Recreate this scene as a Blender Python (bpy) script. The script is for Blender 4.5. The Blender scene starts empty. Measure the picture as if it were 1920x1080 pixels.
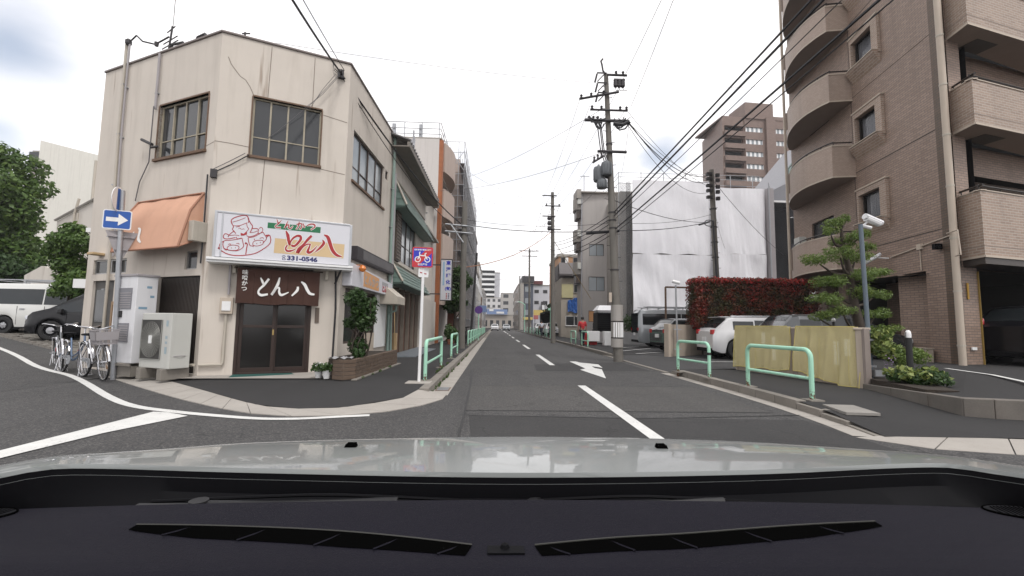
import bpy, bmesh, math, random
import numpy as np
from mathutils import Matrix, Vector, noise

random.seed(7)
RNG = np.random.default_rng(11)
sc = bpy.context.scene
R = math.radians
PI = math.pi

# ------------------------------------------------------------------ camera
cam_d = bpy.data.cameras.new('camera')
cam = bpy.data.objects.new('camera', cam_d)
sc.collection.objects.link(cam)
sc.camera = cam
cam_d.sensor_width = 36.0
cam_d.lens = 36.0 * 822.0 / 1920.0
cam_d.clip_start = 0.02
cam_d.clip_end = 2000.0
CAM_H = 1.28
_p, _r, _y = R(4.87), R(-0.9), R(2.1)
_A = Matrix(((1, 0, 0), (0, math.cos(_p), -math.sin(_p)), (0, math.sin(_p), math.cos(_p))))
_B = Matrix(((math.cos(_r), 0, math.sin(_r)), (0, 1, 0), (-math.sin(_r), 0, math.cos(_r))))
_Z = Matrix(((math.cos(_y), math.sin(_y), 0), (-math.sin(_y), math.cos(_y), 0), (0, 0, 1)))
_M = _Z @ _A @ _B
_right, _fwd, _up = _M @ Vector((1, 0, 0)), _M @ Vector((0, 1, 0)), _M @ Vector((0, 0, 1))
cam.matrix_world = Matrix(((_right.x, _up.x, -_fwd.x, 0), (_right.y, _up.y, -_fwd.y, 0),
                           (_right.z, _up.z, -_fwd.z, CAM_H), (0, 0, 0, 1)))

# ------------------------------------------------------------------ world: bright overcast sky
SUN_EL, SUN_AZ = R(58), R(150)          # azimuth measured clockwise from +Y (down the street)
w = bpy.data.worlds.new('World')
sc.world = w
w.use_nodes = True
nt = w.node_tree
nt.nodes.clear()
N = nt.nodes.new
out = N('ShaderNodeOutputWorld')
sky = N('ShaderNodeTexSky')
sky.sky_type = 'NISHITA'
sky.sun_disc = False
sky.sun_elevation = SUN_EL
sky.sun_rotation = SUN_AZ
sky.air_density = 1.2
sky.dust_density = 2.0
bg1 = N('ShaderNodeBackground')
bg1.inputs['Strength'].default_value = 0.12
nt.links.new(sky.outputs[0], bg1.inputs[0])
bg2 = N('ShaderNodeBackground')
bg2.inputs['Color'].default_value = (0.995, 0.975, 0.98, 1)
bg2.inputs['Strength'].default_value = 1.12
tc = N('ShaderNodeTexCoord')
mp = N('ShaderNodeMapping')
mp.inputs['Scale'].default_value = (1.0, 1.0, 2.6)
mp.inputs['Location'].default_value = (5.3, 1.1, 0.6)
nz = N('ShaderNodeTexNoise')
nz.inputs['Scale'].default_value = 2.1
nz.inputs['Detail'].default_value = 6
nz.inputs['Roughness'].default_value = 0.5
rp = N('ShaderNodeValToRGB')
rp.color_ramp.elements[0].position = 0.34
rp.color_ramp.elements[0].color = (0.72, 0.72, 0.72, 1)
rp.color_ramp.elements[1].position = 0.46
rp.color_ramp.elements[1].color = (1, 1, 1, 1)
mixs = N('ShaderNodeMixShader')
nt.links.new(tc.outputs['Generated'], mp.inputs[0])
nt.links.new(mp.outputs[0], nz.inputs['Vector'])
nt.links.new(nz.outputs['Fac'], rp.inputs[0])
acc = rp.outputs[0]
for d0, rad, amt in (((-.69, .613, .386), .15, .75), ((-.72, .64, .27), .09, .65), ((.335, .868, .36), .07, .6), ((.455, .776, .43), .05, .3)):   # thin places in the cloud
    vd = N('ShaderNodeVectorMath'); vd.operation = 'DISTANCE'
    _d = Vector(d0).normalized(); vd.inputs[1].default_value = _d
    wob = N('ShaderNodeMath'); wob.operation = 'MULTIPLY_ADD'; wob.inputs[1].default_value = rad * 1.6; nt.links.new(nz.outputs['Fac'], wob.inputs[0])
    nt.links.new(tc.outputs['Generated'], vd.inputs[0]); nt.links.new(vd.outputs['Value'], wob.inputs[2])
    mr = N('ShaderNodeMapRange'); mr.interpolation_type = 'SMOOTHSTEP'
    mr.inputs[1].default_value = rad * .7; mr.inputs[2].default_value = rad * 1.8; mr.inputs[3].default_value = 1 - amt; mr.inputs[4].default_value = 1
    nt.links.new(wob.outputs[0], mr.inputs[0])
    ml = N('ShaderNodeMath'); ml.operation = 'MULTIPLY'; nt.links.new(acc, ml.inputs[0]); nt.links.new(mr.outputs[0], ml.inputs[1]); acc = ml.outputs[0]
nt.links.new(acc, mixs.inputs[0])
nt.links.new(bg1.outputs[0], mixs.inputs[1])
nt.links.new(bg2.outputs[0], mixs.inputs[2])
nt.links.new(mixs.outputs[0], out.inputs[0])

sun_d = bpy.data.lights.new('sun', 'SUN')
sun_d.energy = 1.5
sun_d.angle = R(12)
sun_d.color = (1.0, 0.97, 0.93)
sun = bpy.data.objects.new('sun', sun_d)
sc.collection.objects.link(sun)
_sd = Vector((math.sin(SUN_AZ) * math.cos(SUN_EL), math.cos(SUN_AZ) * math.cos(SUN_EL), math.sin(SUN_EL)))
sun.rotation_euler = _sd.to_track_quat('Z', 'Y').to_euler()
sun.location = (0, 0, 40)

sc.view_settings.view_transform = 'Standard'
sc.view_settings.look = 'None'
sc.view_settings.exposure = 0.32
sc.view_settings.gamma = 1.0
sc.view_settings.use_curve_mapping = False
sc.render.engine = 'CYCLES'
sc.cycles.max_bounces = 6
sc.cycles.diffuse_bounces = 3
sc.cycles.glossy_bounces = 3
sc.cycles.transparent_max_bounces = 12
sc.cycles.use_denoising = True

# ------------------------------------------------------------------ objects, tags
COL = sc.collection
MW = {}          # world matrix of every thing, by name


def tag(o, label=None, cat=None, group=None, kind=None):
    if label: o['label'] = label
    if cat: o['category'] = cat
    if group: o['group'] = group
    if kind: o['kind'] = kind
    return o


def thing(name, label, cat, loc=(0, 0, 0), rz=0.0, group=None, kind=None):
    o = bpy.data.objects.new(name, None)
    o.empty_display_size = 0.2
    COL.objects.link(o)
    o.location = loc
    o.rotation_euler = (0, 0, rz)
    MW[o.name] = Matrix.Translation(Vector(loc)) @ Matrix.Rotation(rz, 4, 'Z')
    return tag(o, label, cat, group, kind)


def copy_tree(o, loc=None, rz=None, parent=None, label=None):
    c = o.copy()
    COL.objects.link(c)
    if parent is not None: c.parent = parent
    if loc is not None: c.location = loc
    if rz is not None: c.rotation_euler = (0, 0, rz)
    if label: c['label'] = label
    for ch in list(o.children):
        copy_tree(ch, parent=c)
    return c


def smooth(me, ang=35):
    me.polygons.foreach_set('use_smooth', [True] * len(me.polygons))
    bm = bmesh.new(); bm.from_mesh(me)
    lim = R(ang)
    for e in bm.edges:
        e.smooth = len(e.link_faces) == 2 and e.calc_face_angle(PI) < lim
    bm.to_mesh(me); bm.free()


class MB:
    """collects geometry and links it as one mesh object"""
    def __init__(s):
        s.v, s.f, s.uv, s.mi = [], [], [], []

    def poly(s, pts, uvs=None, mi=0):
        b = len(s.v)
        s.v += [tuple(p) for p in pts]
        s.f.append(tuple(range(b, b + len(pts))))
        s.uv.append(uvs); s.mi.append(mi)

    def mesh(s, verts, faces, mi=0):
        b = len(s.v)
        s.v += [tuple(p) for p in verts]
        for f in faces:
            s.f.append(tuple(b + i for i in f)); s.uv.append(None); s.mi.append(mi)

    def box(s, x0, x1, y0, y1, z0, z1, mi=0):
        v = [(x, y, z) for x in (x0, x1) for y in (y0, y1) for z in (z0, z1)]
        s.mesh(v, [(0, 1, 3, 2), (4, 6, 7, 5), (0, 4, 5, 1), (2, 3, 7, 6), (0, 2, 6, 4), (1, 5, 7, 3)], mi)

    def fbox(s, F, s0, s1, o0, o1, z0, z1, mi=0):
        """box in a wall frame F: s along wall, o outward, z up"""
        v = [F(a, b, c) for a in (s0, s1) for b in (o0, o1) for c in (z0, z1)]
        s.mesh(v, [(0, 2, 3, 1), (4, 5, 7, 6), (0, 1, 5, 4), (2, 6, 7, 3), (0, 4, 6, 2), (1, 3, 7, 5)], mi)

    def prism(s, foot, z0, z1, cap=True, mi=0):
        """vertical prism; foot counter-clockwise seen from above; z0,z1 numbers or lists"""
        n = len(foot)
        za = z0 if hasattr(z0, '__len__') else [z0] * n
        zb = z1 if hasattr(z1, '__len__') else [z1] * n
        v = [(p[0], p[1], za[i]) for i, p in enumerate(foot)] + [(p[0], p[1], zb[i]) for i, p in enumerate(foot)]
        f = [(i, (i + 1) % n, n + (i + 1) % n, n + i) for i in range(n)]
        if cap: f += [tuple(range(n, 2 * n)), tuple(reversed(range(n)))]
        s.mesh(v, f, mi)

    def tube(s, path, r, n=8, cap=True, mi=0):
        path = [Vector(p) for p in path]
        rs = r if hasattr(r, '__len__') else [r] * len(path)
        rings, prev = [], None
        for i, p in enumerate(path):
            if i == 0: d = path[1] - p
            elif i == len(path) - 1: d = p - path[i - 1]
            else: d = (path[i + 1] - p).normalized() + (p - path[i - 1]).normalized()
            d.normalize()
            if prev is None:
                a = Vector((0, 0, 1)) if abs(d.z) < 0.9 else Vector((1, 0, 0))
                u = d.cross(a).normalized()
            else:
                u = (prev - d * prev.dot(d)).normalized()
            prev = u
            t = d.cross(u)
            rings.append([p + (u * math.cos(2 * PI * k / n) + t * math.sin(2 * PI * k / n)) * rs[i] for k in range(n)])
        v = [q for ring in rings for q in ring]
        f = []
        for i in range(len(rings) - 1):
            for k in range(n):
                a, b = i * n + k, i * n + (k + 1) % n
                f.append((a, b, b + n, a + n))
        if cap:
            f.append(tuple(reversed(range(n))))
            f.append(tuple(range((len(rings) - 1) * n, len(rings) * n)))
        s.mesh(v, f, mi)

    def lathe(s, prof, c, axis=(0, 0, 1), n=16, mi=0, cap=True):
        """prof [(r,h)] turned round axis through c"""
        ax = Vector(axis).normalized()
        a = Vector((0, 0, 1)) if abs(ax.z) < 0.9 else Vector((1, 0, 0))
        u = ax.cross(a).normalized(); t = ax.cross(u); c = Vector(c)
        v = []
        for r, h in prof:
            for k in range(n):
                v.append(c + ax * h + (u * math.cos(2 * PI * k / n) + t * math.sin(2 * PI * k / n)) * r)
        f = []
        for i in range(len(prof) - 1):
            for k in range(n):
                x, y = i * n + k, i * n + (k + 1) % n
                f.append((x, y, y + n, x + n))
        if prof[0] == prof[-1]: cap = False
        if cap and prof[0][0] > 1e-5: f.append(tuple(reversed(range(n))))
        if cap and prof[-1][0] > 1e-5: f.append(tuple(range((len(prof) - 1) * n, len(prof) * n)))
        s.mesh(v, f, mi)

    def grid(s, P, mi=0, uv=None):
        """P[i][j] points"""
        b = len(s.v)
        m, n = len(P), len(P[0])
        for row in P: s.v += [tuple(p) for p in row]
        for i in range(m - 1):
            for j in range(n - 1):
                s.f.append((b + i * n + j, b + (i + 1) * n + j, b + (i + 1) * n + j + 1, b + i * n + j + 1))
                s.uv.append(None if uv is None else [uv[i][j], uv[i + 1][j], uv[i + 1][j + 1], uv[i][j + 1]])
                s.mi.append(mi)

    def build(s, name, mat, parent=None, local=False, sm=False, bev=0, **kw):
        me = bpy.data.meshes.new(name)
        V = np.array(s.v, dtype=float).reshape(-1, 3)
        if parent is not None and not local:
            root = parent
            while root.parent is not None: root = root.parent
            Mi = MW.get(root.name)
            if Mi is not None:
                Mi = np.array(Mi.inverted())
                V = V @ Mi[:3, :3].T + Mi[:3, 3]
        me.from_pydata(V.tolist(), [], s.f)
        mats = mat if isinstance(mat, (list, tuple)) else [mat]
        for m in mats: me.materials.append(m)
        if len(mats) > 1: me.polygons.foreach_set('material_index', s.mi)
        # uv in metres, by face direction unless given
        uvl = me.uv_layers.new(name='UVMap')
        data = []
        for p, fu in zip(me.polygons, s.uv):
            if fu is not None:
                for q in fu: data += [q[0], q[1]]
                continue
            nx, ny, nz_ = p.normal
            h = math.hypot(nx, ny)
            if abs(nz_) < 0.75 and h > 1e-6:
                tx, ty = -ny / h, nx / h
                for vi in p.vertices:
                    x, y, z = V[vi]; data += [x * tx + y * ty, z]
            else:
                for vi in p.vertices: data += [V[vi][0], V[vi][1]]
        uvl.data.foreach_set('uv', data)
        me.update()
        if sm: smooth(me, sm if sm is not True else 35)
        o = bpy.data.objects.new(name, me)
        COL.objects.link(o)
        if parent is not None: o.parent = parent
        if bev:
            b = o.modifiers.new('bevel', 'BEVEL'); b.width = bev; b.segments = 2; b.limit_method = 'ANGLE'; b.angle_limit = R(40)
        if kw: tag(o, **kw)
        return o


def shared(name, src, parent=None, loc=(0, 0, 0), rot=(0, 0, 0), scl=(1, 1, 1)):
    """another object on the mesh of src"""
    o = bpy.data.objects.new(name, src.data)
    COL.objects.link(o)
    o.location = loc; o.rotation_euler = rot; o.scale = scl
    if parent is not None: o.parent = parent
    return o


def frame(P, Q):
    """wall frame: s runs P->Q, o to the right of that direction (outward), z up"""
    P = Vector((P[0], P[1])); Q = Vector((Q[0], Q[1]))
    u = (Q - P).normalized(); n = Vector((u.y, -u.x))
    def F(s, o, z):
        return (P.x + u.x * s + n.x * o, P.y + u.y * s + n.y * o, z)
    F.len = (Q - P).length; F.u = u; F.n = n
    return F


def wall_holes(mb, F, s0, s1, z0, z1, holes, depth=0.12, o=0.0, mi=0):
    """front skin of a wall with rectangular holes and their reveals"""
    S = sorted({s0, s1, *[h[0] for h in holes], *[h[1] for h in holes]})
    Zs = sorted({z0, z1, *[h[2] for h in holes], *[h[3] for h in holes]})
    S = [a for a in S if s0 <= a <= s1]; Zs = [a for a in Zs if z0 <= a <= z1]
    for a, b in zip(S, S[1:]):
        for c, d in zip(Zs, Zs[1:]):
            ms, mz = (a + b) / 2, (c + d) / 2
            if any(h[0] < ms < h[1] and h[2] < mz < h[3] for h in holes): continue
            mb.poly([F(a, o, c), F(b, o, c), F(b, o, d), F(a, o, d)], mi=mi)
    for a, b, c, d in [h[:4] for h in holes]:
        i = o - depth
        mb.poly([F(a, o, c), F(a, o, d), F(a, i, d), F(a, i, c)], mi=mi)
        mb.poly([F(b, o, d), F(b, o, c), F(b, i, c), F(b, i, d)], mi=mi)
        mb.poly([F(b, o, c), F(a, o, c), F(a, i, c), F(b, i, c)], mi=mi)
        mb.poly([F(a, o, d), F(b, o, d), F(b, i, d), F(a, i, d)], mi=mi)


def window(parent, F, s0, s1, z0, z1, frame_m, glass_m, n=2, o=-0.08, fw=0.04, rails=(), name='window', curtain=None, bars=()):
    """frame, panes and (if wanted) a curtain behind: window > pane"""
    m = MB()
    m.fbox(F, s0, s1, o - 0.03, o + 0.03, z0, z0 + fw); m.fbox(F, s0, s1, o - 0.03, o + 0.03, z1 - fw, z1)
    m.fbox(F, s0, s0 + fw, o - 0.03, o + 0.03, z0 + fw, z1 - fw); m.fbox(F, s1 - fw, s1, o - 0.03, o + 0.03, z0 + fw, z1 - fw)
    w_ = (s1 - s0) / n
    for k in range(1, n):
        c = s0 + w_ * k
        m.fbox(F, c - fw * .5, c + fw * .5, o - 0.028, o + 0.028, z0 + fw, z1 - fw)
    for zr in rails:
        for k in range(n):
            m.fbox(F, s0 + w_ * k + fw * .5, s0 + w_ * (k + 1) - fw * .5, o - 0.02, o + 0.018, zr - 0.012, zr + 0.012)
    for sb in bars:
        m.fbox(F, sb - .012, sb + .012, o - 0.02, o + 0.02, z0 + fw, z1 - fw)
    fo = m.build(name, frame_m, parent)
    for k in range(n):
        p = MB(); off = -0.012 if k % 2 else 0.004
        p.fbox(F, s0 + w_ * k + fw * .4, s0 + w_ * (k + 1) - fw * .4, o + off - .003, o + off, z0 + fw * .8, z1 - fw * .8)
        p.build('pane', glass_m, fo)
    if curtain:
        p = MB(); L_ = s1 - s0; k = max(8, int(L_ / .03)); rows = []
        for i in range(k + 1):
            a = s0 + L_ * i / k; d = o - .09 - .02 * math.sin(i * 1.7)
            rows.append([F(a, d, z0), F(a, d, z1)])
        p.grid(rows)
        p.build('curtain', curtain, fo)
    return fo


def text_mesh(body, size, mat, name, parent, F, s, z, o, offset=0.0, extrude=0.002, align='CENTER', sx=1.0, vertical=False):
    """lettering laid flat on a wall frame"""
    cu = bpy.data.curves.new(name, 'FONT')
    cu.body = body; cu.size = size; cu.offset = offset; cu.extrude = extrude
    cu.align_x = align; cu.align_y = 'CENTER'; cu.resolution_u = 3
    tmp = bpy.data.objects.new('tmp', cu); COL.objects.link(tmp)
    dg = bpy.context.evaluated_depsgraph_get()
    me = bpy.data.meshes.new_from_object(tmp.evaluated_get(dg))
    bpy.data.objects.remove(tmp); 
    m = MB()
    for v in me.vertices:
        pass
    vs = [F(s + v.co.x * sx, o + v.co.z + 0.0, z + v.co.y) for v in me.vertices]
    m.mesh(vs, [tuple(p.vertices) for p in me.polygons])
    bpy.data.meshes.remove(me)
    return m.build(name, mat, parent)


def stroke(m, pts, wds, to, o0, o1):
    """brush stroke: smooth ribbon of varying width with thickness; to(x,y)->(s,z)"""
    P = [Vector(p) for p in pts]
    W = wds if hasattr(wds, '__len__') else [wds] * len(P)
    # catmull-rom
    Q, Wq = [], []
    for i in range(len(P) - 1):
        p0 = P[max(i - 1, 0)]; p1 = P[i]; p2 = P[i + 1]; p3 = P[min(i + 2, len(P) - 1)]
        for k in range(5):
            t = k / 5
            Q.append(0.5 * ((2 * p1) + (-p0 + p2) * t + (2 * p0 - 5 * p1 + 4 * p2 - p3) * t * t + (-p0 + 3 * p1 - 3 * p2 + p3) * t ** 3))
            Wq.append(W[i] * (1 - t) + W[i + 1] * t)
    Q.append(P[-1]); Wq.append(W[-1])
    Lr = []
    for i, q in enumerate(Q):
        d = (Q[min(i + 1, len(Q) - 1)] - Q[max(i - 1, 0)])
        if d.length < 1e-6: d = Vector((1, 0))
        d.normalize(); nrm = Vector((-d.y, d.x)) * Wq[i] / 2
        Lr.append((q + nrm, q - nrm))
    for (a, b), (c, d) in zip(Lr, Lr[1:]):
        pts_ = [to(*a), to(*b), to(*d), to(*c)]
        m.poly([m.F(p[0], o1, p[1]) for p in pts_])
# ------------------------------------------------------------------ materials
_MC = {}


def _new(name):
    m = bpy.data.materials.new(name); m.use_nodes = True
    nt = m.node_tree; b = nt.nodes['Principled BSDF']
    return m, nt, b


def _vec(nt, kind='pos', scale=(1, 1, 1)):
    if kind == 'pos':
        g = nt.nodes.new('ShaderNodeTexCoord'); s = g.outputs['Object']
    else:
        g = nt.nodes.new('ShaderNodeUVMap'); s = g.outputs['UV']
    mp = nt.nodes.new('ShaderNodeMapping'); mp.inputs['Scale'].default_value = scale
    nt.links.new(s, mp.inputs[0])
    return mp.outputs[0]


def _noise(nt, vec, scale, detail=4, rough=.55):
    n = nt.nodes.new('ShaderNodeTexNoise'); n.inputs['Scale'].default_value = scale
    n.inputs['Detail'].default_value = detail; n.inputs['Roughness'].default_value = rough
    nt.links.new(vec, n.inputs['Vector'])
    return n.outputs['Fac']


def _ramp(nt, fac, p0, p1, c0=(0, 0, 0), c1=(1, 1, 1)):
    r = nt.nodes.new('ShaderNodeValToRGB')
    r.color_ramp.elements[0].position = p0; r.color_ramp.elements[1].position = p1
    r.color_ramp.elements[0].color = (*c0, 1); r.color_ramp.elements[1].color = (*c1, 1)
    nt.links.new(fac, r.inputs[0])
    return r.outputs[0]


def _mix(nt, fac, a, b, mode='MIX'):
    m = nt.nodes.new('ShaderNodeMix'); m.data_type = 'RGBA'; m.blend_type = mode
    for i, v in ((0, fac), (6, a), (7, b)):
        if isinstance(v, (int, float)): m.inputs[i].default_value = v
        elif isinstance(v, tuple): m.inputs[i].default_value = (*v, 1)
        else: nt.links.new(v, m.inputs[i])
    return m.outputs[2]


def _bump(nt, b, h, strength=.3, dist=.01):
    n = nt.nodes.new('ShaderNodeBump'); n.inputs['Strength'].default_value = strength
    n.inputs['Distance'].default_value = dist
    nt.links.new(h, n.inputs['Height']); nt.links.new(n.outputs[0], b.inputs['Normal'])


def mat(name, col, rough=.6, metal=0., var=.12, vs=3., fine=.0, fs=60., streak=0., sc_col=(.09, .06, .04), bump=0., bs=40., spec=.5, coat=0.):
    """paint, plaster, metal: base colour with soft mottling, grain and rain streaks"""
    if name in _MC: return _MC[name]
    m, nt, b = _new(name)
    v = _vec(nt)
    c = _mix(nt, _noise(nt, v, vs), tuple(x * (1 - var) for x in col), tuple(min(1, x * (1 + var)) for x in col))
    if fine: c = _mix(nt, _noise(nt, v, fs, 2), c, _mix(nt, fine, c, (0.02, 0.02, 0.02)))
    if streak:
        sv = _vec(nt, 'pos', (3.2, 3.2, .16))
        f = _ramp(nt, _noise(nt, sv, 1.6, 5, .6), .52, .75)
        mm = nt.nodes.new('ShaderNodeMath'); mm.operation = 'MULTIPLY'; mm.inputs[1].default_value = streak
        nt.links.new(f, mm.inputs[0])
        c = _mix(nt, mm.outputs[0], c, sc_col)
    nt.links.new(c, b.inputs['Base Color'])
    b.inputs['Roughness'].default_value = rough; b.inputs['Metallic'].default_value = metal
    b.inputs['Specular IOR Level'].default_value = spec
    if coat: b.inputs['Coat Weight'].default_value = coat; b.inputs['Coat Roughness'].default_value = .04
    if bump: _bump(nt, b, _noise(nt, v, bs, 4), bump, .01)
    _MC[name] = m
    return m


def mat_stucco(name, col, stain=(.16, .085, .04)):
    m, nt, b = _new(name)
    v = _vec(nt)
    c = _mix(nt, _noise(nt, v, 1.1, 5), tuple(x * .86 for x in col), tuple(x * 1.08 for x in col))
    # grey grime running down from copings and sills
    f = _ramp(nt, _noise(nt, _vec(nt, 'pos', (2.6, 2.6, .22)), 1.3, 7, .65), .5, .78)
    k = nt.nodes.new('ShaderNodeMath'); k.operation = 'MULTIPLY'; k.inputs[1].default_value = .24
    nt.links.new(f, k.inputs[0])
    c = _mix(nt, k.outputs[0], c, (.20, .165, .13))
    # rust drips, sparse
    f2 = _ramp(nt, _noise(nt, _vec(nt, 'pos', (6, 6, .5)), 1.0, 3, .5), .66, .76)
    k2 = nt.nodes.new('ShaderNodeMath'); k2.operation = 'MULTIPLY'; k2.inputs[1].default_value = .5
    nt.links.new(f2, k2.inputs[0])
    c = _mix(nt, k2.outputs[0], c, stain)
    # damp dirt near the ground
    nt.links.new(c, b.inputs['Base Color'])
    b.inputs['Roughness'].default_value = .85
    _bump(nt, b, _noise(nt, v, 55, 5, .7), .35, .008)
    _MC[name] = m
    return m


def mat_tile(name, c1, c2, mortar, bw=.24, bh=.07, gap=.008, uv=True, rough=.55, bump=.5, var=.2):
    """small wall tiles or bricks laid in metres on the UV map"""
    m, nt, b = _new(name)
    v = _vec(nt, 'uv')
    t = nt.nodes.new('ShaderNodeTexBrick')
    t.inputs['Scale'].default_value = 1; t.inputs['Brick Width'].default_value = bw
    t.inputs['Row Height'].default_value = bh; t.inputs['Mortar Size'].default_value = gap
    t.inputs['Mortar Smooth'].default_value = .2; t.inputs['Bias'].default_value = 0
    t.inputs['Color1'].default_value = (*c1, 1); t.inputs['Color2'].default_value = (*c2, 1)
    t.inputs['Mortar'].default_value = (*mortar, 1)
    nt.links.new(v, t.inputs['Vector'])
    p = _vec(nt)
    c = _mix(nt, _noise(nt, p, .5, 5), _mix(nt, var, t.outputs['Color'], (.02, .015, .012)), t.outputs['Color'])
    f = _ramp(nt, _noise(nt, _vec(nt, 'pos', (2., 2., .12)), 1.2, 5, .6), .55, .8)
    k = nt.nodes.new('ShaderNodeMath'); k.operation = 'MULTIPLY'; k.inputs[1].default_value = .25
    nt.links.new(f, k.inputs[0])
    c = _mix(nt, k.outputs[0], c, (.06, .05, .045))
    nt.links.new(c, b.inputs['Base Color'])
    b.inputs['Roughness'].default_value = rough
    iv = nt.nodes.new('ShaderNodeMath'); iv.operation = 'SUBTRACT'; iv.inputs[0].default_value = 1
    nt.links.new(t.outputs['Fac'], iv.inputs[1])
    _bump(nt, b, iv.outputs[0], bump, .01)
    _MC[name] = m
    return m


def mat_asphalt(name, base=.055, agg=.5, tint=(.98, .97, 1.0), scale=1., patch=None, worn=.4, speck=.17, crack=.6):
    m, nt, b = _new(name)
    v = _vec(nt)
    col = tuple(base * t for t in tint)
    c = _mix(nt, _noise(nt, v, .35 * scale, 6, .6), tuple(x * (1 - worn) for x in col), tuple(x * (1 + worn) for x in col))
    vo = nt.nodes.new('ShaderNodeTexVoronoi'); vo.inputs['Scale'].default_value = 75
    nt.links.new(v, vo.inputs['Vector'])
    s = nt.nodes.new('ShaderNodeSeparateColor'); nt.links.new(vo.outputs['Color'], s.inputs[0])
    f = _ramp(nt, s.outputs[0], .55, .98, (0, 0, 0), (agg, agg, agg))
    c = _mix(nt, f, c, (speck, speck * .95, speck * .9))
    # tyre-worn bands run along the street and oil drips
    f3 = _ramp(nt, _noise(nt, _vec(nt, 'pos', (1.1, .05, 1)), 1.5, 3), .4, .7, (0, 0, 0), (.3, .3, .3))
    c = _mix(nt, f3, c, tuple(x * .7 for x in col))
    # hairline cracks
    vc = nt.nodes.new('ShaderNodeTexVoronoi'); vc.feature = 'DISTANCE_TO_EDGE'; vc.inputs['Scale'].default_value = .42
    dv = nt.nodes.new('ShaderNodeVectorMath'); dv.operation = 'ADD'
    nn = nt.nodes.new('ShaderNodeTexNoise'); nn.inputs['Scale'].default_value = 1.6; nn.inputs['Detail'].default_value = 6
    nt.links.new(v, nn.inputs['Vector']); nt.links.new(v, dv.inputs[0]); nt.links.new(nn.outputs['Color'], dv.inputs[1])
    nt.links.new(dv.outputs[0], vc.inputs['Vector'])
    ck = _ramp(nt, vc.outputs['Distance'], .0, .006, (crack, crack, crack), (0, 0, 0))
    c = _mix(nt, ck, c, (.012, .012, .013))
    nt.links.new(c, b.inputs['Base Color'])
    b.inputs['Roughness'].default_value = .88
    b.inputs['Specular IOR Level'].default_value = .35
    _bump(nt, b, vo.outputs['Distance'], .35, .006)
    _MC[name] = m
    return m


def mat_glass(name, col=(.02, .025, .03), rough=.04, trans=0.):
    """trans 0: dark reflecting pane; trans>0: see-through pane with a fresnel reflection"""
    m, nt, b = _new(name)
    b.inputs['Base Color'].default_value = (*col, 1)
    b.inputs['Roughness'].default_value = rough
    b.inputs['Specular IOR Level'].default_value = .6
    if trans:
        t = nt.nodes.new('ShaderNodeBsdfTransparent'); t.inputs[0].default_value = (trans, trans, trans, 1)
        g = nt.nodes.new('ShaderNodeBsdfGlossy'); g.inputs['Roughness'].default_value = rough
        fr = nt.nodes.new('ShaderNodeFresnel'); fr.inputs[0].default_value = 1.5
        mx = nt.nodes.new('ShaderNodeMixShader')
        gg = nt.nodes.new('ShaderNodeNewGeometry'); mm = nt.nodes.new('ShaderNodeMath'); mm.operation = 'MULTIPLY_ADD'; mm.inputs[1].default_value = -1; mm.inputs[2].default_value = 1; nt.links.new(gg.outputs['Backfacing'], mm.inputs[0]); m2 = nt.nodes.new('ShaderNodeMath'); m2.operation = 'MULTIPLY'; nt.links.new(fr.outputs[0], m2.inputs[0]); nt.links.new(mm.outputs[0], m2.inputs[1]); nt.links.new(m2.outputs[0], mx.inputs[0]); nt.links.new(t.outputs[0], mx.inputs[1]); nt.links.new(g.outputs[0], mx.inputs[2])
        nt.links.new(mx.outputs[0], nt.nodes['Material Output'].inputs[0])
    _MC[name] = m
    return m


def mat_leaf(name, c1, c2, rough=.5, c3=None):
    m, nt, b = _new(name)
    g = nt.nodes.new('ShaderNodeNewGeometry')
    c = _mix(nt, g.outputs['Random Per Island'], c1, c2)
    if c3:
        f = _ramp(nt, _noise(nt, _vec(nt), 1.6, 3), .42, .6)
        c = _mix(nt, f, c, c3)
    nt.links.new(c, b.inputs['Base Color'])
    b.inputs['Roughness'].default_value = rough
    b.inputs['Specular IOR Level'].default_value = .4
    tr = nt.nodes.new('ShaderNodeBsdfTranslucent')
    nt.links.new(c, tr.inputs[0])
    mx = nt.nodes.new('ShaderNodeMixShader'); mx.inputs[0].default_value = .25
    nt.links.new(b.outputs[0], mx.inputs[1]); nt.links.new(tr.outputs[0], mx.inputs[2])
    nt.links.new(mx.outputs[0], nt.nodes['Material Output'].inputs[0])
    _MC[name] = m
    return m


def mat_net(name, col, open_=.35, cell=60.):
    """woven mesh cloth: fine real holes"""
    m, nt, b = _new(name)
    b.inputs['Base Color'].default_value = (*col, 1); b.inputs['Roughness'].default_value = .7
    t = nt.nodes.new('ShaderNodeBsdfTransparent')
    mx = nt.nodes.new('ShaderNodeMixShader')
    f = _ramp(nt, _noise(nt, _vec(nt), cell, 2, .5), .5 - open_ * .25, .5 - open_ * .25 + .22, (.25, .25, .25), (1, 1, 1))
    k = nt.nodes.new('ShaderNodeMath'); k.operation = 'MULTIPLY'; k.inputs[1].default_value = 1 - open_ * .6
    nt.links.new(f, k.inputs[0])
    nt.links.new(k.outputs[0], mx.inputs[0]); nt.links.new(t.outputs[0], mx.inputs[1]); nt.links.new(b.outputs[0], mx.inputs[2])
    nt.links.new(mx.outputs[0], nt.nodes['Material Output'].inputs[0])
    _MC[name] = m
    return m


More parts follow.
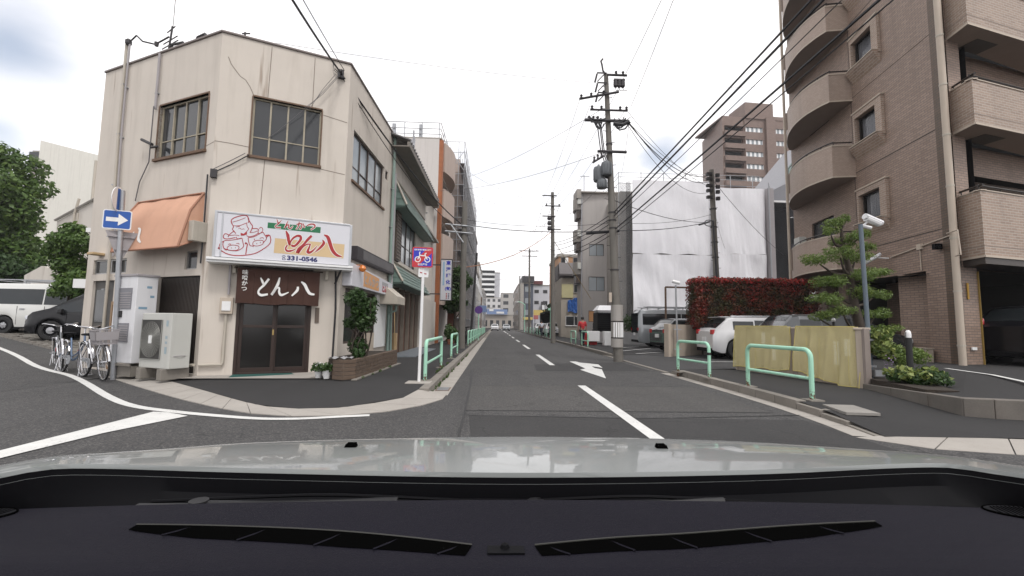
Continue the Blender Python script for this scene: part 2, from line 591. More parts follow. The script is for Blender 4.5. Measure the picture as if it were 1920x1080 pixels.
M = dict(
    stucco=mat_stucco('cream_stucco', (.60, .545, .485)),
    stucco2=mat_stucco('pale_stucco', (.58, .54, .49)),
    coping=mat('coping_metal', (.16, .13, .12), .5, streak=.3),
    rust=mat('rusty_steel', (.14, .085, .055), .75, var=.4, vs=12, bump=.3),
    rustcream=mat('cream_window_bars', (.34, .30, .225), .6, var=.25, vs=9, streak=.3),
    glassd=mat_glass('dark_glass', (.035, .038, .042), .08),
    glassb=mat_glass('frosted_dark_glass', (.007, .006, .0055), .12),
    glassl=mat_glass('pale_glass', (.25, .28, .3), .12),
    glasst=mat_glass('clear_glass', trans=.85),
    curtain=mat('curtain_cloth', (.24, .25, .28), .9, var=.08),
    black=mat('matte_black', (.012, .012, .013), .6, var=.2),
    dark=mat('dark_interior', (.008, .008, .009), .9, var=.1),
    door=mat('door_wood_brown', (.028, .014, .010), .45, var=.25, vs=8),
    noren=mat('noren_cloth_brown', (.055, .024, .017), .9, var=.18, vs=5, bump=.2, bs=200),
    white=mat('white_paint', (.74, .74, .74), .45, var=.04),
    whitec=mat('white_cabinet', (.66, .66, .68), .45, var=.05, streak=.08),
    signw=mat('sign_white_acrylic', (.62, .62, .66), .3, var=.03),
    signframe=mat('sign_aluminium', (.45, .46, .48), .4, .6, var=.08),
    ink_red=mat('red_ink', (.36, .018, .025), .5, var=.05),
    ink_green=mat('green_ink', (.012, .15, .06), .5, var=.05),
    ink_beige=mat('beige_ink', (.60, .44, .25), .5, var=.04),
    ink_navy=mat('navy_ink', (.02, .025, .12), .5, var=.05),
    ink_white=mat('white_ink', (.78, .77, .75), .6, var=.03),
    ink_orange=mat('orange_ink', (.62, .32, .14), .5, var=.06),
    ink_grey=mat('grey_ink', (.35, .35, .36), .5, var=.05),
    awning=mat('salmon_awning_canvas', (.56, .32, .22), .85, var=.1, vs=2, streak=.12, bump=.15, bs=150),
    awnings=mat('awning_trim', (.34, .17, .11), .8),
    pipe=mat('painted_pipe', (.44, .40, .34), .55, var=.12, streak=.2),
    pipegreen=mat('green_drainpipe', (.22, .30, .27), .5, var=.1),
    conduit=mat('grey_conduit', (.32, .30, .31), .6),
    metal=mat('galvanised_steel', (.36, .37, .39), .42, .55, var=.12, vs=8),
    chrome=mat('chrome_metal', (.6, .6, .62), .18, .95, var=.03),
    alu=mat('aluminium_frame', (.34, .33, .32), .4, .5),
    brownframe=mat('brown_window_frame', (.06, .042, .034), .45),
    ac=mat('ac_unit_ivory', (.50, .50, .47), .5, var=.05, streak=.12),
    grille=mat('fan_grille_wire', (.30, .30, .28), .45, .3),
    concrete=mat('concrete_grey', (.27, .255, .235), .9, var=.22, vs=2.2, fine=.25, fs=90, bump=.4, bs=70),
    conc_l=mat('concrete_light', (.36, .335, .305), .9, var=.2, vs=1.8, fine=.2, fs=80, bump=.3, bs=60, streak=.1),
    kerb=mat('kerb_concrete', (.23, .21, .185), .9, var=.28, vs=2.5, fine=.3, fs=70, bump=.4, bs=60),
    gravel=mat('gravel_lot', (.19, .175, .155), .95, var=.4, vs=3, fine=.5, fs=25, bump=.8, bs=18),
    asphalt=mat_asphalt('asphalt_road', .048, .6),
    asphaltp=mat_asphalt('asphalt_patch', .036, .3, speck=.09),
    asphaltr=mat_asphalt('asphalt_coarse', .056, .6, tint=(1, .97, .96), speck=.15),
    sidewalk=mat_asphalt('asphalt_sidewalk', .027, .2, tint=(1, .98, 1.02), speck=.06, worn=.22, crack=.3),
    lot=mat_asphalt('asphalt_lot', .05, .25, speck=.09, worn=.25),
    paint=None,
    rail=mat('guardrail_mint', (.36, .66, .50), .4, var=.1, vs=3, streak=.45, sc_col=(.10, .12, .09), fine=.12, fs=40),
    tile=mat_tile('apartment_tile', (.37, .265, .21), (.285, .20, .155), (.17, .14, .12), .235, .075, .009, var=.35),
    tile2=mat_tile('apartment_tile_rust', (.40, .29, .225), (.31, .22, .17), (.46, .40, .34), .235, .075, .010, var=.3),
    tilebal=mat_tile('balcony_tile', (.43, .335, .275), (.37, .285, .235), (.30, .24, .20), .10, .05, .005, bump=.3),
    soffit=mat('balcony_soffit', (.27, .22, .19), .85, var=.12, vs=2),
    trimc=mat('cream_trim', (.46, .39, .32), .6, var=.1, streak=.15),
    bronze=mat('bronze_rail', (.035, .03, .028), .35, .4),
    towertile=mat_tile('tower_tile', (.20, .135, .11), (.17, .112, .09), (.13, .09, .075), .6, .3, .02, bump=.1),
    sheet=None,
    steelpole=mat('concrete_pole', (.15, .14, .125), .8, var=.2, vs=3, streak=.3, bump=.2),
    fixture=mat('pole_ironwork', (.045, .042, .045), .55, .3, var=.3, vs=10),
    insul=mat('insulator_grey', (.32, .32, .34), .3),
    cable=mat('cable_black', (.018, .018, .022), .6),
    cableg=mat('cable_grey', (.12, .115, .12), .6),
    rooftile=mat('glazed_roof_tile', (.055, .05, .05), .35, var=.3, vs=8),
    greentile=mat('green_roof_tile', (.13, .19, .165), .55, var=.25, vs=6, streak=.2),
    siding=mat('louvre_shutter', (.13, .105, .085), .6, var=.15),
    orangepipe=mat('orange_rust_column', (.36, .12, .045), .7, var=.35, vs=4, fine=.3, fs=30, streak=.3),
    pinkwall=mat('pink_balcony_wall', (.44, .355, .31), .8, var=.08, streak=.25),
    scaffnet=mat_net('scaffold_net_dark', (.022, .022, .027), .08, 45.),
    scaffnetg=mat_net('scaffold_net_grey', (.17, .175, .185), .25, 45.),
    brick=mat('planter_brick', (.125, .085, .06), .85, var=.35, vs=6, fine=.3, fs=40, bump=.5, bs=40),
    mortar=mat('mortar', (.16, .14, .12), .95, var=.2, bump=.3),
    soil=mat('soil', (.03, .022, .016), 1., var=.4, vs=20, bump=1., bs=30),
    greenmat=mat('green_doormat', (.012, .075, .065), .95, var=.15, bump=.4, bs=200),
    blue=mat('sign_blue', (.012, .085, .36), .35, var=.03),
    bluec=mat('sign_deep_blue', (.02, .03, .42), .35, var=.03),
    red=mat('sign_red', (.50, .025, .03), .35, var=.04),
    brownbark=mat('bark', (.055, .042, .033), .9, var=.35, vs=10, bump=.8, bs=30),
    wallbeige=mat('beige_render_wall', (.37, .315, .26), .85, var=.12, vs=1.5, streak=.22, bump=.2, bs=60),
    netgreen=mat_net('yellow_green_net', (.86, .76, .36), .72, 420.),
    rubber=mat('tyre_rubber', (.016, .016, .017), .8, var=.2),
    rim=mat('alloy_rim', (.42, .42, .44), .3, .8),
    plastic=mat('black_plastic', (.0028, .0028, .004), .65, var=.15, spec=.12),
    lampred=mat('tail_lamp_red', (.42, .015, .02), .15, var=.05),
    lampclear=mat('head_lamp_clear', (.62, .64, .68), .1, .3, var=.05),
    carwhite=mat('car_paint_white', (.60, .60, .61), .3, var=.02, coat=1.),
    carivory=mat('van_paint_ivory', (.60, .60, .58), .3, var=.03, coat=.8),
    carsilver=mat('van_paint_silver', (.30, .32, .335), .3, .3, var=.04, coat=.8),
    carblack=mat('car_paint_black', (.006, .006, .008), .3, var=.05, coat=.3, spec=.3),
    cargrey=mat('car_paint_dark_grey', (.05, .055, .06), .25, .3, var=.05, coat=1.),
    carglass=mat_glass('car_glass', (.016, .019, .021), .05),
    tarp=mat('blue_tarpaulin', (.02, .10, .36), .55, var=.2),
    skin=mat('skin', (.35, .2, .14), .6), hair=mat('hair_black', (.012, .01, .01), .6),
    bonnet=mat('bonnet_silver_grey', (.25, .265, .262), .42, .2, var=.03, coat=.75),
    dash=mat('dashboard_plastic', (.0055, .0048, .011), .7, var=.2, vs=6, fine=.3, fs=300, bump=.35, bs=420, spec=.13),
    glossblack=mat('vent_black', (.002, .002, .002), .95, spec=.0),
)


def mat_sheet():
    m, nt, b = _new('white_scaffold_sheet')
    v = _vec(nt)
    c = _mix(nt, _noise(nt, v, .35, 4), (.74, .74, .78), (.88, .88, .92))
    nt.links.new(c, b.inputs['Base Color']); b.inputs['Roughness'].default_value = .42
    wv = _noise(nt, _vec(nt, 'pos', (1.6, 1.6, .5)), 1.2, 5, .6)
    _bump(nt, b, wv, .5, .12)
    return m


M['sheet'] = mat_sheet()


def mat_paint():
    """road paint worn through to the asphalt in flecks"""
    m, nt, b = _new('road_paint_white'); v = _vec(nt)
    c = _mix(nt, _noise(nt, v, 5, 5), (.50, .50, .49), (.68, .68, .66))
    f = _ramp(nt, _noise(nt, v, 38, 6, .7), .56, .64, (0, 0, 0), (.75, .75, .75))
    f2 = _ramp(nt, _noise(nt, v, 2.4, 3, .6), .45, .65)
    k = nt.nodes.new('ShaderNodeMath'); k.operation = 'MULTIPLY'; nt.links.new(f, k.inputs[0]); nt.links.new(f2, k.inputs[1])
    c = _mix(nt, k.outputs[0], c, (.07, .068, .066))
    nt.links.new(c, b.inputs['Base Color']); b.inputs['Roughness'].default_value = .75
    _bump(nt, b, _noise(nt, v, 70, 4), .3, .006)
    return m


M['paint'] = mat_paint()


def rail_wear():
    """chips and rust, thickest where the rails meet the ground"""
    m = M['rail']; nt = m.node_tree; b = nt.nodes['Principled BSDF']; old = b.inputs['Base Color'].links[0].from_socket; v = _vec(nt)
    sp = nt.nodes.new('ShaderNodeSeparateXYZ'); nt.links.new(v, sp.inputs[0])
    mr = nt.nodes.new('ShaderNodeMapRange'); mr.inputs[1].default_value = .0; mr.inputs[2].default_value = .22; mr.inputs[3].default_value = .30; mr.inputs[4].default_value = .02; nt.links.new(sp.outputs[2], mr.inputs[0])
    ad = nt.nodes.new('ShaderNodeMath'); ad.operation = 'ADD'; nt.links.new(_noise(nt, v, 24, 6, .65), ad.inputs[0]); nt.links.new(mr.outputs[0], ad.inputs[1])
    f = _ramp(nt, ad.outputs[0], .66, .74); nt.links.new(_mix(nt, f, old, (.11, .05, .025)), b.inputs['Base Color'])


rail_wear()
# ------------------------------------------------------------------ ground, kerbs, markings
def sheet(name, pts, m, z=0., kind='structure', **kw):
    mb = MB(); mb.poly([(p[0], p[1], p[2] if len(p) > 2 else z) for p in pts])
    return mb.build(name, m, kind=kind, **kw)


sheet('road', [(-300, -60), (300, -60), (300, 700), (-300, 700)], M['asphalt'], 0.)
sheet('road_patch', [(-.42, 6.75), (4.25, 6.75), (4.3, 9.55), (-.5, 9.5)], M['asphaltr'], .004, label='coarser worn asphalt patch across the lane before the corner')
sheet('road_patch', [(-.1, 3.2), (4.3, 3.0), (4.4, 6.2), (-.35, 6.35)], M['asphaltp'], .004, label='dark smooth asphalt patch nearest the bonnet')
sheet('road_patch', [(1.2, 12.6), (4.6, 12.9), (4.6, 15.9), (3.0, 15.4), (1.3, 14.6)], M['asphaltp'], .004, label='dark asphalt patch under the painted arrow')
# tar seams
mb = MB()
for P in ([(-.42, 6.72), (4.3, 6.72)], [(-.5, 9.53), (4.3, 9.58)], [(-.36, 3.0), (-.42, 6.4), (-.5, 9.5), (-.62, 12.5)], [(-.4, 6.38), (2.0, 6.2), (4.6, 6.55)], [(-.7, 12.3), (4.7, 12.4)]):
    for a, b in zip(P, P[1:]):
        d = Vector((b[0] - a[0], b[1] - a[1])).normalized(); n = Vector((-d.y, d.x)) * .013
        mb.poly([(a[0] - n.x, a[1] - n.y, .008), (b[0] - n.x, b[1] - n.y, .008), (b[0] + n.x, b[1] + n.y, .008), (a[0] + n.x, a[1] + n.y, .008)])
mb.build('tar_seam', M['black'], kind='structure')

def lerp_poly(P, n):
    P = [Vector(p) for p in P]; L = [0]
    for a, b in zip(P, P[1:]): L.append(L[-1] + (b - a).length)
    out_ = []
    for k in range(n + 1):
        t = L[-1] * k / n; i = 0
        while i < len(L) - 2 and L[i + 1] < t: i += 1
        out_.append(P[i].lerp(P[i + 1], (t - L[i]) / max(1e-6, L[i + 1] - L[i])))
    return out_



# left pavement and forecourt
KLi = [(-1.33, 7.9, .13), (-1.45, 7.45, .07), (-2.16, 6.68, .045), (-2.8, 6.53, .04), (-3.56, 6.83, .04), (-5.3, 8.25, .04), (-6.93, 9.6, .04), (-8.1, 10.45, .04)]
KLo = [(-.86, 8.3, .004), (-.95, 7.36, .004), (-1.7, 6.41, .004), (-2.45, 6.2, .004), (-3.3, 6.3, .004), (-4.9, 7.3, .004), (-7.05, 8.95, .004), (-8.6, 10.2, .004)]
mb = MB()
mb.poly([(-1.33, 300, .13), (-3.6, 300, .13), (-3.6, 10.7, .13), (-6.3, 9.6, .08)] + KLi[::-1][1:] )
mb.build('pavement', M['sidewalk'], kind='structure', label='dark asphalt pavement along the left side')
mb = MB()
mb.poly([(-6.3, 9.6, .085), (-6.93, 9.6, .045), (-8.1, 10.45, .045), (-10.5, 12.2, .05), (-10.3, 11.5, .1)])
mb.poly([(-3.7, 9.62, .138), (-3.55, 9.25, .138), (-6.5, 9.28, .10), (-6.35, 9.7, .10), (-3.7, 10.7, .138)])
mb.build('entrance_apron', M['conc_l'], kind='structure')
mb = MB()
def zg(x, y): return min(.75, max(0., .035 * (math.hypot(x, y) - 13)))
KE = [(-8.5, 10.6), (-12.9, 13.95), (-20.5, 19.0), (-34, 28), (-60, 45)]
for q0, q1 in zip(KE, KE[1:]):
    rows = []
    for i in range(9):
        px_, py_ = q0[0] + (q1[0] - q0[0]) * i / 8, q0[1] + (q1[1] - q0[1]) * i / 8
        row = [(px_, py_, zg(px_, py_) + .05)]
        for j in range(1, 9):
            X_, Y_ = px_ + j * .2, py_ + j * 5.0
            row.append((X_, Y_, zg(X_, Y_) + .05))
        rows.append(row)
    mb.grid(rows)
rs_m = MB()
for q0, q1 in zip(KE, KE[1:]):
    rows = []
    for i in range(9):
        px_, py_ = q0[0] + (q1[0] - q0[0]) * i / 8, q0[1] + (q1[1] - q0[1]) * i / 8
        rows.append([(px_, py_ - j * 1.6, zg(px_, py_ - j * 1.6) * (1 if j < 14 else 0) + .003) for j in range(15)])
    rs_m.grid(rows)
rs_m.build('side_road', M['asphalt'], kind='structure')
mb.build('gravel_lot', M['gravel'], kind='structure')
# edging of the gravel lot and cobble-sized stones by the edge
ke = tag(bpy.data.objects.new('lot_edging', None), kind='structure'); COL.objects.link(ke)
mb = MB(); mb.box(-.3, .3, -.06, .06, 0, .09)
k0 = mb.build('kerb_stone', M['kerb'], ke, bev=.01)
kpts = lerp_poly([(x, y, 0) for x, y in KE], 90)
k0.location = (kpts[0].x, kpts[0].y, 0); k0.rotation_euler = (0, 0, math.atan2(.66, -.75))
for i in range(1, 60):
    p, dd = kpts[i], kpts[i + 1] - kpts[i]
    shared('kerb_stone', k0, ke, (p.x, p.y, zg(p.x, p.y) + random.uniform(-.01, .005)), (0, 0, math.atan2(dd.y, dd.x)))
mb = MB()
for i in range(420):
    p = kpts[random.randint(1, 38)] + Vector((random.uniform(-.3, .3), random.uniform(.25, 3.0), 0)); zb_ = zg(p.x, p.y)
    r = random.uniform(.05, .2); n = random.randint(5, 7); h = random.uniform(.02, .06)
    ring = [(p.x + r * math.cos(2 * PI * k / n + .3) * random.uniform(.8, 1.1), p.y + r * math.sin(2 * PI * k / n + .3) * random.uniform(.8, 1.1)) for k in range(n)]
    mb.prism(ring, zb_ + .03, [zb_ + .05 + h * random.uniform(.6, 1.1) for _ in range(n)])
mb.build('loose_stones', M['gravel'], kind='stuff', label='flat stones scattered along the edge of the gravel lot', cat='stones', sm=50)

# left kerb: straight stones then corner slabs
kl = bpy.data.objects.new('kerb_left', None); COL.objects.link(kl); tag(kl, kind='structure', label='concrete kerb and gutter along the left pavement')
mb = MB(); mb.box(-.085, .085, -.297, .297, -.08, .145)
ks = mb.build('kerb_stone', M['kerb'], kl, bev=.012)
mb = MB(); mb.box(-.16, .16, -.297, .297, -.05, .006)
gs = mb.build('gutter_slab', M['conc_l'], kl, bev=.004)
ks.location = (-1.245, 8.25, 0); gs.location = (-1.0, 8.4, 0)
n = 0
for i in range(1, 130):
    y = 8.25 + .6 * i
    shared('kerb_stone', ks, kl, (-1.245 + random.uniform(-.004, .004), y, random.uniform(-.006, .004)), (0, 0, random.uniform(-.006, .006)))
    if i < 60: shared('gutter_slab', gs, kl, (-1.0, y + .15, random.uniform(-.003, .002)))
mb = MB(); mb.box(-1.33, -1.16, 86, 300, -.05, .145); mb.box(-1.16, -.84, 44, 300, -.05, .006)
mb.build('far_kerb', M['kerb'], kl)


def catmull(P, sub=6):
    P = [Vector(p) for p in P]; Q = []
    for i in range(len(P) - 1):
        p0, p1, p2, p3 = P[max(i - 1, 0)], P[i], P[i + 1], P[min(i + 2, len(P) - 1)]
        for k in range(sub):
            t = k / sub
            Q.append(.5 * ((2 * p1) + (p2 - p0) * t + (2 * p0 - 5 * p1 + 4 * p2 - p3) * t * t + (3 * p1 - p0 - 3 * p2 + p3) * t ** 3))
    Q.append(P[-1]); return Q


def slab_band(parent, inner, outer, n, name, m, thick=.12):
    a = lerp_poly(catmull(inner), n); b = lerp_poly(catmull(outer), n)
    for k in range(n):
        g = .012
        i0, i1 = a[k].lerp(a[k + 1], g), a[k].lerp(a[k + 1], 1 - g)
        o0, o1 = b[k].lerp(b[k + 1], g), b[k].lerp(b[k + 1], 1 - g)
        mb = MB(); top = [i0, i1, o1, o0]
        v = [tuple(p) for p in top] + [(p.x, p.y, -thick) for p in top]
        mb.mesh(v, [(0, 1, 2, 3), (4, 7, 6, 5), (0, 4, 5, 1), (1, 5, 6, 2), (2, 6, 7, 3), (3, 7, 4, 0)])
        mb.build(name, m, parent)


slab_band(kl, KLi, [(x, y, .012) for x, y, z in KLo], 16, 'kerb_slab', M['conc_l'])
mb = MB()                                                   # drain grating in the gutter
mb.box(-1.13, -.87, 8.6, 9.05, .0, .012)
dg_ = mb.build('drain_cover', M['rust'], kl)
mb = MB()
for k in range(9): mb.box(-1.11, -.89, 8.625 + k * .046, 8.645 + k * .046, .012, .018)
mb.build('bar', M['metal'], dg_)

# right kerb
kr = bpy.data.objects.new('kerb_right', None); COL.objects.link(kr); tag(kr, kind='structure', label='concrete kerb along the right pavement')
kpath = catmull([(4.93, 12.35, 0), (4.93, 10.5, 0), (4.92, 8.6, 0), (4.86, 7.0, 0), (4.74, 5.9, 0), (4.62, 5.25, 0)], 8)
kp = lerp_poly([tuple(p) for p in kpath], 12)
for k in range(12):
    a, b = kp[k], kp[k + 1]; dd = (b - a).normalized(); nn_ = Vector((dd.y, -dd.x, 0)) * -.17
    a2, b2 = a.lerp(b, .012), a.lerp(b, .988)
    h0 = .15 if 0 < k < 9 else (.15, .11, .07, .03)[max(0, k - 8)]
    h1 = .15 if k < 9 else (.11, .07, .02)[k - 9]
    if k == 0: h0 = .02
    v = [(a2.x, a2.y, h0), (b2.x, b2.y, h1), (b2.x + nn_.x, b2.y + nn_.y, h1), (a2.x + nn_.x, a2.y + nn_.y, h0)]
    v += [(p[0], p[1], -.08) for p in v]
    mb = MB(); mb.mesh(v, [(0, 1, 2, 3), (4, 7, 6, 5), (0, 4, 5, 1), (1, 5, 6, 2), (2, 6, 7, 3), (3, 7, 4, 0)])
    mb.build('kerb_stone', M['kerb'], kr, bev=.01)
    g0, g1 = a2 - nn_ * 1.5, b2 - nn_ * 1.5
    mb = MB(); mb.poly([(a2.x, a2.y, .006), (g0.x, g0.y, .006), (g1.x, g1.y, .006), (b2.x, b2.y, .006)])
    mb.build('gutter_slab', M['conc_l'], kr)
KRi = [(4.8, 5.25, .03), (4.95, 5.22, .03), (5.4, 5.2, .03), (6.2, 5.1, .03), (9, 4.75, .03), (14, 4.1, .03)]
KRo = [(4.35, 5.25, .005), (4.62, 4.88, .005), (5.2, 4.62, .005), (6.2, 4.47, .005), (9, 4.1, .005), (14, 3.4, .005)]
slab_band(kr, KRi, KRo, 14, 'kerb_slab', M['conc_l'])
ksr = shared('kerb_stone', ks, kr, (5.0, 20.1, 0))
for i in range(1, 80):
    shared('kerb_stone', ks, kr, (5.0 + random.uniform(-.004, .004), 20.1 + .6 * i, random.uniform(-.006, .004)))
for k, (x, y, a_) in enumerate([(5.02, 19.5, .15), (5.2, 18.95, .55), (5.6, 18.55, 1.05)]):
    shared('kerb_stone', ks, kr, (x, y, -.02 - .025 * k), (0, 0, a_))
mb = MB(); mb.box(4.93, 5.08, 67.5, 300, -.05, .145); mb.build('far_kerb', M['kerb'], kr)
mb = MB()
for y in np.arange(12.5, 19.3, .6):
    mb.box(4.86, 5.0, y, y + .59, -.05, .018)
mb.build('dropped_kerb', M['kerb'], kr)

# right pavement, driveway apron, lots
mb = MB()
mb.poly([(5.0, 12.35, .12), (5.0, 8.6, .13), (4.93, 7.0, .13), (4.84, 6.2, .1), (4.74, 5.6, .04), (4.68, 5.2, .028), (6.2, 5.12, .035), (14, 4.1, .035), (20, 6, .13), (8.4, 8.9, .13), (8.4, 12.35, .13)])
mb.poly([(5.08, 19.8, .13), (5.6, 18.8, .1), (7.3, 18.2, .13), (7.3, 300, .13), (5.08, 300, .13)][::-1])
mb.build('pavement', M['sidewalk'], kind='structure', label='dark asphalt pavement along the right side')
mb = MB()
mb.poly([(5.0, 12.35, .02), (5.6, 12.35, .12), (7.0, 12.5, .136), (7.0, 19.0, .136), (5.6, 18.8, .09), (5.0, 19.3, .016)][::-1])
mb.build('driveway_apron', M['lot'], kind='structure')
mb = MB()
mb.poly([(6.9, 12.35, .134), (13.5, 12.35, .2), (16, 22, .2), (16, 33, .2), (7.3, 33, .134), (6.95, 18, .134)])
mb.build('parking_lot', M['lot'], kind='structure')
RP = [(7.42, 8.72, .20), (7.02, 6.95, .27), (6.86, 6.28, .30), (7.15, 6.12, .31), (8.6, 5.75, .31), (14, 4.8, .33), (40, 1, .4), (40, 18, .4), (13.2, 18, .4), (10.6, 15.6, .4), (9.3, 12.0, .38), (7.6, 11.0, .3)]
mb = MB(); c_ = (10.5, 9.5, .395)
for a, b in zip(RP, RP[1:] + RP[:1]): mb.poly([a, b, c_])
mb.build('garage_forecourt', M['sidewalk'], kind='structure')
rw = thing('planter_kerb', 'low stained concrete retaining kerb holding the planting bed beside the garage drive', 'kerb', (7, 7, 0), kind='structure')
dk = mat('stained_kerb', (.15, .135, .12), .9, var=.35, vs=3, fine=.3, fs=60, bump=.4, bs=60, streak=.3)
for a, b in zip(RP[:6], RP[1:6]):
    F = frame(a, b); k = max(1, round(F.len / .9))
    for i in range(k):
        s0, s1 = F.len * i / k + .003, F.len * (i + 1) / k - .003; h0, h1 = a[2] + (b[2] - a[2]) * i / k + .02, a[2] + (b[2] - a[2]) * (i + 1) / k + .02
        q = MB(); v = [F(s, o, z) for s, h in ((s0, h0), (s1, h1)) for o in (-.15, .012) for z in (.02, h)]
        q.mesh(v, [(0, 2, 3, 1), (4, 5, 7, 6), (0, 1, 5, 4), (2, 6, 7, 3), (0, 4, 6, 2), (1, 3, 7, 5)]); q.build('kerb_block', dk, rw, bev=.01)

# paint
def strip(m, pts, wd, z):
    P = [Vector(p) for p in pts]; Lr = []
    for i, q in enumerate(P):
        d = (P[min(i + 1, len(P) - 1)] - P[max(i - 1, 0)]).normalized(); n = Vector((-d.y, d.x)) * wd / 2
        za = z + (zg(q.x, q.y) + .004 if q.x < -8 else 0)
        Lr.append(((q.x + n.x, q.y + n.y, za), (q.x - n.x, q.y - n.y, za)))
    for (a, b), (c, d) in zip(Lr, Lr[1:]): m.poly([a, c, d, b])


mb = MB(); strip(mb, catmull([(x, y) for x, y in [(-30, 24.5), (-15.8, 14.7), (-11.1, 11.2), (-8.95, 9.85), (-6.35, 7.6), (-5.3, 6.8), (-4.45, 6.42), (-3.8, 6.2), (-3.1, 6.02), (-2.57, 6.03), (-2.08, 6.18), (-1.72, 6.28)]], 5), .13, .008)
mb.build('edge_line', M['paint'], kind='structure')
mb = MB(); mb.poly([(-4.08, 6.14, .009), (-4.5, 6.36, .009), (-4.72, 6.40, .009), (-4.72, 5.0, .009), (-4.74, 2.0, .009), (-4.46, 2.0, .009), (-4.46, 4.3, .009), (-4.36, 5.2, .009)])
mb.build('stop_line', M['paint'], kind='structure')
mb = MB()
for a, b in [(3.0, 9.55), (14.4, 19.5), (24.2, 29.2), (34, 39), (44, 49), (54, 59), (64, 69), (74, 200)]:
    mb.poly([(1.80, a, .009), (1.97, a, .009), (1.97, b, .009), (1.80, b, .009)])
mb.build('centre_line', M['paint'], kind='structure')
mb = MB()
# painted straight-ahead arrow pointing towards the viewer with a branch to the side
ar = [(a * .914 + .02, b * 1.0) for a, b in [(2.95, 16.0), (3.2, 16.0), (3.38, 14.9), (3.25, 15.6), (3.82, 14.9), (3.66, 13.7), (3.4, 14.2), (3.36, 13.55), (3.5, 13.2), (3.0, 10.9), (2.74, 13.0), (3.0, 13.4)]]
mb.poly([(x, y, .009) for x, y in ar]); mb.build('road_arrow', M['paint'], kind='structure')
mb = MB()
for x0, y0, x1, y1, z in [(6.1, 18.9, 9.6, 22.0, .145), (6.0, 20.8, 9.4, 25.0, .145), (7.0, 14.6, 9.0, 14.9, .165), (6.4, 23.4, 9.9, 27.6, .145)]:
    strip(mb, [(x0, y0), (x1, y1)], .1, z)
mb.build('bay_line', M['paint'], kind='structure')
mb = MB(); strip(mb, [(10.98, 10.4), (10.45, 8.94), (9.7, 7.8), (9.0, 6.9)], .1, .406); mb.build('garage_line', M['paint'], kind='structure')
# manhole covers set in the pavement
mc = thing('pavement_hatch', 'square concrete access hatch set in the right pavement beside the kerb', 'hatch cover', (5.2, 6.35, .13))
mb = MB(); mb.prism([(4.95, 6.1), (5.4, 6.05), (5.55, 6.7), (5.1, 6.75)], .10, .136); mb.build('hatch_cover', M['concrete'], mc)
mc = thing('sign_footing', 'square concrete footing under the white post of the bicycle sign', 'footing', (-1.5, 8.8, .13))
mb = MB(); mb.box(-1.72, -1.24, 8.62, 9.0, .12, .145); mb.build('footing_slab', M['conc_l'], mc, bev=.004)
# ------------------------------------------------------------------ the corner restaurant
A_, B_, C_, D_ = (-10.364, 11.425), (-6.239, 9.565), (-3.745, 10.644), (-3.61, 14.7)
E_, G_ = (-9.3, 15.0), (-9.9, 13.6)
FA, FB, FC = frame(A_, B_), frame(B_, C_), frame(C_, D_)
HB = 7.73
bld = thing('corner_restaurant', 'two storey cream rendered corner building with chamfered front and brown sliding doors', 'building', (-6, 11, 0))
m = MB()
wA = (2.47, 4.23, 5.06, 6.37)
shut = (2.95, 4.40, .15, 2.25)
doorA = (.34, 1.25, .1, 2.22); win2 = (.28, 1.68, 2.38, 2.74); small = (3.84, 4.25, 2.39, 2.80)
wall_holes(m, FA, 0, FA.len, -.1, HB, [wA, shut, doorA, win2, small], .14)
wB = (.68, 2.11, 5.02, 6.40); doorB = (.63, 2.12, .12, 2.55)
wall_holes(m, FB, 0, FB.len, -.1, HB, [wB, doorB], .14)
wC = (.42, 3.17, 4.92, 6.25); smC = (3.29, 3.58, 5.94, 6.23); shopC = (.35, 3.7, .75, 2.15)
wall_holes(m, FC, 0, FC.len, -.1, HB, [wC, smC, shopC], .14)
m.poly([(D_[0], D_[1], -.1), (E_[0], E_[1], -.1), (E_[0], E_[1], HB), (D_[0], D_[1], HB)])
m.poly([(E_[0], E_[1], -.1), (A_[0], A_[1], -.1), (A_[0], A_[1], HB), (E_[0], E_[1], HB)])
m.build('wall', M['stucco'], bld)
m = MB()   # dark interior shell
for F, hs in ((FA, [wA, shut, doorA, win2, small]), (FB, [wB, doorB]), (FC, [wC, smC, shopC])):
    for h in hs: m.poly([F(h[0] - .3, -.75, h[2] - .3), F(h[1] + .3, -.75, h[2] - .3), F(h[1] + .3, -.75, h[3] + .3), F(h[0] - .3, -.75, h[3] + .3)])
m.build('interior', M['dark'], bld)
m = MB(); m.poly([(p[0], p[1], HB - .03) for p in (A_, B_, C_, D_, E_)]); m.build('roof', M['concrete'], bld)
m = MB()
for F in (FA, FB, FC): m.fbox(F, -.02, F.len + .02, -.16, .035, HB, HB + .05)
m.build('coping', M['coping'], bld, bev=.01)
# hairline cracks and joints in the render: shallow grooves filled dark
m = MB()
for F, P in ((FB, [(.14, 7.2), (.2, 7.05), (.33, 6.88), (.4, 6.8), (.5, 6.75), (.6, 6.6), (.68, 6.42)]), (FB, [(.0, 5.22), (.3, 5.22), (.66, 5.2)]), (FB, [(2.1, 6.3), (2.7, 6.22)]),
             (FB, [(.98, 7.68), (.96, 6.4)]), (FB, [(.98, 5.0), (.95, 3.7)]), (FB, [(1.9, 7.68), (1.9, 6.42)]), (FA, [(4.2, 5.12), (4.52, 5.2)]), (FB, [(2.12, 4.95), (2.7, 4.9)])):
    for a, b in zip(P, P[1:]):
        w_ = .008; dx, dz = b[0] - a[0], b[1] - a[1]; L_ = math.hypot(dx, dz); nx, nz_ = -dz / L_ * w_, dx / L_ * w_
        m.poly([F(a[0] - nx, .003, a[1] - nz_), F(b[0] - nx, .003, b[1] - nz_), F(b[0] + nx, .003, b[1] + nz_), F(a[0] + nx, .003, a[1] + nz_)])
m.build('render_crack', mat('crack_grey', (.24, .2, .17), .9), bld)


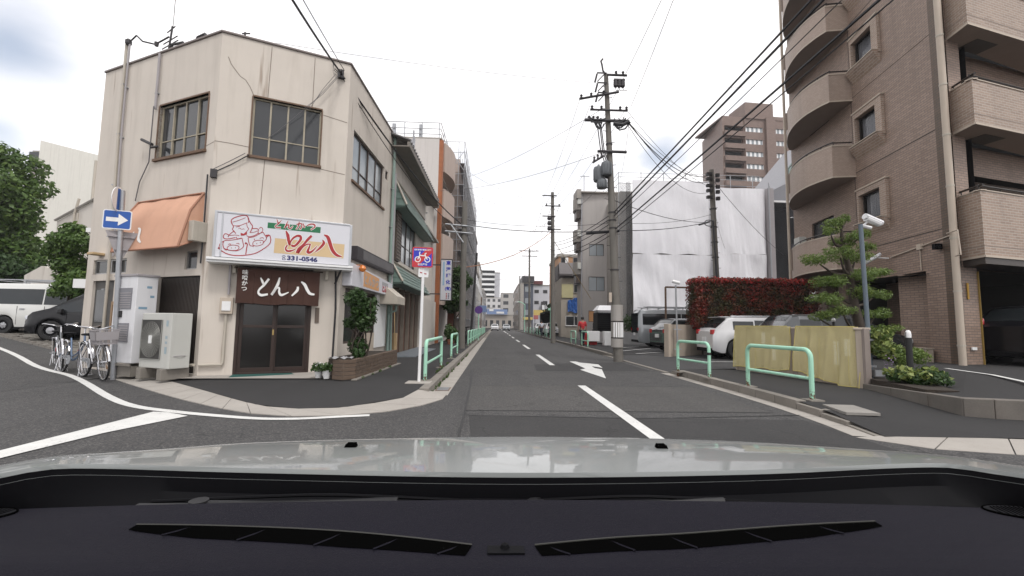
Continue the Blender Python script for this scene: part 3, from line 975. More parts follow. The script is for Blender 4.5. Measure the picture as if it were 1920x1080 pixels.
def steel_window(F, h, n, bar_z, label=None):
    s0, s1, z0, z1 = h
    fo = window(bld, F, s0, s1, z0, z1, M['rustcream'], M['glassd'], n, -.09, .035, rails=(bar_z,), bars=())
    m = MB(); m.fbox(F, s0 - .05, s1 + .05, -.03, .06, z0 - .06, z0); m.fbox(F, s0 - .02, s1 + .02, -.08, .012, z1, z1 + .04)
    m.fbox(F, s0 - .03, s0, -.1, .02, z0, z1); m.fbox(F, s1, s1 + .03, -.1, .02, z0, z1)
    m.build('sill', M['rust'], fo, bev=.004)
    return fo


steel_window(FA, wA, 4, 5.5); steel_window(FB, wB, 4, 5.48)
fo = window(bld, FC, *wC, M['brownframe'], M['glassl'], 4, -.09, .05, rails=(5.35,))
m = MB(); m.fbox(FC, wC[0] - .05, wC[1] + .05, -.03, .05, wC[2] - .06, wC[2]); m.build('sill', M['rust'], fo)
window(bld, FC, *smC, M['brownframe'], M['glassd'], 1, -.06, .03)
window(bld, FA, *win2, M['alu'], M['glassd'], 2, -.07, .035)
window(bld, FA, *small, M['alu'], M['glassd'], 1, -.07, .03)
window(bld, FC, *shopC, M['brownframe'], M['glassb'], 3, -.09, .06)
# side door
m = MB(); m.fbox(FA, doorA[0], doorA[1], -.1, -.06, .1, 2.22)
dr = m.build('side_door', mat('side_door_paint', (.08, .075, .07), .6), bld)
m = MB(); m.fbox(FA, .4, .9, -.06, -.045, 1.2, 2.0); m.build('door_pane', M['glassd'], dr)
m = MB(); m.fbox(FA, 1.3, 1.36, .0, .05, .1, 1.7); m.fbox(FA, 1.36, 1.6, .0, .05, 1.62, 1.7); m.fbox(FA, 1.54, 1.6, .0, .05, .1, 1.62)
m.build('wooden_frame', mat('raw_timber', (.30, .2, .12), .8), bld)
# slatted dark shutter
m = MB(); m.fbox(FA, *shut[:2], -.12, -.10, .15, 2.25); sh = m.build('shutter', M['black'], bld)
m = MB()
for k in range(30):
    s_ = shut[0] + .03 + k * .047
    m = MB(); m.fbox(FA, s_, s_ + .026, -.10, -.055, .18, 2.22); m.build('slat', mat('shutter_brown', (.03, .022, .018), .5), sh)
# sliding doors
dz0, dz1 = .12, 2.5
m = MB()
m.fbox(FB, .63, .69, -.12, .01, dz0, 2.55); m.fbox(FB, 2.06, 2.12, -.12, .01, dz0, 2.55); m.fbox(FB, .69, 2.06, -.12, .01, 2.49, 2.55)
m.fbox(FB, .69, 2.06, -.12, .0, dz0, dz0 + .04)
df = m.build('door_frame', M['door'], bld, bev=.004)
for s0, s1, o in ((.69, 1.40, -.05), (1.36, 2.06, -.09)):
    m = MB()
    m.fbox(FB, s0, s0 + .07, o - .02, o + .02, .16, 2.49); m.fbox(FB, s1 - .07, s1, o - .02, o + .02, .16, 2.49)
    m.fbox(FB, s0 + .07, s1 - .07, o - .02, o + .02, .16, .26); m.fbox(FB, s0 + .07, s1 - .07, o - .02, o + .02, 1.14, 1.20); m.fbox(FB, s0 + .07, s1 - .07, o - .02, o + .02, 2.38, 2.49)
    d1 = m.build('sliding_door', M['door'], bld, bev=.003)
    m = MB(); m.fbox(FB, s0 + .07, s1 - .07, o - .006, o, .26, 1.14); m.build('pane', M['glassb'], d1)
    m = MB(); m.fbox(FB, s0 + .07, s1 - .07, o - .006, o, 1.20, 2.38); m.build('pane', M['glassb'], d1)
m = MB(); m.fbox(FB, 1.345, 1.375, -.028, -.018, .98, 1.1); m.build('door_handle', mat('brass', (.5, .36, .14), .35, .8), bld)
# plinth step, pilaster trim
m = MB(); m.fbox(FB, -.05, 2.75, 0, .16, -.05, .125); m.build('step', M['conc_l'], bld, bev=.01)
# door plaque (vertical nameplate), left as dark strip with brushed marks
m = MB(); m.fbox(FB, 2.2, 2.29, 0, .02, 1.27, 1.62); npl = m.build('name_plate', mat('plate_wood', (.12, .09, .07), .5), bld)
# pipes on the left face
def pipe(F, pts, r, mt, name='drainpipe', clips=True, n=8):
    m = MB(); m.tube([F(*p) for p in pts], r, n); p = m.build(name, mt, bld, sm=True)
    if clips:
        zs = [q for q in np.arange(pts[-1][2] + .4, pts[0][2], 1.3)]
        c = MB()
        for z in zs: c.fbox(F, pts[0][0] - r - .015, pts[0][0] + r + .015, 0, pts[0][1] + r * .6, z - .012, z + .012)
        if zs: c.build('clip', M['metal'], p, kind='stuff')
    return p
pipe(FA, [(.95, .06, 8.35), (.96, .06, 6.0), (1.02, .06, 4.4), (1.1, .06, 2.3), (1.1, .06, .3)], .032, M['pipe'])
pipe(FA, [(1.06, .05, 8.3), (1.07, .05, 6.0), (1.14, .05, 4.4), (1.2, .05, 2.8)], .022, M['conduit'])
pipe(FA, [(2.36, .05, 7.7), (2.37, .05, 7.2), (2.37, .05, 6.3)], .028, M['conduit'])
pipe(FA, [(2.38, .09, 6.35), (2.34, .07, 5.0), (2.0, .05, 4.55), (1.9, .05, 4.1)], .012, M['cableg'], 'cable_run', False, 6)
m = MB(); m.tube([FA(2.08, .12, 5.56), FA(2.5, .12, 5.38)], .035, 8); m.tube([FA(2.5, 0, 5.38), FA(2.5, .14, 5.3)], .03, 6); m.build('overflow_pipe', M['fixture'], bld, sm=True)
pipe(FB, [(2.6, .05, 2.5), (2.64, .06, 1.6), (2.62, .06, .15)], .022, M['cable'], 'cable_run', False, 6)
pipe(FB, [(2.7, .35, 2.52), (2.66, .2, 2.4), (2.6, .06, 2.2)], .025, M['cable'], 'cable_run', False, 6)
pipe(FB, [(.47, .05, 2.55), (.47, .05, 1.85)], .025, M['conduit'], 'conduit', False)
pipe(FB, [(.45, .05, 1.42), (.45, .05, .42), (.43, .06, .35), (.3, .06, .35), (.02, .06, .35)], .03, M['pipe'], 'conduit', False)
pipe(FA, [(4.5, .06, .35), (3.9, .1, .3)], .03, M['pipe'], 'conduit', False)
m = MB(); m.fbox(FB, .33, .57, 0, .11, 1.43, 1.78); mt_ = m.build('meter_box', M['trimc'], bld, bev=.008)
m = MB(); m.fbox(FB, .37, .53, .11, .13, 1.5, 1.7); m.build('meter_face', M['white'], mt_)
pipe(FC, [(3.98, .08, 7.6), (3.98, .08, 5.0), (3.98, .08, 3.0), (4.0, .08, .2)], .05, M['pipegreen'])
pipe(FC, [(4.12, .1, 6.4), (4.12, .1, 3.4), (4.05, .12, 2.6)], .045, M['conduit'])
# vent hood box next to the awning, corner bracket with cable grips
m = MB(); m.fbox(FA, 4.37, 4.515, 0, .30, 2.95, 3.38); m.build('vent_hood', M['pipe'], bld, bev=.01)
m = MB(); m.fbox(FB, 2.42, 2.56, 0, .1, 7.3, 7.5); m.tube([FB(2.49, .1, 7.4), FB(2.5, .3, 7.38)], .02, 6)
m.tube([FB(2.35, .06, 7.5), FB(2.6, .06, 7.3)], .012, 6)
m.build('cable_bracket', M['fixture'], bld)
pipe(FB, [(2.3, .04, 7.66), (2.34, .05, 7.45), (2.45, .08, 7.38)], .008, M['cable'], 'cable_run', False, 6)
for a, b in ((0, 0), (.05, .04), (.11, .02)):
    pipe(FB, [(2.48 - a, .14, 7.34 - b), (2.1, .13 + a * .3, 6.74 + a), (1.72 + a, .12, 6.3)], .006, M['cableg'], 'cable_run', False, 5)
pipe(FB, [(.68, .08, 5.0), (.35, .07, 4.72), (.02, .06, 4.48)], .012, M['cable'], 'cable_run', False, 6)
pipe(FB, [(.60, .08, 5.02), (.3, .06, 4.78), (.0, .05, 4.55)], .008, M['cableg'], 'cable_run', False, 6)
pipe(FB, [(1.72, .08, 6.3), (1.2, -.04, 5.7), (1.0, -.05, 5.5)], .006, M['cableg'], 'cable_run', False, 5)
m = MB(); m.fbox(FB, -.02, .1, .0, .1, 4.38, 4.56); m.build('junction_box', M['fixture'], bld)
m = MB(); m.tube([FA(4.46, .05, 4.45), FA(4.47, .05, 3.3), FA(4.45, .05, 2.5)], .016, 6); m.build('cable_run', M['cable'], bld)

# roof ironwork: television aerial and ladder rail
ant = thing('roof_aerial', 'small rusty aerial mast with cross arms standing on the roof edge of the corner building', 'aerial', (-8.5, 11, HB))
m = MB(); m.tube([FA(2.2, -.2, HB), FA(2.3, -.2, HB + .85)], .022, 6); m.build('mast', M['fixture'], ant)
m = MB()
for z, l in ((.78, .14), (.5, .26), (.38, .3)): m.tube([FA(2.25 - l, -.2, HB + z - .05), FA(2.27 + l, -.2, HB + z + .04)], .014, 5)
m.build('cross_arm', M['fixture'], ant)
m = MB(); m.tube([FA(1.1, .04, HB + .62), FA(1.3, .04, HB + .7), FA(1.5, 0, HB + .52), FA(1.85, -.1, HB + .42), FA(2.2, -.2, HB + .6)], .02, 6); m.build('cable', M['cable'], ant)
m = MB(); m.lathe([(.05, 0), (.07, .03), (.07, .12), (.03, .16)], FA(1.02, .06, HB + .5), n=8); m.lathe([(.04, 0), (.05, .1)], FA(1.9, -.1, HB + .36), n=8); m.build('insulator', M['fixture'], ant)
br = thing('roof_spotlight', 'small dark fitting standing on the roof edge above the chamfered front', 'roof fitting', (-5.6, 9.9, HB))
m = MB(); m.tube([FB(.42, -.05, HB + .04), FB(.42, -.05, HB + .17)], .02, 6); m.tube([FB(.36, -.05, HB + .12), FB(.52, -.05, HB + .17)], .016, 6); m.build('fitting', M['fixture'], br)
br = thing('roof_vent', 'dark bent vent pipe on the roof edge above the left window', 'vent', (-7.3, 10.2, HB))
m = MB(); m.tube([FA(3.4, -.1, HB + .04), FA(3.5, -.1, HB + .2), FA(3.75, -.1, HB + .22), FA(3.9, -.1, HB + .06)], .035, 6); m.build('vent_pipe', M['fixture'], br)
m = MB(); m.tube([FA(2.55, -.03, HB + .05), FA(2.7, -.02, HB + .16), FA(3.1, -.02, HB + .12)], .03, 6); m.build('pipe_end', M['fixture'], br)

# ---- shop sign over the door
sg = thing('shop_sign', 'large white shop sign with red brush lettering and chef drawing over the brown doors', 'sign', (-5, 10, 2.5))
OB = .40
m = MB(); m.fbox(FB, .22, 2.85, .03, OB - .012, 2.62, 3.56); m.build('sign_face', M['signw'], sg)
ztop = lambda s: 3.60 - (s - .22) / 2.63 * .03
m = MB()
m.fbox(FB, .17, .22, .02, OB, 2.60, 3.60); m.fbox(FB, 2.85, 2.90, .02, OB, 2.60, 3.58); m.fbox(FB, .22, 2.85, .02, OB, 3.56, 3.60); m.fbox(FB, .3, .33, OB - .02, OB - .002, 2.62, 3.56)
m.build('sign_frame', M['signframe'], sg, bev=.004)
m = MB()
m.fbox(FB, .08, 2.95, 0, OB + .05, 2.55, 2.60); m.fbox(FB, .08, 2.95, 0, OB + .02, 2.50, 2.545); m.build('sign_ledge', M['white'], sg, bev=.006)
m = MB(); m.fbox(FB, .52, .58, .02, .12, 2.32, 2.50); m.fbox(FB, 2.38, 2.44, .02, .12, 2.28, 2.50); m.build('bracket', M['pipe'], sg)


def sgmap(x, y):
    yt = 100 + (x - 75) * .1326; yb = 720 + (x - 45) * .0869
    v = (y - yt) / (yb - yt); s = (x - 60) / 1825.
    return .22 + 2.63 * s, 3.575 - .955 * v


def strokes(name, mt, parent, F, to, L, o0, o1=None):
    m = MB(); m.F = F
    for pts, wd in L: stroke(m, pts, wd, to, o0, o0 if o1 is None else o1)
    return m.build(name, mt, parent)


def patch(name, mt, parent, F, to, pts, o, o2=None):
    m = MB(); m.poly([F(to(*p)[0], o, to(*p)[1]) for p in pts]); return m.build(name, mt, parent)


oo = OB - .011
patch('beige_bar', M['ink_beige'], sg, FB, sgmap, [(812, 482), (1812, 595), (1805, 785), (808, 685)], oo + .001)
patch('green_bar', M['ink_green'], sg, FB, sgmap, [(705, 262), (1445, 350), (1442, 430), (703, 340)], oo + .001)
BIG = [([(955, 385), (985, 450), (1000, 520), (1020, 585)], [14, 44, 40, 30]), ([(1012, 580), (1050, 500), (1110, 460), (1160, 468), (1165, 510), (1120, 570), (1080, 598), (1040, 585)], [10, 26, 30, 34, 38, 34, 30, 30]),
       ([(985, 585), (965, 625), (985, 660), (1040, 662), (1100, 640)], [20, 22, 26, 26, 8]),
       ([(1320, 462), (1270, 510), (1210, 580), (1150, 640), (1130, 695)], [34, 40, 30, 44, 50]), ([(1140, 690), (1200, 620), (1255, 580), (1310, 575)], [36, 16, 20, 12]),
       ([(1310, 575), (1290, 630), (1275, 680), (1310, 690), (1360, 655), (1410, 600)], [14, 30, 40, 34, 22, 5]),
       ([(1478, 522), (1500, 570), (1450, 630), (1380, 688)], [6, 44, 36, 8]), ([(1498, 455), (1555, 490), (1590, 570), (1635, 670), (1700, 735), (1775, 758)], [12, 46, 52, 48, 38, 14])]
strokes('lettering', M['ink_white'], sg, FB, sgmap, [(p, [w_ + 16 for w_ in wd]) for p, wd in BIG], oo + .002)
for a_, b_ in ((0, 3), (3, 6), (6, 8)): strokes('lettering', M['ink_red'], sg, FB, sgmap, BIG[a_:b_], oo + .004)
tm, tz = sgmap(1078, 318)
SM = [([(822, 222), (838, 262), (842, 285)], [8, 16, 12]), ([(885, 238), (850, 280), (812, 315), (830, 338), (885, 338)], [8, 16, 14, 16, 16]), ([(978, 245), (955, 300), (935, 352)], [8, 16, 14]), ([(935, 352), (965, 310), (990, 305), (990, 345), (1020, 352), (1048, 318)], [8, 14, 14, 18, 16, 6]),
      ([(1095, 300), (1160, 292), (1172, 320), (1155, 362), (1132, 362)], [14, 16, 16, 16, 8]), ([(1132, 262), (1125, 320), (1095, 372)], [10, 16, 10]), ([(1185, 288), (1205, 330), (1202, 352)], [8, 18, 16]), ([(1240, 322), (1300, 302), (1350, 312), (1355, 345), (1300, 382)], [12, 18, 18, 20, 10])]
strokes('lettering', M['ink_white'], sg, FB, sgmap, [(p, [w_ + 14 for w_ in wd]) for p, wd in SM], oo + .002)
for a_, b_ in ((0, 2), (2, 4), (4, 7), (7, 8)): strokes('lettering', M['ink_red'], sg, FB, sgmap, SM[a_:b_], oo + .004)
s_, z_ = sgmap(1205, 778)
text_mesh('331-0546', .135, M['ink_navy'], 'phone_number', sg, FB, s_, z_ , oo + .002, offset=.006, extrude=.0005, sx=1.2)
s_, z_ = sgmap(945, 755)
tel = [([(922, 735), (935, 728), (955, 728), (970, 738)], 9), ([(930, 750), (962, 752)], 6), ([(928, 778), (935, 758), (960, 760), (970, 782), (928, 778)], 7)]
strokes('phone_symbol', M['ink_navy'], sg, FB, sgmap, tel, oo + .002)
# line drawing: a cook with a flat hat above two pigs on a dish
ART = [([(245, 275), (232, 230), (260, 195), (340, 165), (410, 158), (440, 185), (455, 225), (450, 262)], 12), ([(250, 250), (330, 225), (410, 190)], 7), ([(262, 300), (340, 300), (435, 262)], 8), ([(245, 275), (265, 315), (255, 350), (275, 375), (300, 410)], 10),
       ([(440, 200), (480, 270), (508, 310), (500, 350), (480, 400)], 11), ([(430, 270), (440, 320), (460, 345), (440, 380)], 8), ([(300, 320), (345, 312)], 7), ([(330, 345), (350, 335), (365, 352)], 6), ([(370, 355), (395, 345), (405, 355)], 6),
       ([(275, 375), (230, 415), (205, 455), (215, 430), (170, 410), (150, 440), (160, 475), (210, 482), (300, 465)], 10), ([(225, 435), (300, 430), (345, 440)], 7), ([(505, 345), (560, 345), (590, 360)], 10), ([(480, 400), (530, 395), (585, 375)], 7),
       ([(590, 360), (585, 395), (600, 415), (640, 385), (640, 345), (612, 328), (600, 350)], 8), ([(310, 455), (320, 480), (350, 480), (375, 470)], 8), ([(440, 440), (470, 455), (540, 440), (590, 405)], 9),
       ([(165, 505), (250, 500), (345, 485), (385, 475)], 9), ([(160, 510), (150, 555), (165, 610), (200, 640)], 10), ([(385, 480), (400, 540), (410, 590), (370, 630), (320, 648), (235, 640), (170, 615)], 9), ([(165, 510), (120, 540), (105, 590)], 9),
       ([(205, 600), (240, 572), (300, 570), (345, 585), (352, 615), (320, 642), (245, 640), (210, 625), (205, 600)], 8), ([(255, 604), (262, 612)], 9), ([(305, 602), (312, 610)], 9), ([(215, 560), (240, 550), (245, 570)], 7), ([(315, 550), (345, 545), (352, 565)], 7),
       ([(460, 470), (470, 520), (490, 575), (540, 590)], 9), ([(460, 470), (540, 455), (640, 400), (670, 430), (700, 480), (680, 520), (655, 545)], 9), ([(525, 560), (535, 525), (580, 508), (640, 510), (665, 530), (650, 565), (590, 585), (540, 580), (525, 560)], 8), ([(573, 548), (580, 556)], 9), ([(620, 535), (628, 542)], 9), ([(540, 485), (545, 505)], 9), ([(610, 480), (650, 472), (660, 490)], 7),
       ([(95, 600), (150, 655), (240, 700), (340, 715), (450, 710), (570, 685), (680, 620), (745, 560), (758, 500), (740, 440)], 12), ([(445, 700), (450, 620), (455, 560), (430, 535)], 13), ([(430, 540), (440, 555)], 24), ([(690, 445), (735, 440)], 20), ([(95, 605), (135, 620)], 26), ([(740, 440), (700, 470), (700, 500)], 8)]
strokes('drawing', M['ink_red'], sg, FB, sgmap, ART, oo + .003)
patch('scarf', M['ink_red'], sg, FB, sgmap, [(360, 400), (400, 415), (440, 375), (442, 425), (400, 440), (365, 440)], oo + .003)

# ---- noren curtain: five hanging cloths
nr = thing('noren_curtain', 'brown noren cloth curtain with white brush lettering hanging across the sliding doors', 'curtain', (-5, 10, 1.6))
NO = .2
def nmap(x, y):
    return .62 + (x - 182) / 442 * 1.64, 2.42 - (y - (462 + (x - 182) * .063)) / 177. * .76
for k in range(5):
    m = MB(); s0 = .62 + .328 * k; rows = []
    for i in range(9):
        a = s0 + .326 * i / 8; row = []
        for j in range(7):
            z = 2.42 - .76 * j / 6 + (.012 * math.sin(k * 2.1 + i * .4) if j == 6 else 0)
            row.append(FB(a, NO + .012 * (j / 6) * math.sin(i / 8 * PI * 2 + k * 1.3), z))
        rows.append(row)
    m.grid(rows); o = m.build('cloth_panel', M['noren'], nr, sm=60)
m = MB(); m.tube([FB(.56, NO - .01, 2.44), FB(2.32, NO - .01, 2.44)], .018, 8); m.build('rod', M['door'], nr, sm=True)
NB = [([(302, 512), (312, 530), (322, 552)], [5, 12, 9]), ([(346, 518), (322, 550), (300, 572), (296, 590), (312, 602), (345, 598)], [12, 13, 10, 11, 13, 10]),
      ([(402, 512), (395, 545), (378, 580), (364, 602)], [7, 15, 14, 13]), ([(366, 602), (385, 572), (402, 566), (404, 590), (418, 604), (455, 590)], [7, 9, 9, 12, 13, 4]),
      ([(503, 562), (500, 582), (472, 610)], [11, 15, 8]), ([(520, 536), (540, 552), (556, 580), (572, 600), (598, 606)], [6, 16, 16, 14, 9])]
for a_, b_ in ((0, 2), (2, 4), (4, 6)): strokes('lettering', M['ink_white'], nr, FB, nmap, NB[a_:b_], NO + .02)
s_, z_ = nmap(225, 545)
for i, ch in enumerate('味噌かつ'):
    text_mesh(ch, .115, M['ink_white'], 'lettering', nr, FB, s_ - .01, 2.33 - i * .118, NO + .019, offset=.002, extrude=.0004)

# ---- street-side fascia signs
sb = thing('fascia_sign', 'white and orange illuminated fascia sign with red lettering above the street-side window', 'sign', (-3.6, 12, 2))
def fc_poly(m, pts, o0, o1):
    v = [FC(s, o0, z) for s, z in pts] + [FC(s, o1, z) for s, z in pts]; n = len(pts)
    m.mesh(v, [tuple(range(n, 2 * n)), tuple(reversed(range(n)))] + [(i, (i + 1) % n, n + (i + 1) % n, n + i) for i in range(n)])
m = MB(); fc_poly(m, [(.1, 2.18), (3.72, 2.16), (3.76, 2.56), (.1, 2.74)], .0, .24); m.build('sign_box', M['signw'], sb, bev=.01)
m = MB(); fc_poly(m, [(.95, 2.24), (2.3, 2.21), (2.3, 2.58), (.95, 2.66)], .24, .244); m.build('orange_panel', M['ink_orange'], sb)
for i, ch in enumerate('とんかつ'): text_mesh(ch, .3, M['ink_grey'], 'lettering', sb, FC, 1.12 + .34 * i, 2.42 - .01 * i, .246, offset=.008, extrude=.001)
text_mesh('とん八', .22, M['ink_red'], 'lettering', sb, FC, 2.95, 2.31, .246, offset=.012, extrude=.001)
m = MB(); fc_poly(m, [(2.62, 2.43), (3.25, 2.42), (3.25, 2.51), (2.62, 2.53)], .24, .243); m.build('grey_bar', M['ink_grey'], sb)
m = MB(); m.lathe([(.0, -.09), (.06, -.07), (.09, 0), (.06, .07), (0, .09)], FC(.6, .32, 2.66), n=10); m.tube([FC(.6, .0, 2.75), FC(.6, .32, 2.75), FC(.6, .32, 2.7)], .012, 6)
m.build('orange_lamp', mat('orange_globe', (.65, .2, .04), .3), sb, sm=True)
sb2 = thing('blank_fascia', 'weathered dark grey blank fascia board under the upper street-side window', 'fascia board', (-3.6, 12, 3))
m = MB(); m.fbox(FC, .5, 4.02, 0, .2, 2.9, 3.23); m.build('board', mat('dark_board', (.035, .03, .035), .6), sb2)
m = MB(); m.fbox(FC, .95, 3.9, .2, .206, 2.95, 3.19); m.build('faded_panel', mat('faded_panel_grey', (.12, .115, .12), .7, var=.3, streak=.2), sb2)
# white bay panel and vent canopy
m = MB(); m.fbox(FC, 2.75, 3.8, .0, .05, .55, 2.15); m.build('white_panel', M['white'], bld)
m = MB(); m.fbox(FC, 1.9, 2.7, .0, .03, .3, 1.0); m.build('lower_panel', M['trimc'], bld)
vc_ = thing('vent_canopy', 'cream sheet metal vent canopy with sloped top at the end of the fascia sign', 'vent canopy', (-3.4, 13.5, 2))
m = MB(); v = [FC(s, o, z) for s in (3.05, 4.05) for o, z in ((.0, 2.5), (.12, 2.5), (.6, 2.12), (.6, 1.88), (.0, 1.88))]
m.mesh(v, [(4, 3, 2, 1, 0), (5, 6, 7, 8, 9), (0, 1, 6, 5), (1, 2, 7, 6), (2, 3, 8, 7), (3, 4, 9, 8), (4, 0, 5, 9)])
m.build('canopy', M['pipe'], vc_, bev=.01)
m = MB(); m.tube([FC(3.9, .35, 1.88), FC(3.9, .35, 1.7), FC(3.9, .12, 1.62), FC(3.9, .12, .3)], .04, 8); m.build('down_pipe', M['pipegreen'], vc_, sm=True)

# ---- awning on the left face
aw = thing('awning', 'faded salmon canvas awning with white lettering on the left face of the corner building', 'awning', (-8, 10.5, 3))
s0, s1 = 1.98, 4.34; zt, zm, zb, om, ob = 4.06, 3.62, 2.80, .30, .46
m = MB(); rows = []
for i in range(13):
    a = s0 + (s1 - s0) * i / 12; row = []
    for j in range(9):
        t = j / 8
        if t < .3: q = t / .3; o, z = om * q * .9, zt - (zt - zm) * q
        else: q = (t - .3) / .7; o, z = om * .9 + (ob - om * .9) * q, zm - (zm - zb) * q
        row.append(FA(a, o + .012 * math.sin(i * 1.6), z + (.0)))
    rows.append(row)
m.grid(rows); m.build('canvas', M['awning'], aw, sm=50)
m = MB()
m.poly([FA(s1, 0, zt), FA(s1, om * .9, zm), FA(s1, ob, zb), FA(s1, 0, zb + .25)]); m.build('side_flap', M['awning'], aw); m = MB(); m.poly([FA(s0, 0, zt), FA(s0, 0, zb + .25), FA(s0, ob, zb), FA(s0, om * .9, zm)])
m.build('side_flap', M['awning'], aw)
m = MB()
for a in (s0, s1): m.tube([FA(a, .02, zt), FA(a, om * .9, zm), FA(a, ob, zb)], .022, 6)
m.tube([FA(s0, ob, zb), FA(s1, ob, zb)], .022, 6); m.tube([FA(s0, .02, zt), FA(s1, .02, zt)], .02, 6); m.tube([FA(s0, 0, zb + .25), FA(s0, ob, zb)], .015, 6); m.tube([FA(s1, 0, zb + .25), FA(s1, ob, zb)], .015, 6)
m.build('frame_tube', M['awnings'], aw, sm=True)
def aF(s, o, z):      # on the sloping front of the awning
    q = (zm - z) / (zm - zb); return FA(s, om * .9 + (ob - om * .9) * q + .02 + o, z)
aF_ = aF
m = MB(); m.F = aF
for p, wd in [([(2.62, 3.24), (2.56, 3.1), (2.40, 3.0)], [.03, .08, .02]), ([(2.72, 3.32), (2.82, 3.26), (2.88, 3.06), (3.02, 2.96)], [.02, .08, .08, .03])]:
    stroke(m, p, wd, lambda x, y: (x, y), 0, .0)
m.build('lettering', M['ink_white'], aw)

# ---- cabinets against the left face
cb = thing('cold_store_cabinet', 'tall white utility cabinet with grey vent panels beside the bicycles', 'cabinet', (-8, 11, 0))
c0, c1 = 2.5, 3.3
m = MB(); m.fbox(FA, c0, c1, .18, .58, .36, 2.2); m.build('body', M['whitec'], cb, bev=.012)
m = MB(); m.fbox(FA, c0 - .02, c1 + .02, .16, .6, 2.2, 2.25); m.build('top_plate', M['conduit'], cb, bev=.006)
for z0, z1, a, b in ((1.5, 1.95, .14, .66), (.80, 1.2, .14, .64)):
    m = MB(); m.fbox(FA, c0 + a, c0 + b, .58, .592, z0, z1); vp = m.build('vent_panel', mat('vent_grey', (.2, .2, .22), .6), cb)
    m = MB()
    for k in range(7): m.fbox(FA, c0 + a + .02, c0 + b - .02, .592, .598, z0 + .03 + k * .05, z0 + .05 + k * .05)
    m.build('louvre', M['conduit'], vp)
m = MB(); m.fbox(FA, c0 + .27, c0 + .36, .58, .6, 1.32, 1.46); m.build('handle', M['black'], cb)
m = MB(); m.fbox(FA, c0, c1, .57, .6, .3, .345); m.fbox(FA, c0 + .04, c1 - .04, .05, .55, .08, .3); m.build('plinth', M['kerb'], cb)
m = MB()
for z, a, b, c in ((1.95, .12, .24, 0), (1.5, .2, .4, 1), (1.75, .05, .15, 0)):
    m.poly([FA(c1 + .003, .2 + a * .8, z), FA(c1 + .003, .2 + b * .8, z), FA(c1 + .003, .2 + b * .8, z + .05), FA(c1 + .003, .2 + a * .8, z + .05)])
m.build('sticker', mat('sticker_blue', (.2, .32, .42), .5), cb)

ac = thing('outdoor_unit', 'ivory air conditioner outdoor unit with round fan grille on concrete blocks', 'air conditioner', (-7.5, 10.8, 0))
a0, a1, ao0, ao1 = 3.55, 4.52, .16, .56
m = MB(); m.fbox(FA, a0, a1, ao0, ao1, .3, 1.42); m.build('casing', M['ac'], ac, bev=.015)
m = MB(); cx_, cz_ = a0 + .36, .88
m.fbox(FA, cx_ - .33, cx_ + .33, ao1, ao1 + .006, cz_ - .4, cz_ + .4); m.build('fan_shade_panel', mat('fan_shadow', (.045, .043, .04), .6), ac)  # flat dark panel painted for the shade behind the grille
m = MB()
for r in np.linspace(.06, .36, 9):
    pts = [FA(cx_ + r * .9 * math.cos(t), ao1 + .022, cz_ + r * math.sin(t)) for t in np.linspace(0, 2 * PI, 25)]
    m.tube(pts, .004, 4, False)
for t in np.linspace(0, 2 * PI, 33)[:-1]:
    m.tube([FA(cx_ + .05 * math.cos(t), ao1 + .02, cz_ + .05 * math.sin(t)), FA(cx_ + .32 * math.cos(t + .5), ao1 + .018, cz_ + .36 * math.sin(t + .5))], .004, 4, False)
for s in (-1, 1): m.tube([FA(cx_ + s * .33, ao1 + .015, cz_ - .4), FA(cx_ + s * .33, ao1 + .015, cz_ + .4)], .008, 4)
for s in (-1, 1): m.tube([FA(cx_ - .33, ao1 + .015, cz_ + s * .4), FA(cx_ + .33, ao1 + .015, cz_ + s * .4)], .008, 4)
m.build('fan_grille', M['grille'], ac)
m = MB(); m.fbox(FA, cx_ - .05, cx_ + .05, ao1 + .02, ao1 + .03, cz_ - .08, cz_ + .08); m.build('badge', M['white'], ac)
m = MB()
for z, h in ((1.15, .12), (.9, .06), (.8, .05), (.6, .14)): m.poly([FA(a1 - .16, ao1 + .003, z), FA(a1 - .09, ao1 + .003, z), FA(a1 - .09, ao1 + .003, z + h), FA(a1 - .16, ao1 + .003, z + h)])
m.build('sticker', mat('sticker_pale', (.3, .38, .42), .5), ac)
m = MB(); m.tube([FA(a1 + .004, .25, .55), FA(a1 + .03, .36, .56), FA(a1 + .004, .48, .55)], .008, 6); m.build('handle', M['conduit'], ac)
for s in (a0 + .08, a1 - .22):
    m = MB(); m.fbox(FA, s, s + .15, ao0 - .05, ao1 + .08, .08, .3); m.build('concrete_block', M['kerb'], ac, bev=.01)
# ------------------------------------------------------------------ foliage
LM = dict(
    deep=mat_leaf('leaf_deep', (.022, .05, .012), (.05, .095, .022), .5, (.035, .075, .02)),
    mid=mat_leaf('leaf_mid', (.03, .07, .018), (.075, .125, .03), .5, (.05, .10, .025)),
    pine=mat_leaf('leaf_pine', (.085, .145, .032), (.20, .26, .06), .5, (.11, .17, .035)),
    tree=mat_leaf('leaf_tree', (.035, .08, .016), (.13, .20, .04), .5, (.07, .13, .025)),
    pale=mat_leaf('leaf_variegated', (.30, .34, .10), (.08, .14, .035), .5),
    red=mat_leaf('leaf_red', (.27, .028, .02), (.13, .03, .02), .45, (.06, .055, .02)),
    redtop=mat_leaf('leaf_bright_red', (.45, .035, .035), (.30, .03, .025), .4),
    grass=mat_leaf('grass_blade', (.04, .08, .02), (.08, .12, .03), .6),
)


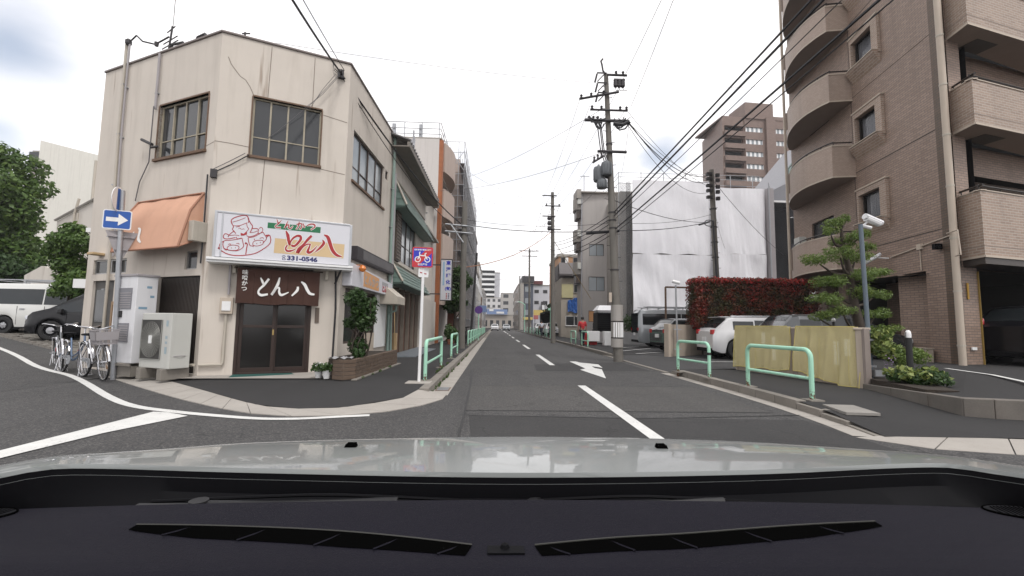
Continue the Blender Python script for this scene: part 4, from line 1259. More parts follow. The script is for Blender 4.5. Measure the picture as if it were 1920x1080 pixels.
def leaves(name, parent, centres, radii, n, size, mt, elong=1.8, shell=.55, flat=0., droop=.0, **kw):
    """n leaf faces scattered in ellipsoid clumps; every leaf a bent quad"""
    C_ = np.array(centres, float); Rr = np.array([r if hasattr(r, '__len__') else (r, r, r) for r in radii], float)
    wts = (Rr[:, 0] * Rr[:, 1] * Rr[:, 2]) ** .67; wts /= wts.sum()
    idx = RNG.choice(len(C_), n, p=wts)
    d = RNG.normal(size=(n, 3)); d /= np.linalg.norm(d, axis=1)[:, None]
    rad = shell + (1 - shell) * RNG.random(n) ** .6
    inner = RNG.random(n) < .25; rad[inner] = RNG.random(inner.sum()) ** .5
    P = C_[idx] + d * rad[:, None] * Rr[idx] * (1 + .12 * RNG.normal(size=(n, 1)))
    nrm = d * .6 + RNG.normal(size=(n, 3)) * .6; nrm[:, 2] += .35 + flat; nrm /= np.linalg.norm(nrm, axis=1)[:, None]
    t = np.cross(nrm, RNG.normal(size=(n, 3))); t /= np.linalg.norm(t, axis=1)[:, None] + 1e-9
    t[:, 2] -= droop; b = np.cross(nrm, t)
    s = size * (.6 + .8 * RNG.random(n))[:, None]
    a0 = P - t * s * elong * .5; a1 = P + t * s * elong * .5
    mid = P + nrm * s * .12
    V = np.stack([a0, mid + b * s * .5, a1, mid - b * s * .5], 1).reshape(-1, 3)
    Fc = np.arange(n * 4).reshape(-1, 4)
    me = bpy.data.meshes.new(name)
    root = parent
    if root is not None and root.name in MW:
        Mi = np.array(MW[root.name].inverted()); V = V @ Mi[:3, :3].T + Mi[:3, 3]
    me.vertices.add(len(V)); me.vertices.foreach_set('co', V.ravel())
    me.loops.add(n * 4); me.loops.foreach_set('vertex_index', Fc.ravel())
    me.polygons.add(n); me.polygons.foreach_set('loop_start', np.arange(0, n * 4, 4)); me.polygons.foreach_set('loop_total', np.full(n, 4))
    me.update(calc_edges=True); me.materials.append(mt)
    o = bpy.data.objects.new(name, me); COL.objects.link(o)
    if parent is not None: o.parent = parent
    if kw: tag(o, **kw)
    return o


def limbs(name, parent, paths, mt=None, n=7):
    m = MB()
    for pts, rs in paths: m.tube(catmull(pts, 3), np.interp(np.linspace(0, len(pts) - 1, (len(pts) - 1) * 3 + 1), range(len(pts)), rs), n)
    return m.build(name, mt or M['brownbark'], parent, sm=60)


def clumps(c, R_, n, r, squash=.8, seed=1):
    rg = np.random.default_rng(seed); out_, rr = [], []
    for _ in range(n):
        d = rg.normal(size=3); d /= np.linalg.norm(d); q = rg.random() ** .45
        out_.append((c[0] + d[0] * R_[0] * q, c[1] + d[1] * R_[1] * q, c[2] + d[2] * R_[2] * q))
        k = r * rg.uniform(.6, 1.25); rr.append((k, k, k * squash))
    return out_, rr


# shrub in the brick planter
sh_ = thing('planter_shrub', 'glossy green shrub with bare stems growing in the brick planter by the street-side window', 'shrub', (-2.95, 9.9, .5))
bx, by = -3.0, 10.0
paths = []
for i in range(9):
    a = i * .7; x0, y0 = bx + .08 * math.cos(a), by + .2 * math.sin(a)
    paths.append(([(x0, y0, .4), (x0 + .12 * math.cos(a), y0 + .1 * math.sin(a), .85), (bx + .26 * math.cos(a * 1.3), by + .3 * math.sin(a), 1.3), (bx + .3 * math.cos(a * 1.3 + .4), by + .35 * math.sin(a), 1.75)], [.022, .016, .01, .005]))
limbs('stem', sh_, paths)
c, r = clumps((bx, by, 1.55), (.34, .42, .5), 30, .17, seed=3)
leaves('foliage', sh_, c, r, 5200, .052, LM['deep'])
c, r = clumps((bx, by, .85), (.3, .38, .35), 8, .12, seed=5)
leaves('lower_foliage', sh_, c, r, 520, .05, LM['deep'])

# brick planter
pl_ = thing('brick_planter', 'low planter of brown bricks along the foot of the street-side wall', 'planter', (-3.0, 9.6, .13))
PP = [(-3.43, 9.62), (-3.28, 9.12), (-3.02, 8.98), (-2.84, 9.2), (-2.80, 10.6), (-2.78, 12.75)]
bh, bl = .072, .215; src = {}
m = MB(); m.prism([(-3.6, 9.75), (-3.36, 9.62), (-3.22, 9.17), (-3.02, 9.06), (-2.9, 9.24), (-2.86, 10.6), (-2.84, 12.72), (-3.55, 12.7)], .13, .50); m.build('soil', M['soil'], pl_)
m = MB()
for a, b in zip(PP, PP[1:]):
    F = frame(a, b); m.fbox(F, 0, F.len, -.1, -.012, .13, .535)
m.build('mortar_core', M['mortar'], pl_)
for r_ in range(5):
    for a, b in zip(PP, PP[1:]):
        F = frame(a, b); n = max(1, round(F.len / bl)); L_ = F.len / n; st = (r_ % 2) * .5 if n > 2 else 0
        for k in range(n + (1 if st else 0)):
            s0 = max(0, (k - st) * L_) + .005; s1 = min(F.len, (k + 1 - st) * L_) - .005
            if s1 - s0 < .04: continue
            z0 = .14 + r_ * (bh + .009)
            m = MB(); j = random.uniform(-.004, .005); m.fbox(F, s0, s1, -.105, .0 + j, z0, z0 + bh)
            m.build('brick', M['brick'], pl_, bev=.004)
m = MB(); m.fbox(frame((-2.80, 9.0), (-2.74, 12.9)), 0, 3.9, -.06, .05, .13, .15); m.build('base_course', M['kerb'], pl_)
tr = thing('grey_plastic_bag', 'crumpled grey plastic sheet lying on the near corner of the brick planter', 'plastic sheet', (-3.1, 9.2, .54))
m = MB(); rows = []
for i in range(9):
    rows.append([(-3.36 + .055 * i + .02 * math.sin(j * 2), 9.06 + .06 * j + .02 * math.sin(i * 1.7), .565 + .022 * math.sin(i * 1.9 + j * 1.3)) for j in range(6)])
m.grid(rows); m.build('sheet', M['ink_grey'], tr, sm=60)

# flower pots by the door
for k, (x, y) in enumerate([(-3.62, 9.3), (-3.42, 9.2)]):
    fp = thing('flower_pot', ['small pale pot of leafy white flowers nearer the brown door', 'small pale pot of leafy white flowers touching the brick planter'][k], 'flower pot', (x, y, .13), group='flower pots by the restaurant door')
    m = MB(); m.lathe([(.055, 0), (.09, .15), (.1, .15), (.1, .17), (.08, .17)], (x, y, .14), n=14); m.build('pot', M['white'], fp, sm=True)
    leaves('leaves', fp, [(x, y, .36)], [(.14, .14, .09)], 420, .035, LM['mid'])
    leaves('flowers', fp, [(x, y, .42)], [(.12, .12, .05)], 28, .03, M['ink_white'], elong=1)
dm = thing('doormat', 'dark green doormat on the pavement in front of the brown sliding doors', 'doormat', (-5.2, 9.6, .1))
m = MB(); F = FB; v = [F(.66, .17, .13), F(1.78, .17, .13), F(1.9, .5, .098), F(.60, .5, .092)]
m.mesh([v[0], v[1], v[2], v[3]] + [(p[0], p[1], p[2] + .014) for p in v], [(4, 5, 6, 7), (0, 3, 2, 1), (0, 1, 5, 4), (1, 2, 6, 5), (2, 3, 7, 6), (3, 0, 4, 7)]); m.build('mat', M['greenmat'], dm)

# ------------------------------------------------------------------ bicycles
def bicycle(name, label, loc, rz, col, basket, lean=.0, steer=0.):
    t = thing(name, label, 'bicycle', (0, 0, 0), 0, group='bicycles parked beside the white cabinet')
    R0 = .335; xr, xf = -.53, .55
    P = dict(bb=(-.08, 0, .29), seat=(-.25, 0, .72), head=(.36, 0, .78), headb=(.40, 0, .62))
    m = MB()
    m.tube([P['bb'], P['seat']], .015, 8)
    m.tube(catmull([P['headb'], (.22, 0, .40), (.05, 0, .30), P['bb']], 4), .019, 8)
    m.tube(catmull([(.38, 0, .7), (.2, 0, .47), (.0, 0, .38), (-.12, 0, .38)], 4), .013, 8)
    m.tube([(.355, 0, .8), (.405, 0, .6)], .019, 8)
    for s in (-1, 1):
        m.tube([(-.1, .012 * s, .29), (xr, .055 * s, R0)], .009, 6); m.tube([(-.21, .012 * s, .64), (xr, .055 * s, R0)], .008, 6)
    m.build('frame', col, t, local=True, sm=True)
    m = MB()
    for s in (-1, 1): m.tube(catmull([(.405, .02 * s, .61), (.43, .055 * s, .52), (.5, .055 * s, .4), (xf, .055 * s, R0)], 3), .010, 6)
    m.build('fork', M['chrome'], t, local=True, sm=True)
    for x in (xr, xf):
        m = MB(); m.lathe([(R0 - .02, -.017), (R0 - .004, -.014), (R0, 0), (R0 - .004, .014), (R0 - .02, .017), (R0 - .032, .0), (R0 - .02, -.017)], (x, 0, R0), (0, 1, 0), 36)
        wh = m.build('tyre', M['rubber'], t, local=True, sm=True)
        m = MB(); m.lathe([(R0 - .022, -.012), (R0 - .036, -.010), (R0 - .036, .010), (R0 - .022, .012)], (x, 0, R0), (0, 1, 0), 36, cap=False)
        for k in range(20):
            a = k * PI / 10; s = .02 if k % 2 else -.02
            m.tube([(x + .02 * math.cos(a + .7), s, R0 + .02 * math.sin(a + .7)), (x + (R0 - .035) * math.cos(a), 0, R0 + (R0 - .035) * math.sin(a))], .0016, 4, False)
        m.lathe([(.02, -.045), (.02, .045)], (x, 0, R0), (0, 1, 0), 8)
        m.build('rim', M['chrome'], wh, local=True)
        m = MB(); a0, a1 = (.35, 3.3) if x < 0 else (.1, 2.6); rows = []
        for k in range(17):
            a = a0 + (a1 - a0) * k / 16
            rows.append([(x + (R0 + .018 - .008 * q * q) * math.cos(a), .024 * q, R0 + (R0 + .018 - .008 * q * q) * math.sin(a)) for q in (-1, -.5, 0, .5, 1)])
        m.grid(rows); m.build('mudguard', M['chrome'], t, local=True, sm=60)
    m = MB(); m.tube([(.35, 0, .8), (.33, 0, .93)], .012, 6)
    m.tube(catmull([(.12, -.27, .95), (.24, -.25, .99), (.35, -.12, .96), (.34, 0, .93), (.35, .12, .96), (.24, .25, .99), (.12, .27, .95)], 4), .011, 6)
    m.build('handlebar', M['chrome'], t, local=True, sm=True)
    m = MB()
    for s in (-1, 1): m.tube([(.11, .272 * s, .948), (.2, .262 * s, .975)], .017, 8)
    m.build('grip', M['plastic'], t, local=True, sm=True)
    m = MB(); m.tube([P['seat'], (-.265, 0, .80)], .011, 6)
    rows = []
    for i in range(8):
        x = -.40 + .28 * i / 7; w_ = .095 * (1 - (i / 7) ** 1.4 * .8)
        rows.append([(x, w_ * math.cos(a), .82 + .02 * math.sin(a) * (1 if i < 7 else .6) - (.01 if math.sin(a) < 0 else 0)) for a in np.linspace(0, 2 * PI, 11)])
    m.grid(rows); m.build('saddle', M['plastic'], t, local=True, sm=60)
    m = MB()
    for y in (-.05, 0, .05): m.tube([(-.30, y, .66), (-.70, y, .66)], .006, 5)
    m.tube([(-.45, -.06, .66), (-.45, .06, .66)], .006, 5); m.tube([(-.70, -.06, .66), (-.70, .06, .66)], .006, 5)
    for s in (-1, 1): m.tube([(-.6, .06 * s, .66), (xr, .06 * s, R0)], .005, 5); m.tube([(-.46, .05 * s, .12), (xr, .055 * s, R0)], .008, 5)
    m.tube([(-.5, -.1, .02), (-.5, .1, .02)], .008, 5); m.tube([(-.5, .1, .02), (xr, .055, R0)], .006, 5); m.tube([(-.5, -.1, .02), (xr, -.055, R0)], .006, 5)
    m.build('rack', M['chrome'], t, local=True)
    m = MB(); m.lathe([(.09, -.003), (.09, .003)], (-.08, -.05, .29), (0, 1, 0), 20)
    for s in (-1, 1): m.tube([(-.08, .06 * s, .29), (-.08 + .15 * s, .075 * s, .29 - .06 * s)], .009, 6); m.box(-.12 + .15 * s, -.02 + .15 * s, .07 * s - .05 * (s < 0), .07 * s + .05 * (s > 0) + .001, .28 - .06 * s, .30 - .06 * s)
    m.box(-.48, -.05, -.056, -.044, .30, .37); m.build('crank', M['metal'], t, local=True)
    m = MB(); m.box(-.895 + .0, -.88, -.02, .02, .42, .5); m.build('reflector', M['lampred'], t, local=True)
    if basket:
        x0, x1, z0, z1 = .44, .76, .66, .92
        m = MB()
        m.box(x0 + .03, x1 - .03, -.13, .13, z0, z0 + .01)
        for k in range(15):
            y = -.16 + .32 * k / 14; m.tube([(x0, y, z1), (x0 + .03, y * .85, z0)], .003, 4, False); m.tube([(x1, y, z1), (x1 - .03, y * .85, z0)], .003, 4, False)
        for k in range(13):
            x = x0 + (x1 - x0) * k / 12
            for s in (-1, 1): m.tube([(x, .17 * s, z1), (x0 + .03 + (x1 - x0 - .06) * k / 12, .14 * s, z0)], .003, 4, False)
        for z, g in ((z1, 1), (z1 - .07, .96), (z0 + .12, .92), (z0 + .03, .86)):
            ex = .03 * (1 - g) / .14
            q = [(x0 + ex, -.17 * g, z), (x1 - ex, -.17 * g, z), (x1 - ex, .17 * g, z), (x0 + ex, .17 * g, z), (x0 + ex, -.17 * g, z)]
            m.tube(q, .006 if g == 1 else .0035, 5, False)
        for s in (-1, 1): m.poly([(x0 + .02, .16 * s, z0 + .08), (x1 - .02, .16 * s, z0 + .08), (x1 - .005, .172 * s, z1 - .03), (x0 + .005, .172 * s, z1 - .03)])
        m.poly([(x1 - .01, -.15, z0 + .08), (x1 - .01, .15, z0 + .08), (x1, .16, z1 - .03), (x1, -.16, z1 - .03)])
        m.build('basket', M['conduit'], t, local=True)
    t.location = loc; t.rotation_euler = (lean, 0, rz); t.scale = (1.13, 1.13, 1.13)
    return t


bicycle('bicycle', 'silver bicycle with wire front basket nearest the white cabinet', (-8.50, 9.76, .02), R(-35), M['chrome'], True, .06)
bicycle('bicycle', 'silver bicycle without basket parked in the middle of the row', (-9.52, 10.36, .02), R(-30), mat('bicycle_paint_blue', (.12, .17, .26), .3, .5), False, -.05)
bicycle('bicycle', 'older bicycle with upright rear rack at the far left of the row', (-10.6, 11.2, .04), R(-42), mat('bicycle_paint_grey', (.2, .21, .22), .35, .5), False, .05)

# ------------------------------------------------------------------ guardrails
def guardrail(L_, H_=.8, label='', group=''):
    t = thing('guardrail', label, 'guardrail', group=group)
    r = .038; rr = .14; pts = [(0, 0, -.12), (0, 0, H_ - rr)]
    for k in range(1, 6): a = PI / 10 * k; pts.append((rr - rr * math.cos(a), 0, H_ - rr + rr * math.sin(a)))
    pts.append((L_ - rr, 0, H_))
    for k in range(1, 6): a = PI / 10 * k; pts.append((L_ - rr + rr * math.sin(a), 0, H_ - rr + rr * math.cos(a)))
    pts += [(L_, 0, -.12)]
    m = MB(); m.tube(pts, r, 10); m.build('hoop', M['rail'], t, local=True, sm=True)
    m = MB(); m.tube([(r, 0, H_ * .42), (L_ - r, 0, H_ * .42)], r * .72, 8); m.build('lower_bar', M['rail'], t, local=True, sm=True)
    for x in (0, L_):
        m = MB(); m.box(x - .12, x + .12, -.12, .12, -.02, .012); m.build('footing', M['kerb'], t, local=True)
    return t


def place(t, a, b, z=.135):
    t.location = (a[0], a[1], z); t.rotation_euler = (0, 0, math.atan2(b[1] - a[1], b[0] - a[0]))


GL = 'guardrails along the left kerb'; GR = 'guardrails along the right kerb'
g1 = guardrail(2.75, .8, 'mint green tubular guardrail nearest the bicycle sign post', GL); place(g1, (-1.40, 9.05), (-1.42, 12))
g2 = guardrail(2.3, .8, 'mint green guardrail just before the left utility pole', GL); place(g2, (-1.46, 14.9), (-1.46, 18))
far_l = guardrail(2.0, .8, 'mint green guardrail beyond the left utility pole, seen end on', GL); place(far_l, (-1.46, 24.0), (-1.46, 28))
for w_, y in zip('second third fourth fifth sixth seventh eighth ninth tenth'.split(), [27.2, 30.4, 34.0, 38.0, 42, 46.5, 51, 56, 61]):
    copy_tree(far_l, (-1.46, y, .135), PI / 2, label=w_ + ' mint green guardrail past the left utility pole, in the receding row')
g3 = guardrail(1.40, .8, 'shorter mint green guardrail in front of the beige wall and white car', GR); place(g3, (5.0, 10.15), (4.86, 11.4))
g4 = guardrail(1.62, .82, 'long mint green guardrail in front of the yellow nets', GR); place(g4, (5.23, 7.14), (5.10, 8.75))
f5 = guardrail(1.7, .85, 'mint green guardrail beside the person in red, nearer the camera', GR); place(f5, (5.02, 23.7), (5.02, 26))
copy_tree(f5, (5.02, 27.3, .135), PI / 2, label='mint green guardrail beside the person in red, farther up the street')
for w_, y in zip('first second third fourth fifth sixth'.split(), (42.5, 48.0, 52, 57, 62, 68)): copy_tree(f5, (5.0, y, .135), PI / 2, label=w_ + ' mint green guardrail past the second pole on the right kerb')
m = MB(); m.tube([(-.02, 0, .50), (.03, 0, .50)], .048, 8)
tp = thing('black_tape', 'strip of black tape wrapped round the near post of the shorter right guardrail', 'tape', (5.0, 10.15, .6)); m = MB(); m.lathe([(.041, 0), (.043, .01), (.043, .05), (.041, .06)], (5.0, 10.15, .66), n=10); m.build('tape_band', M['black'], tp)

# weeds in the kerb joints
wc, wr_ = [], []
for y in list(RNG.uniform(8.0, 20, 34)) + [8.3, 8.35, 11.2, 11.4, 12.1]: wc.append((-1.16 + RNG.normal() * .015, y, .03)); wr_.append((.03, .10, .04))
for y in RNG.uniform(9, 13, 8): wc.append((-1.36, y, .16)); wr_.append((.03, .08, .04))
for k in range(10): wc.append((-2.75 + RNG.normal() * .02, RNG.uniform(9.2, 12.6), .15)); wr_.append((.03, .07, .03))
leaves('weeds', None, wc, wr_, 2600, .012, LM['grass'], elong=3.5, kind='stuff', label='small weeds growing in the joints of the left kerb', cat='weeds')
# ------------------------------------------------------------------ signs
def plane_frame(c, nrm_az, tilt=0):
    """sign frame at c facing azimuth (clockwise from +Y)"""
    n = Vector((math.sin(nrm_az), math.cos(nrm_az))); u = Vector((-n.y, n.x))
    def F(s, o, z): return (c[0] + u.x * s + n.x * o, c[1] + u.y * s + n.y * o, z)
    F.n = n; F.u = u
    return F


bs = thing('bicycle_sign', 'blue and red no-bicycle-parking sign on a white post at the street corner', 'sign', (-1.49, 8.87, .13))
m = MB(); m.tube([(-1.49, 8.87, .1), (-1.475, 8.87, 2.8)], .03, 10); m.build('post', M['white'], bs, sm=True)
F = plane_frame((-1.49, 8.83), R(175)); cz = 2.62
def rrect(m, F, s0, s1, z0, z1, r, o0, o1):
    pts = []
    for cx, cz_, a0 in ((s1 - r, z1 - r, 0), (s0 + r, z1 - r, PI / 2), (s0 + r, z0 + r, PI), (s1 - r, z0 + r, 1.5 * PI)):
        for k in range(5): a = a0 + PI / 8 * k; pts.append((cx + r * math.cos(a), cz_ + r * math.sin(a)))
    v = [F(s, o0, z) for s, z in pts] + [F(s, o1, z) for s, z in pts]; n = len(pts)
    m.mesh(v, [tuple(range(n, 2 * n)), tuple(reversed(range(n)))] + [(i, (i + 1) % n, n + (i + 1) % n, n + i) for i in range(n)])
S = .205
m = MB(); rrect(m, F, -S, S, cz - S, cz + S, .03, 0, .012); sp_ = m.build('sign_plate', M['red'], bs)
m = MB(); rrect(m, F, -S + .025, S - .025, cz - S + .025, cz + S - .025, .012, .012, .0135); m.build('blue_field', M['bluec'], bs)
m = MB(); q = S - .027
m.poly([F(s, .0145, cz + z) for s, z in ((-q, -q), (-q + .09, -q), (q, q - .09), (q, q), (q - .09, q), (-q, -q + .09))]); m.build('red_diagonal', M['red'], bs)
m = MB(); m.F = F
def ring(c, r, w_, o):
    pts = [(c[0] + r * math.cos(a), c[1] + r * math.sin(a)) for a in np.linspace(0, 2 * PI, 21)]
    for a, b in zip(pts, pts[1:]):
        d = Vector((b[0] - a[0], b[1] - a[1])).normalized(); n_ = (-d.y * w_ / 2, d.x * w_ / 2)
        m.poly([F(a[0] + n_[0], o, a[1] + n_[1]), F(b[0] + n_[0], o, b[1] + n_[1]), F(b[0] - n_[0], o, b[1] - n_[1]), F(a[0] - n_[0], o, a[1] - n_[1])])
for sx in (-.095, .095): ring((sx, cz - .045), .052, .018, .016)
for P in ([(-.095, -.045), (-.055, .04)], [(.095, -.045), (.05, .035), (.045, .075), (.075, .085)], [(-.055, .035), (.05, .03)], [(-.055, .04), (-.065, .09), (-.05, .11)]):
    for a, b in zip(P, P[1:]): stroke(m, [(a[0], cz + a[1]), (b[0], cz + b[1])], .02, lambda x, y: (x, y), 0, .0162)
m.build('bicycle_symbol', M['ink_white'], bs)
text_mesh('自転車等放置禁止区域', .034, M['ink_white'], 'lettering', bs, F, 0, cz + .148, .016, offset=.0006, extrude=.0002)
text_mesh('名古屋市', .048, M['ink_white'], 'lettering', bs, F, 0, cz - .15, .016, offset=.001, extrude=.0002)
m = MB(); v = []; F2 = plane_frame((-1.47, 8.86), R(165))
rrect(m, F2, -.1, .1, 2.22, 2.40, .02, .0, .008); ar_ = m.build('small_plate', M['white'], bs)
m = MB(); m.F = F2; stroke(m, [(-.07, 2.315), (.06, 2.285)], .022, lambda x, y: (x, y), 0, .0095); m.build('red_arrow', M['ink_red'], ar_)
m = MB(); m.fbox(F, -.04, .04, -.05, 0, cz - .12, cz - .09); m.fbox(F, -.04, .04, -.05, 0, cz + .09, cz + .12); m.build('clamp', M['metal'], bs)

ow = thing('one_way_sign', 'blue sign with white arrow pointing right on a grey post in front of the awning', 'sign', (-8.0, 9.55, 0))
m = MB(); m.tube([(-8.08, 9.75, .0), (-8.25, 9.75, 4.1)], .05, 12); m.build('post', M['metal'], ow, sm=True)
F = plane_frame((-8.24, 9.68), R(160))
m = MB(); rrect(m, F, -.25, .25, 3.22, 3.64, .04, 0, .015); m.build('sign_plate', M['white'], ow)
m = MB(); rrect(m, F, -.23, .23, 3.24, 3.62, .03, .015, .017); m.build('blue_field', M['blue'], ow)
m = MB(); m.poly([F(s, .019, 3.43 + z) for s, z in ((-.19, -.045), (.02, -.045), (.02, -.13), (.19, 0), (.02, .13), (.02, .045), (-.19, .045))]); m.build('white_arrow', M['ink_white'], ow)
F2 = plane_frame((-8.26, 9.67), R(74))
def disc(m, F, c, r, o0, o1, n=28):
    v = [F(c[0] + r * math.cos(a), o0, c[1] + r * math.sin(a)) for a in np.linspace(0, 2 * PI, n, False)] + [F(c[0] + r * math.cos(a), o1, c[1] + r * math.sin(a)) for a in np.linspace(0, 2 * PI, n, False)]
    m.mesh(v, [tuple(range(n, 2 * n)), tuple(reversed(range(n)))] + [(i, (i + 1) % n, n + (i + 1) % n, n + i) for i in range(n)])
m = MB(); disc(m, F2, (0, 3.88), .27, 0, .015); rd = m.build('round_plate', M['white'], ow)
m = MB(); m.F = F2; stroke(m, [(0, 3.65), (0, 4.11)], .14, lambda x, y: (x, y), 0, .017); m.build('blue_bar', M['blue'], rd)
rs_ = thing('reversed_sign', 'grey back of a triangular road sign clamped to the one-way post', 'sign', (-8, 9.6, 2.5))
F3 = plane_frame((-8.22, 9.80), R(140))
m = MB(); pts = [(-.27, 3.19), (.27, 3.19), (.05, 2.6), (-.05, 2.6)]; v = [F3(s, 0, z) for s, z in pts] + [F3(s, .02, z) for s, z in pts]
m.mesh(v, [(0, 1, 2, 3), (7, 6, 5, 4), (0, 4, 5, 1), (1, 5, 6, 2), (2, 6, 7, 3), (3, 7, 4, 0)]); m.fbox(F3, -.22, .22, .02, .05, 3.06, 3.10); m.fbox(F3, -.1, .1, .02, .05, 2.78, 2.82); m.build('sign_back', M['conduit'], rs_)
wp = thing('wall_lamp', 'small wooden-topped lamp shade projecting from the left face beside the sign post', 'lamp', (-9.5, 11, 2.7))
m = MB(); m.fbox(FA, .5, .75, .0, .25, 2.84, 2.9); m.build('shade', mat('pale_timber', (.5, .36, .2), .7), wp, bev=.01)
# ------------------------------------------------------------------ row of buildings along the left side
def add_building(name, label, foot, z0, z1, wm, loc=None, roofm=None, parapet=.0, group=None):
    t = thing(name, label, 'building', loc or (foot[0][0], foot[0][1], 0), group=group)
    m = MB(); n = len(foot)
    for i in range(n):
        a, b = foot[i], foot[(i + 1) % n]; m.poly([(a[0], a[1], z0), (b[0], b[1], z0), (b[0], b[1], z1), (a[0], a[1], z1)])
    m.build('wall', wm, t)
    m = MB(); m.poly([(p[0], p[1], z1 - .02 if parapet else z1) for p in foot]); m.build('roof', roofm or M['concrete'], t)
    if parapet:
        m = MB()
        for i in range(n):
            F = frame(foot[i], foot[(i + 1) % n]); m.fbox(F, -.02, F.len + .02, -.14, .05, z1, z1 + parapet)
        m.build('parapet', M['conc_l'], t)
    return t


def add_window(t, F, s0, s1, z0, z1, fm=None, gm=None, n=2, name='window', proud=.03):
    m = MB(); fw = .05
    m.fbox(F, s0, s1, .0, proud, z0, z0 + fw); m.fbox(F, s0, s1, .0, proud, z1 - fw, z1)
    for k in range(n + 1):
        c = s0 + (s1 - s0 - fw) * k / n; m.fbox(F, c, c + fw, 0, proud, z0 + fw, z1 - fw)
    m.fbox(F, s0 - .04, s1 + .04, 0, proud + .06, z0 - .05, z0)
    fo = m.build(name, fm or M['alu'], t)
    for k in range(n):
        c = s0 + (s1 - s0 - fw) * k / n
        m = MB(); m.fbox(F, c + fw, c + (s1 - s0 - fw) / n, .002, .012 + .004 * (k % 2), z0 + fw, z1 - fw); m.build('pane', gm or M['glassd'], fo)
    return fo


# old two-storey house with green tiled pents
h2 = thing('tiled_house', 'old two storey house with dark eaves and green tiled pent roofs beside the corner restaurant', 'house', (-4, 17, 0))
HF = frame((-3.62, 14.72), (-3.58, 21.6))
m = MB(); wd = (1.2, 4.6, 3.6, 5.4)
wall_holes(m, HF, 0, HF.len, 0, 7.2, [(.5, 6.6, .13, 2.6), wd], .18)
m.poly([(-3.58, 21.6, 0), (-8, 21.6, 0), (-8, 21.6, 7.2), (-3.58, 21.6, 7.2)]); m.poly([(-8, 14.72, 0), (-3.62, 14.72, 0), (-3.62, 14.72, 7.2), (-8, 14.72, 7.2)])
m.build('wall', M['stucco2'], h2)
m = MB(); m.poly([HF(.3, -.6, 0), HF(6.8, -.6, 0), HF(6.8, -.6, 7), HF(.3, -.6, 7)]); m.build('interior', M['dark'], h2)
window(h2, HF, *wd, M['brownframe'], M['glassl'], 4, -.08, .05, rails=(4.3,))
m = MB(); m.fbox(HF, .55, 1.2, .0, .1, 3.5, 5.5); sv = m.build('shutter_box', M['brownframe'], h2)
m = MB()
for k in range(16): m.fbox(HF, .58, 1.18, .1, .125, 3.56 + k * .12, 3.63 + k * .12)
m.build('slat', M['siding'], sv)
m = MB()
for y in (.5, 1.5, 2.5, 3.5, 4.5, 5.5): m.fbox(HF, y, y + .09, -.15, .04, .13, 2.6)
m.build('door_post', mat('grey_timber', (.16, .13, .105), .8, var=.3), h2)
for k in range(5):
    m = MB(); m.fbox(HF, .6 + k, 1.48 + k, -.12, -.09, .13, 2.5); dd_ = m.build('timber_door', M['door'], h2)
    m = MB()
    for q in range(3): m.fbox(HF, .66 + k + q * .28, .72 + k + q * .28, -.09, -.07, .2, 2.45)
    m.build('door_batten', mat('batten_brown', (.13, .06, .035), .6), dd_)
for nm, zt, zb, ov, s0, s1 in (('upper', 6.35, 5.35, .50, .25, 6.6), ('lower', 3.42, 2.70, .46, .25, 6.2)):
    rows_n = 5; m = MB()
    m.mesh([HF(s0, .02, zt - .12), HF(s1, .02, zt - .12), HF(s1, ov - .04, zb - .06), HF(s0, ov - .04, zb - .06), HF(s0, .02, zb - .1), HF(s1, .02, zb - .1)], [(0, 1, 2, 3), (4, 3, 2, 5), (0, 3, 4), (1, 5, 2), (0, 4, 5, 1)])
    pr = m.build('pent_roof', M['greentile'], h2)
    nt_ = int((s1 - s0) / .3)
    for r_ in range(rows_n):
        q0, q1 = r_ / rows_n, (r_ + 1.12) / rows_n
        for k in range(nt_):
            a = s0 + (s1 - s0) * k / nt_; b = a + (s1 - s0) / nt_ - .012
            z0_, z1_ = zt + (zb - zt) * q0, zt + (zb - zt) * q1
            j = random.uniform(-.004, .006)
            v = [HF(a, .02 + (ov - .02) * q0, z0_ - .06 + j), HF(b, .02 + (ov - .02) * q0, z0_ - .06 + j), HF(b, .02 + (ov - .02) * q1, z1_ + j), HF(a, .02 + (ov - .02) * q1, z1_ + j)]
            w_ = [(p[0], p[1], p[2] - .045) for p in v[2:]]
            m = MB(); m.mesh(v + w_, [(0, 1, 2, 3), (3, 2, 4, 5)])
            m.build('roof_tile', M['greentile'], pr)
    m = MB()   # tiled end cheek facing the viewer
    for r_ in range(4):
        za = zt - (zt - zb) * r_ / 4; zc = zt - (zt - zb) * (r_ + 1) / 4
        m.mesh([HF(s0 - .03, 0, za), HF(s0 - .03, ov * r_ / 4 + .05, za), HF(s0 - .05, ov * (r_ + 1) / 4 + .02, zc - .02), HF(s0 - .05, 0, zc - .02)], [(0, 1, 2, 3)])
    m.build('end_tile', M['greentile'], pr)
    m = MB(); m.tube([HF(s0 - .05, .03, zt + .02), HF(s0 - .05, ov, zb + .02)], .04, 6); m.tube([HF(s0, .02, zt + .03), HF(s1, .02, zt + .03)], .035, 6); m.build('ridge_trim', M['pipe'], pr)
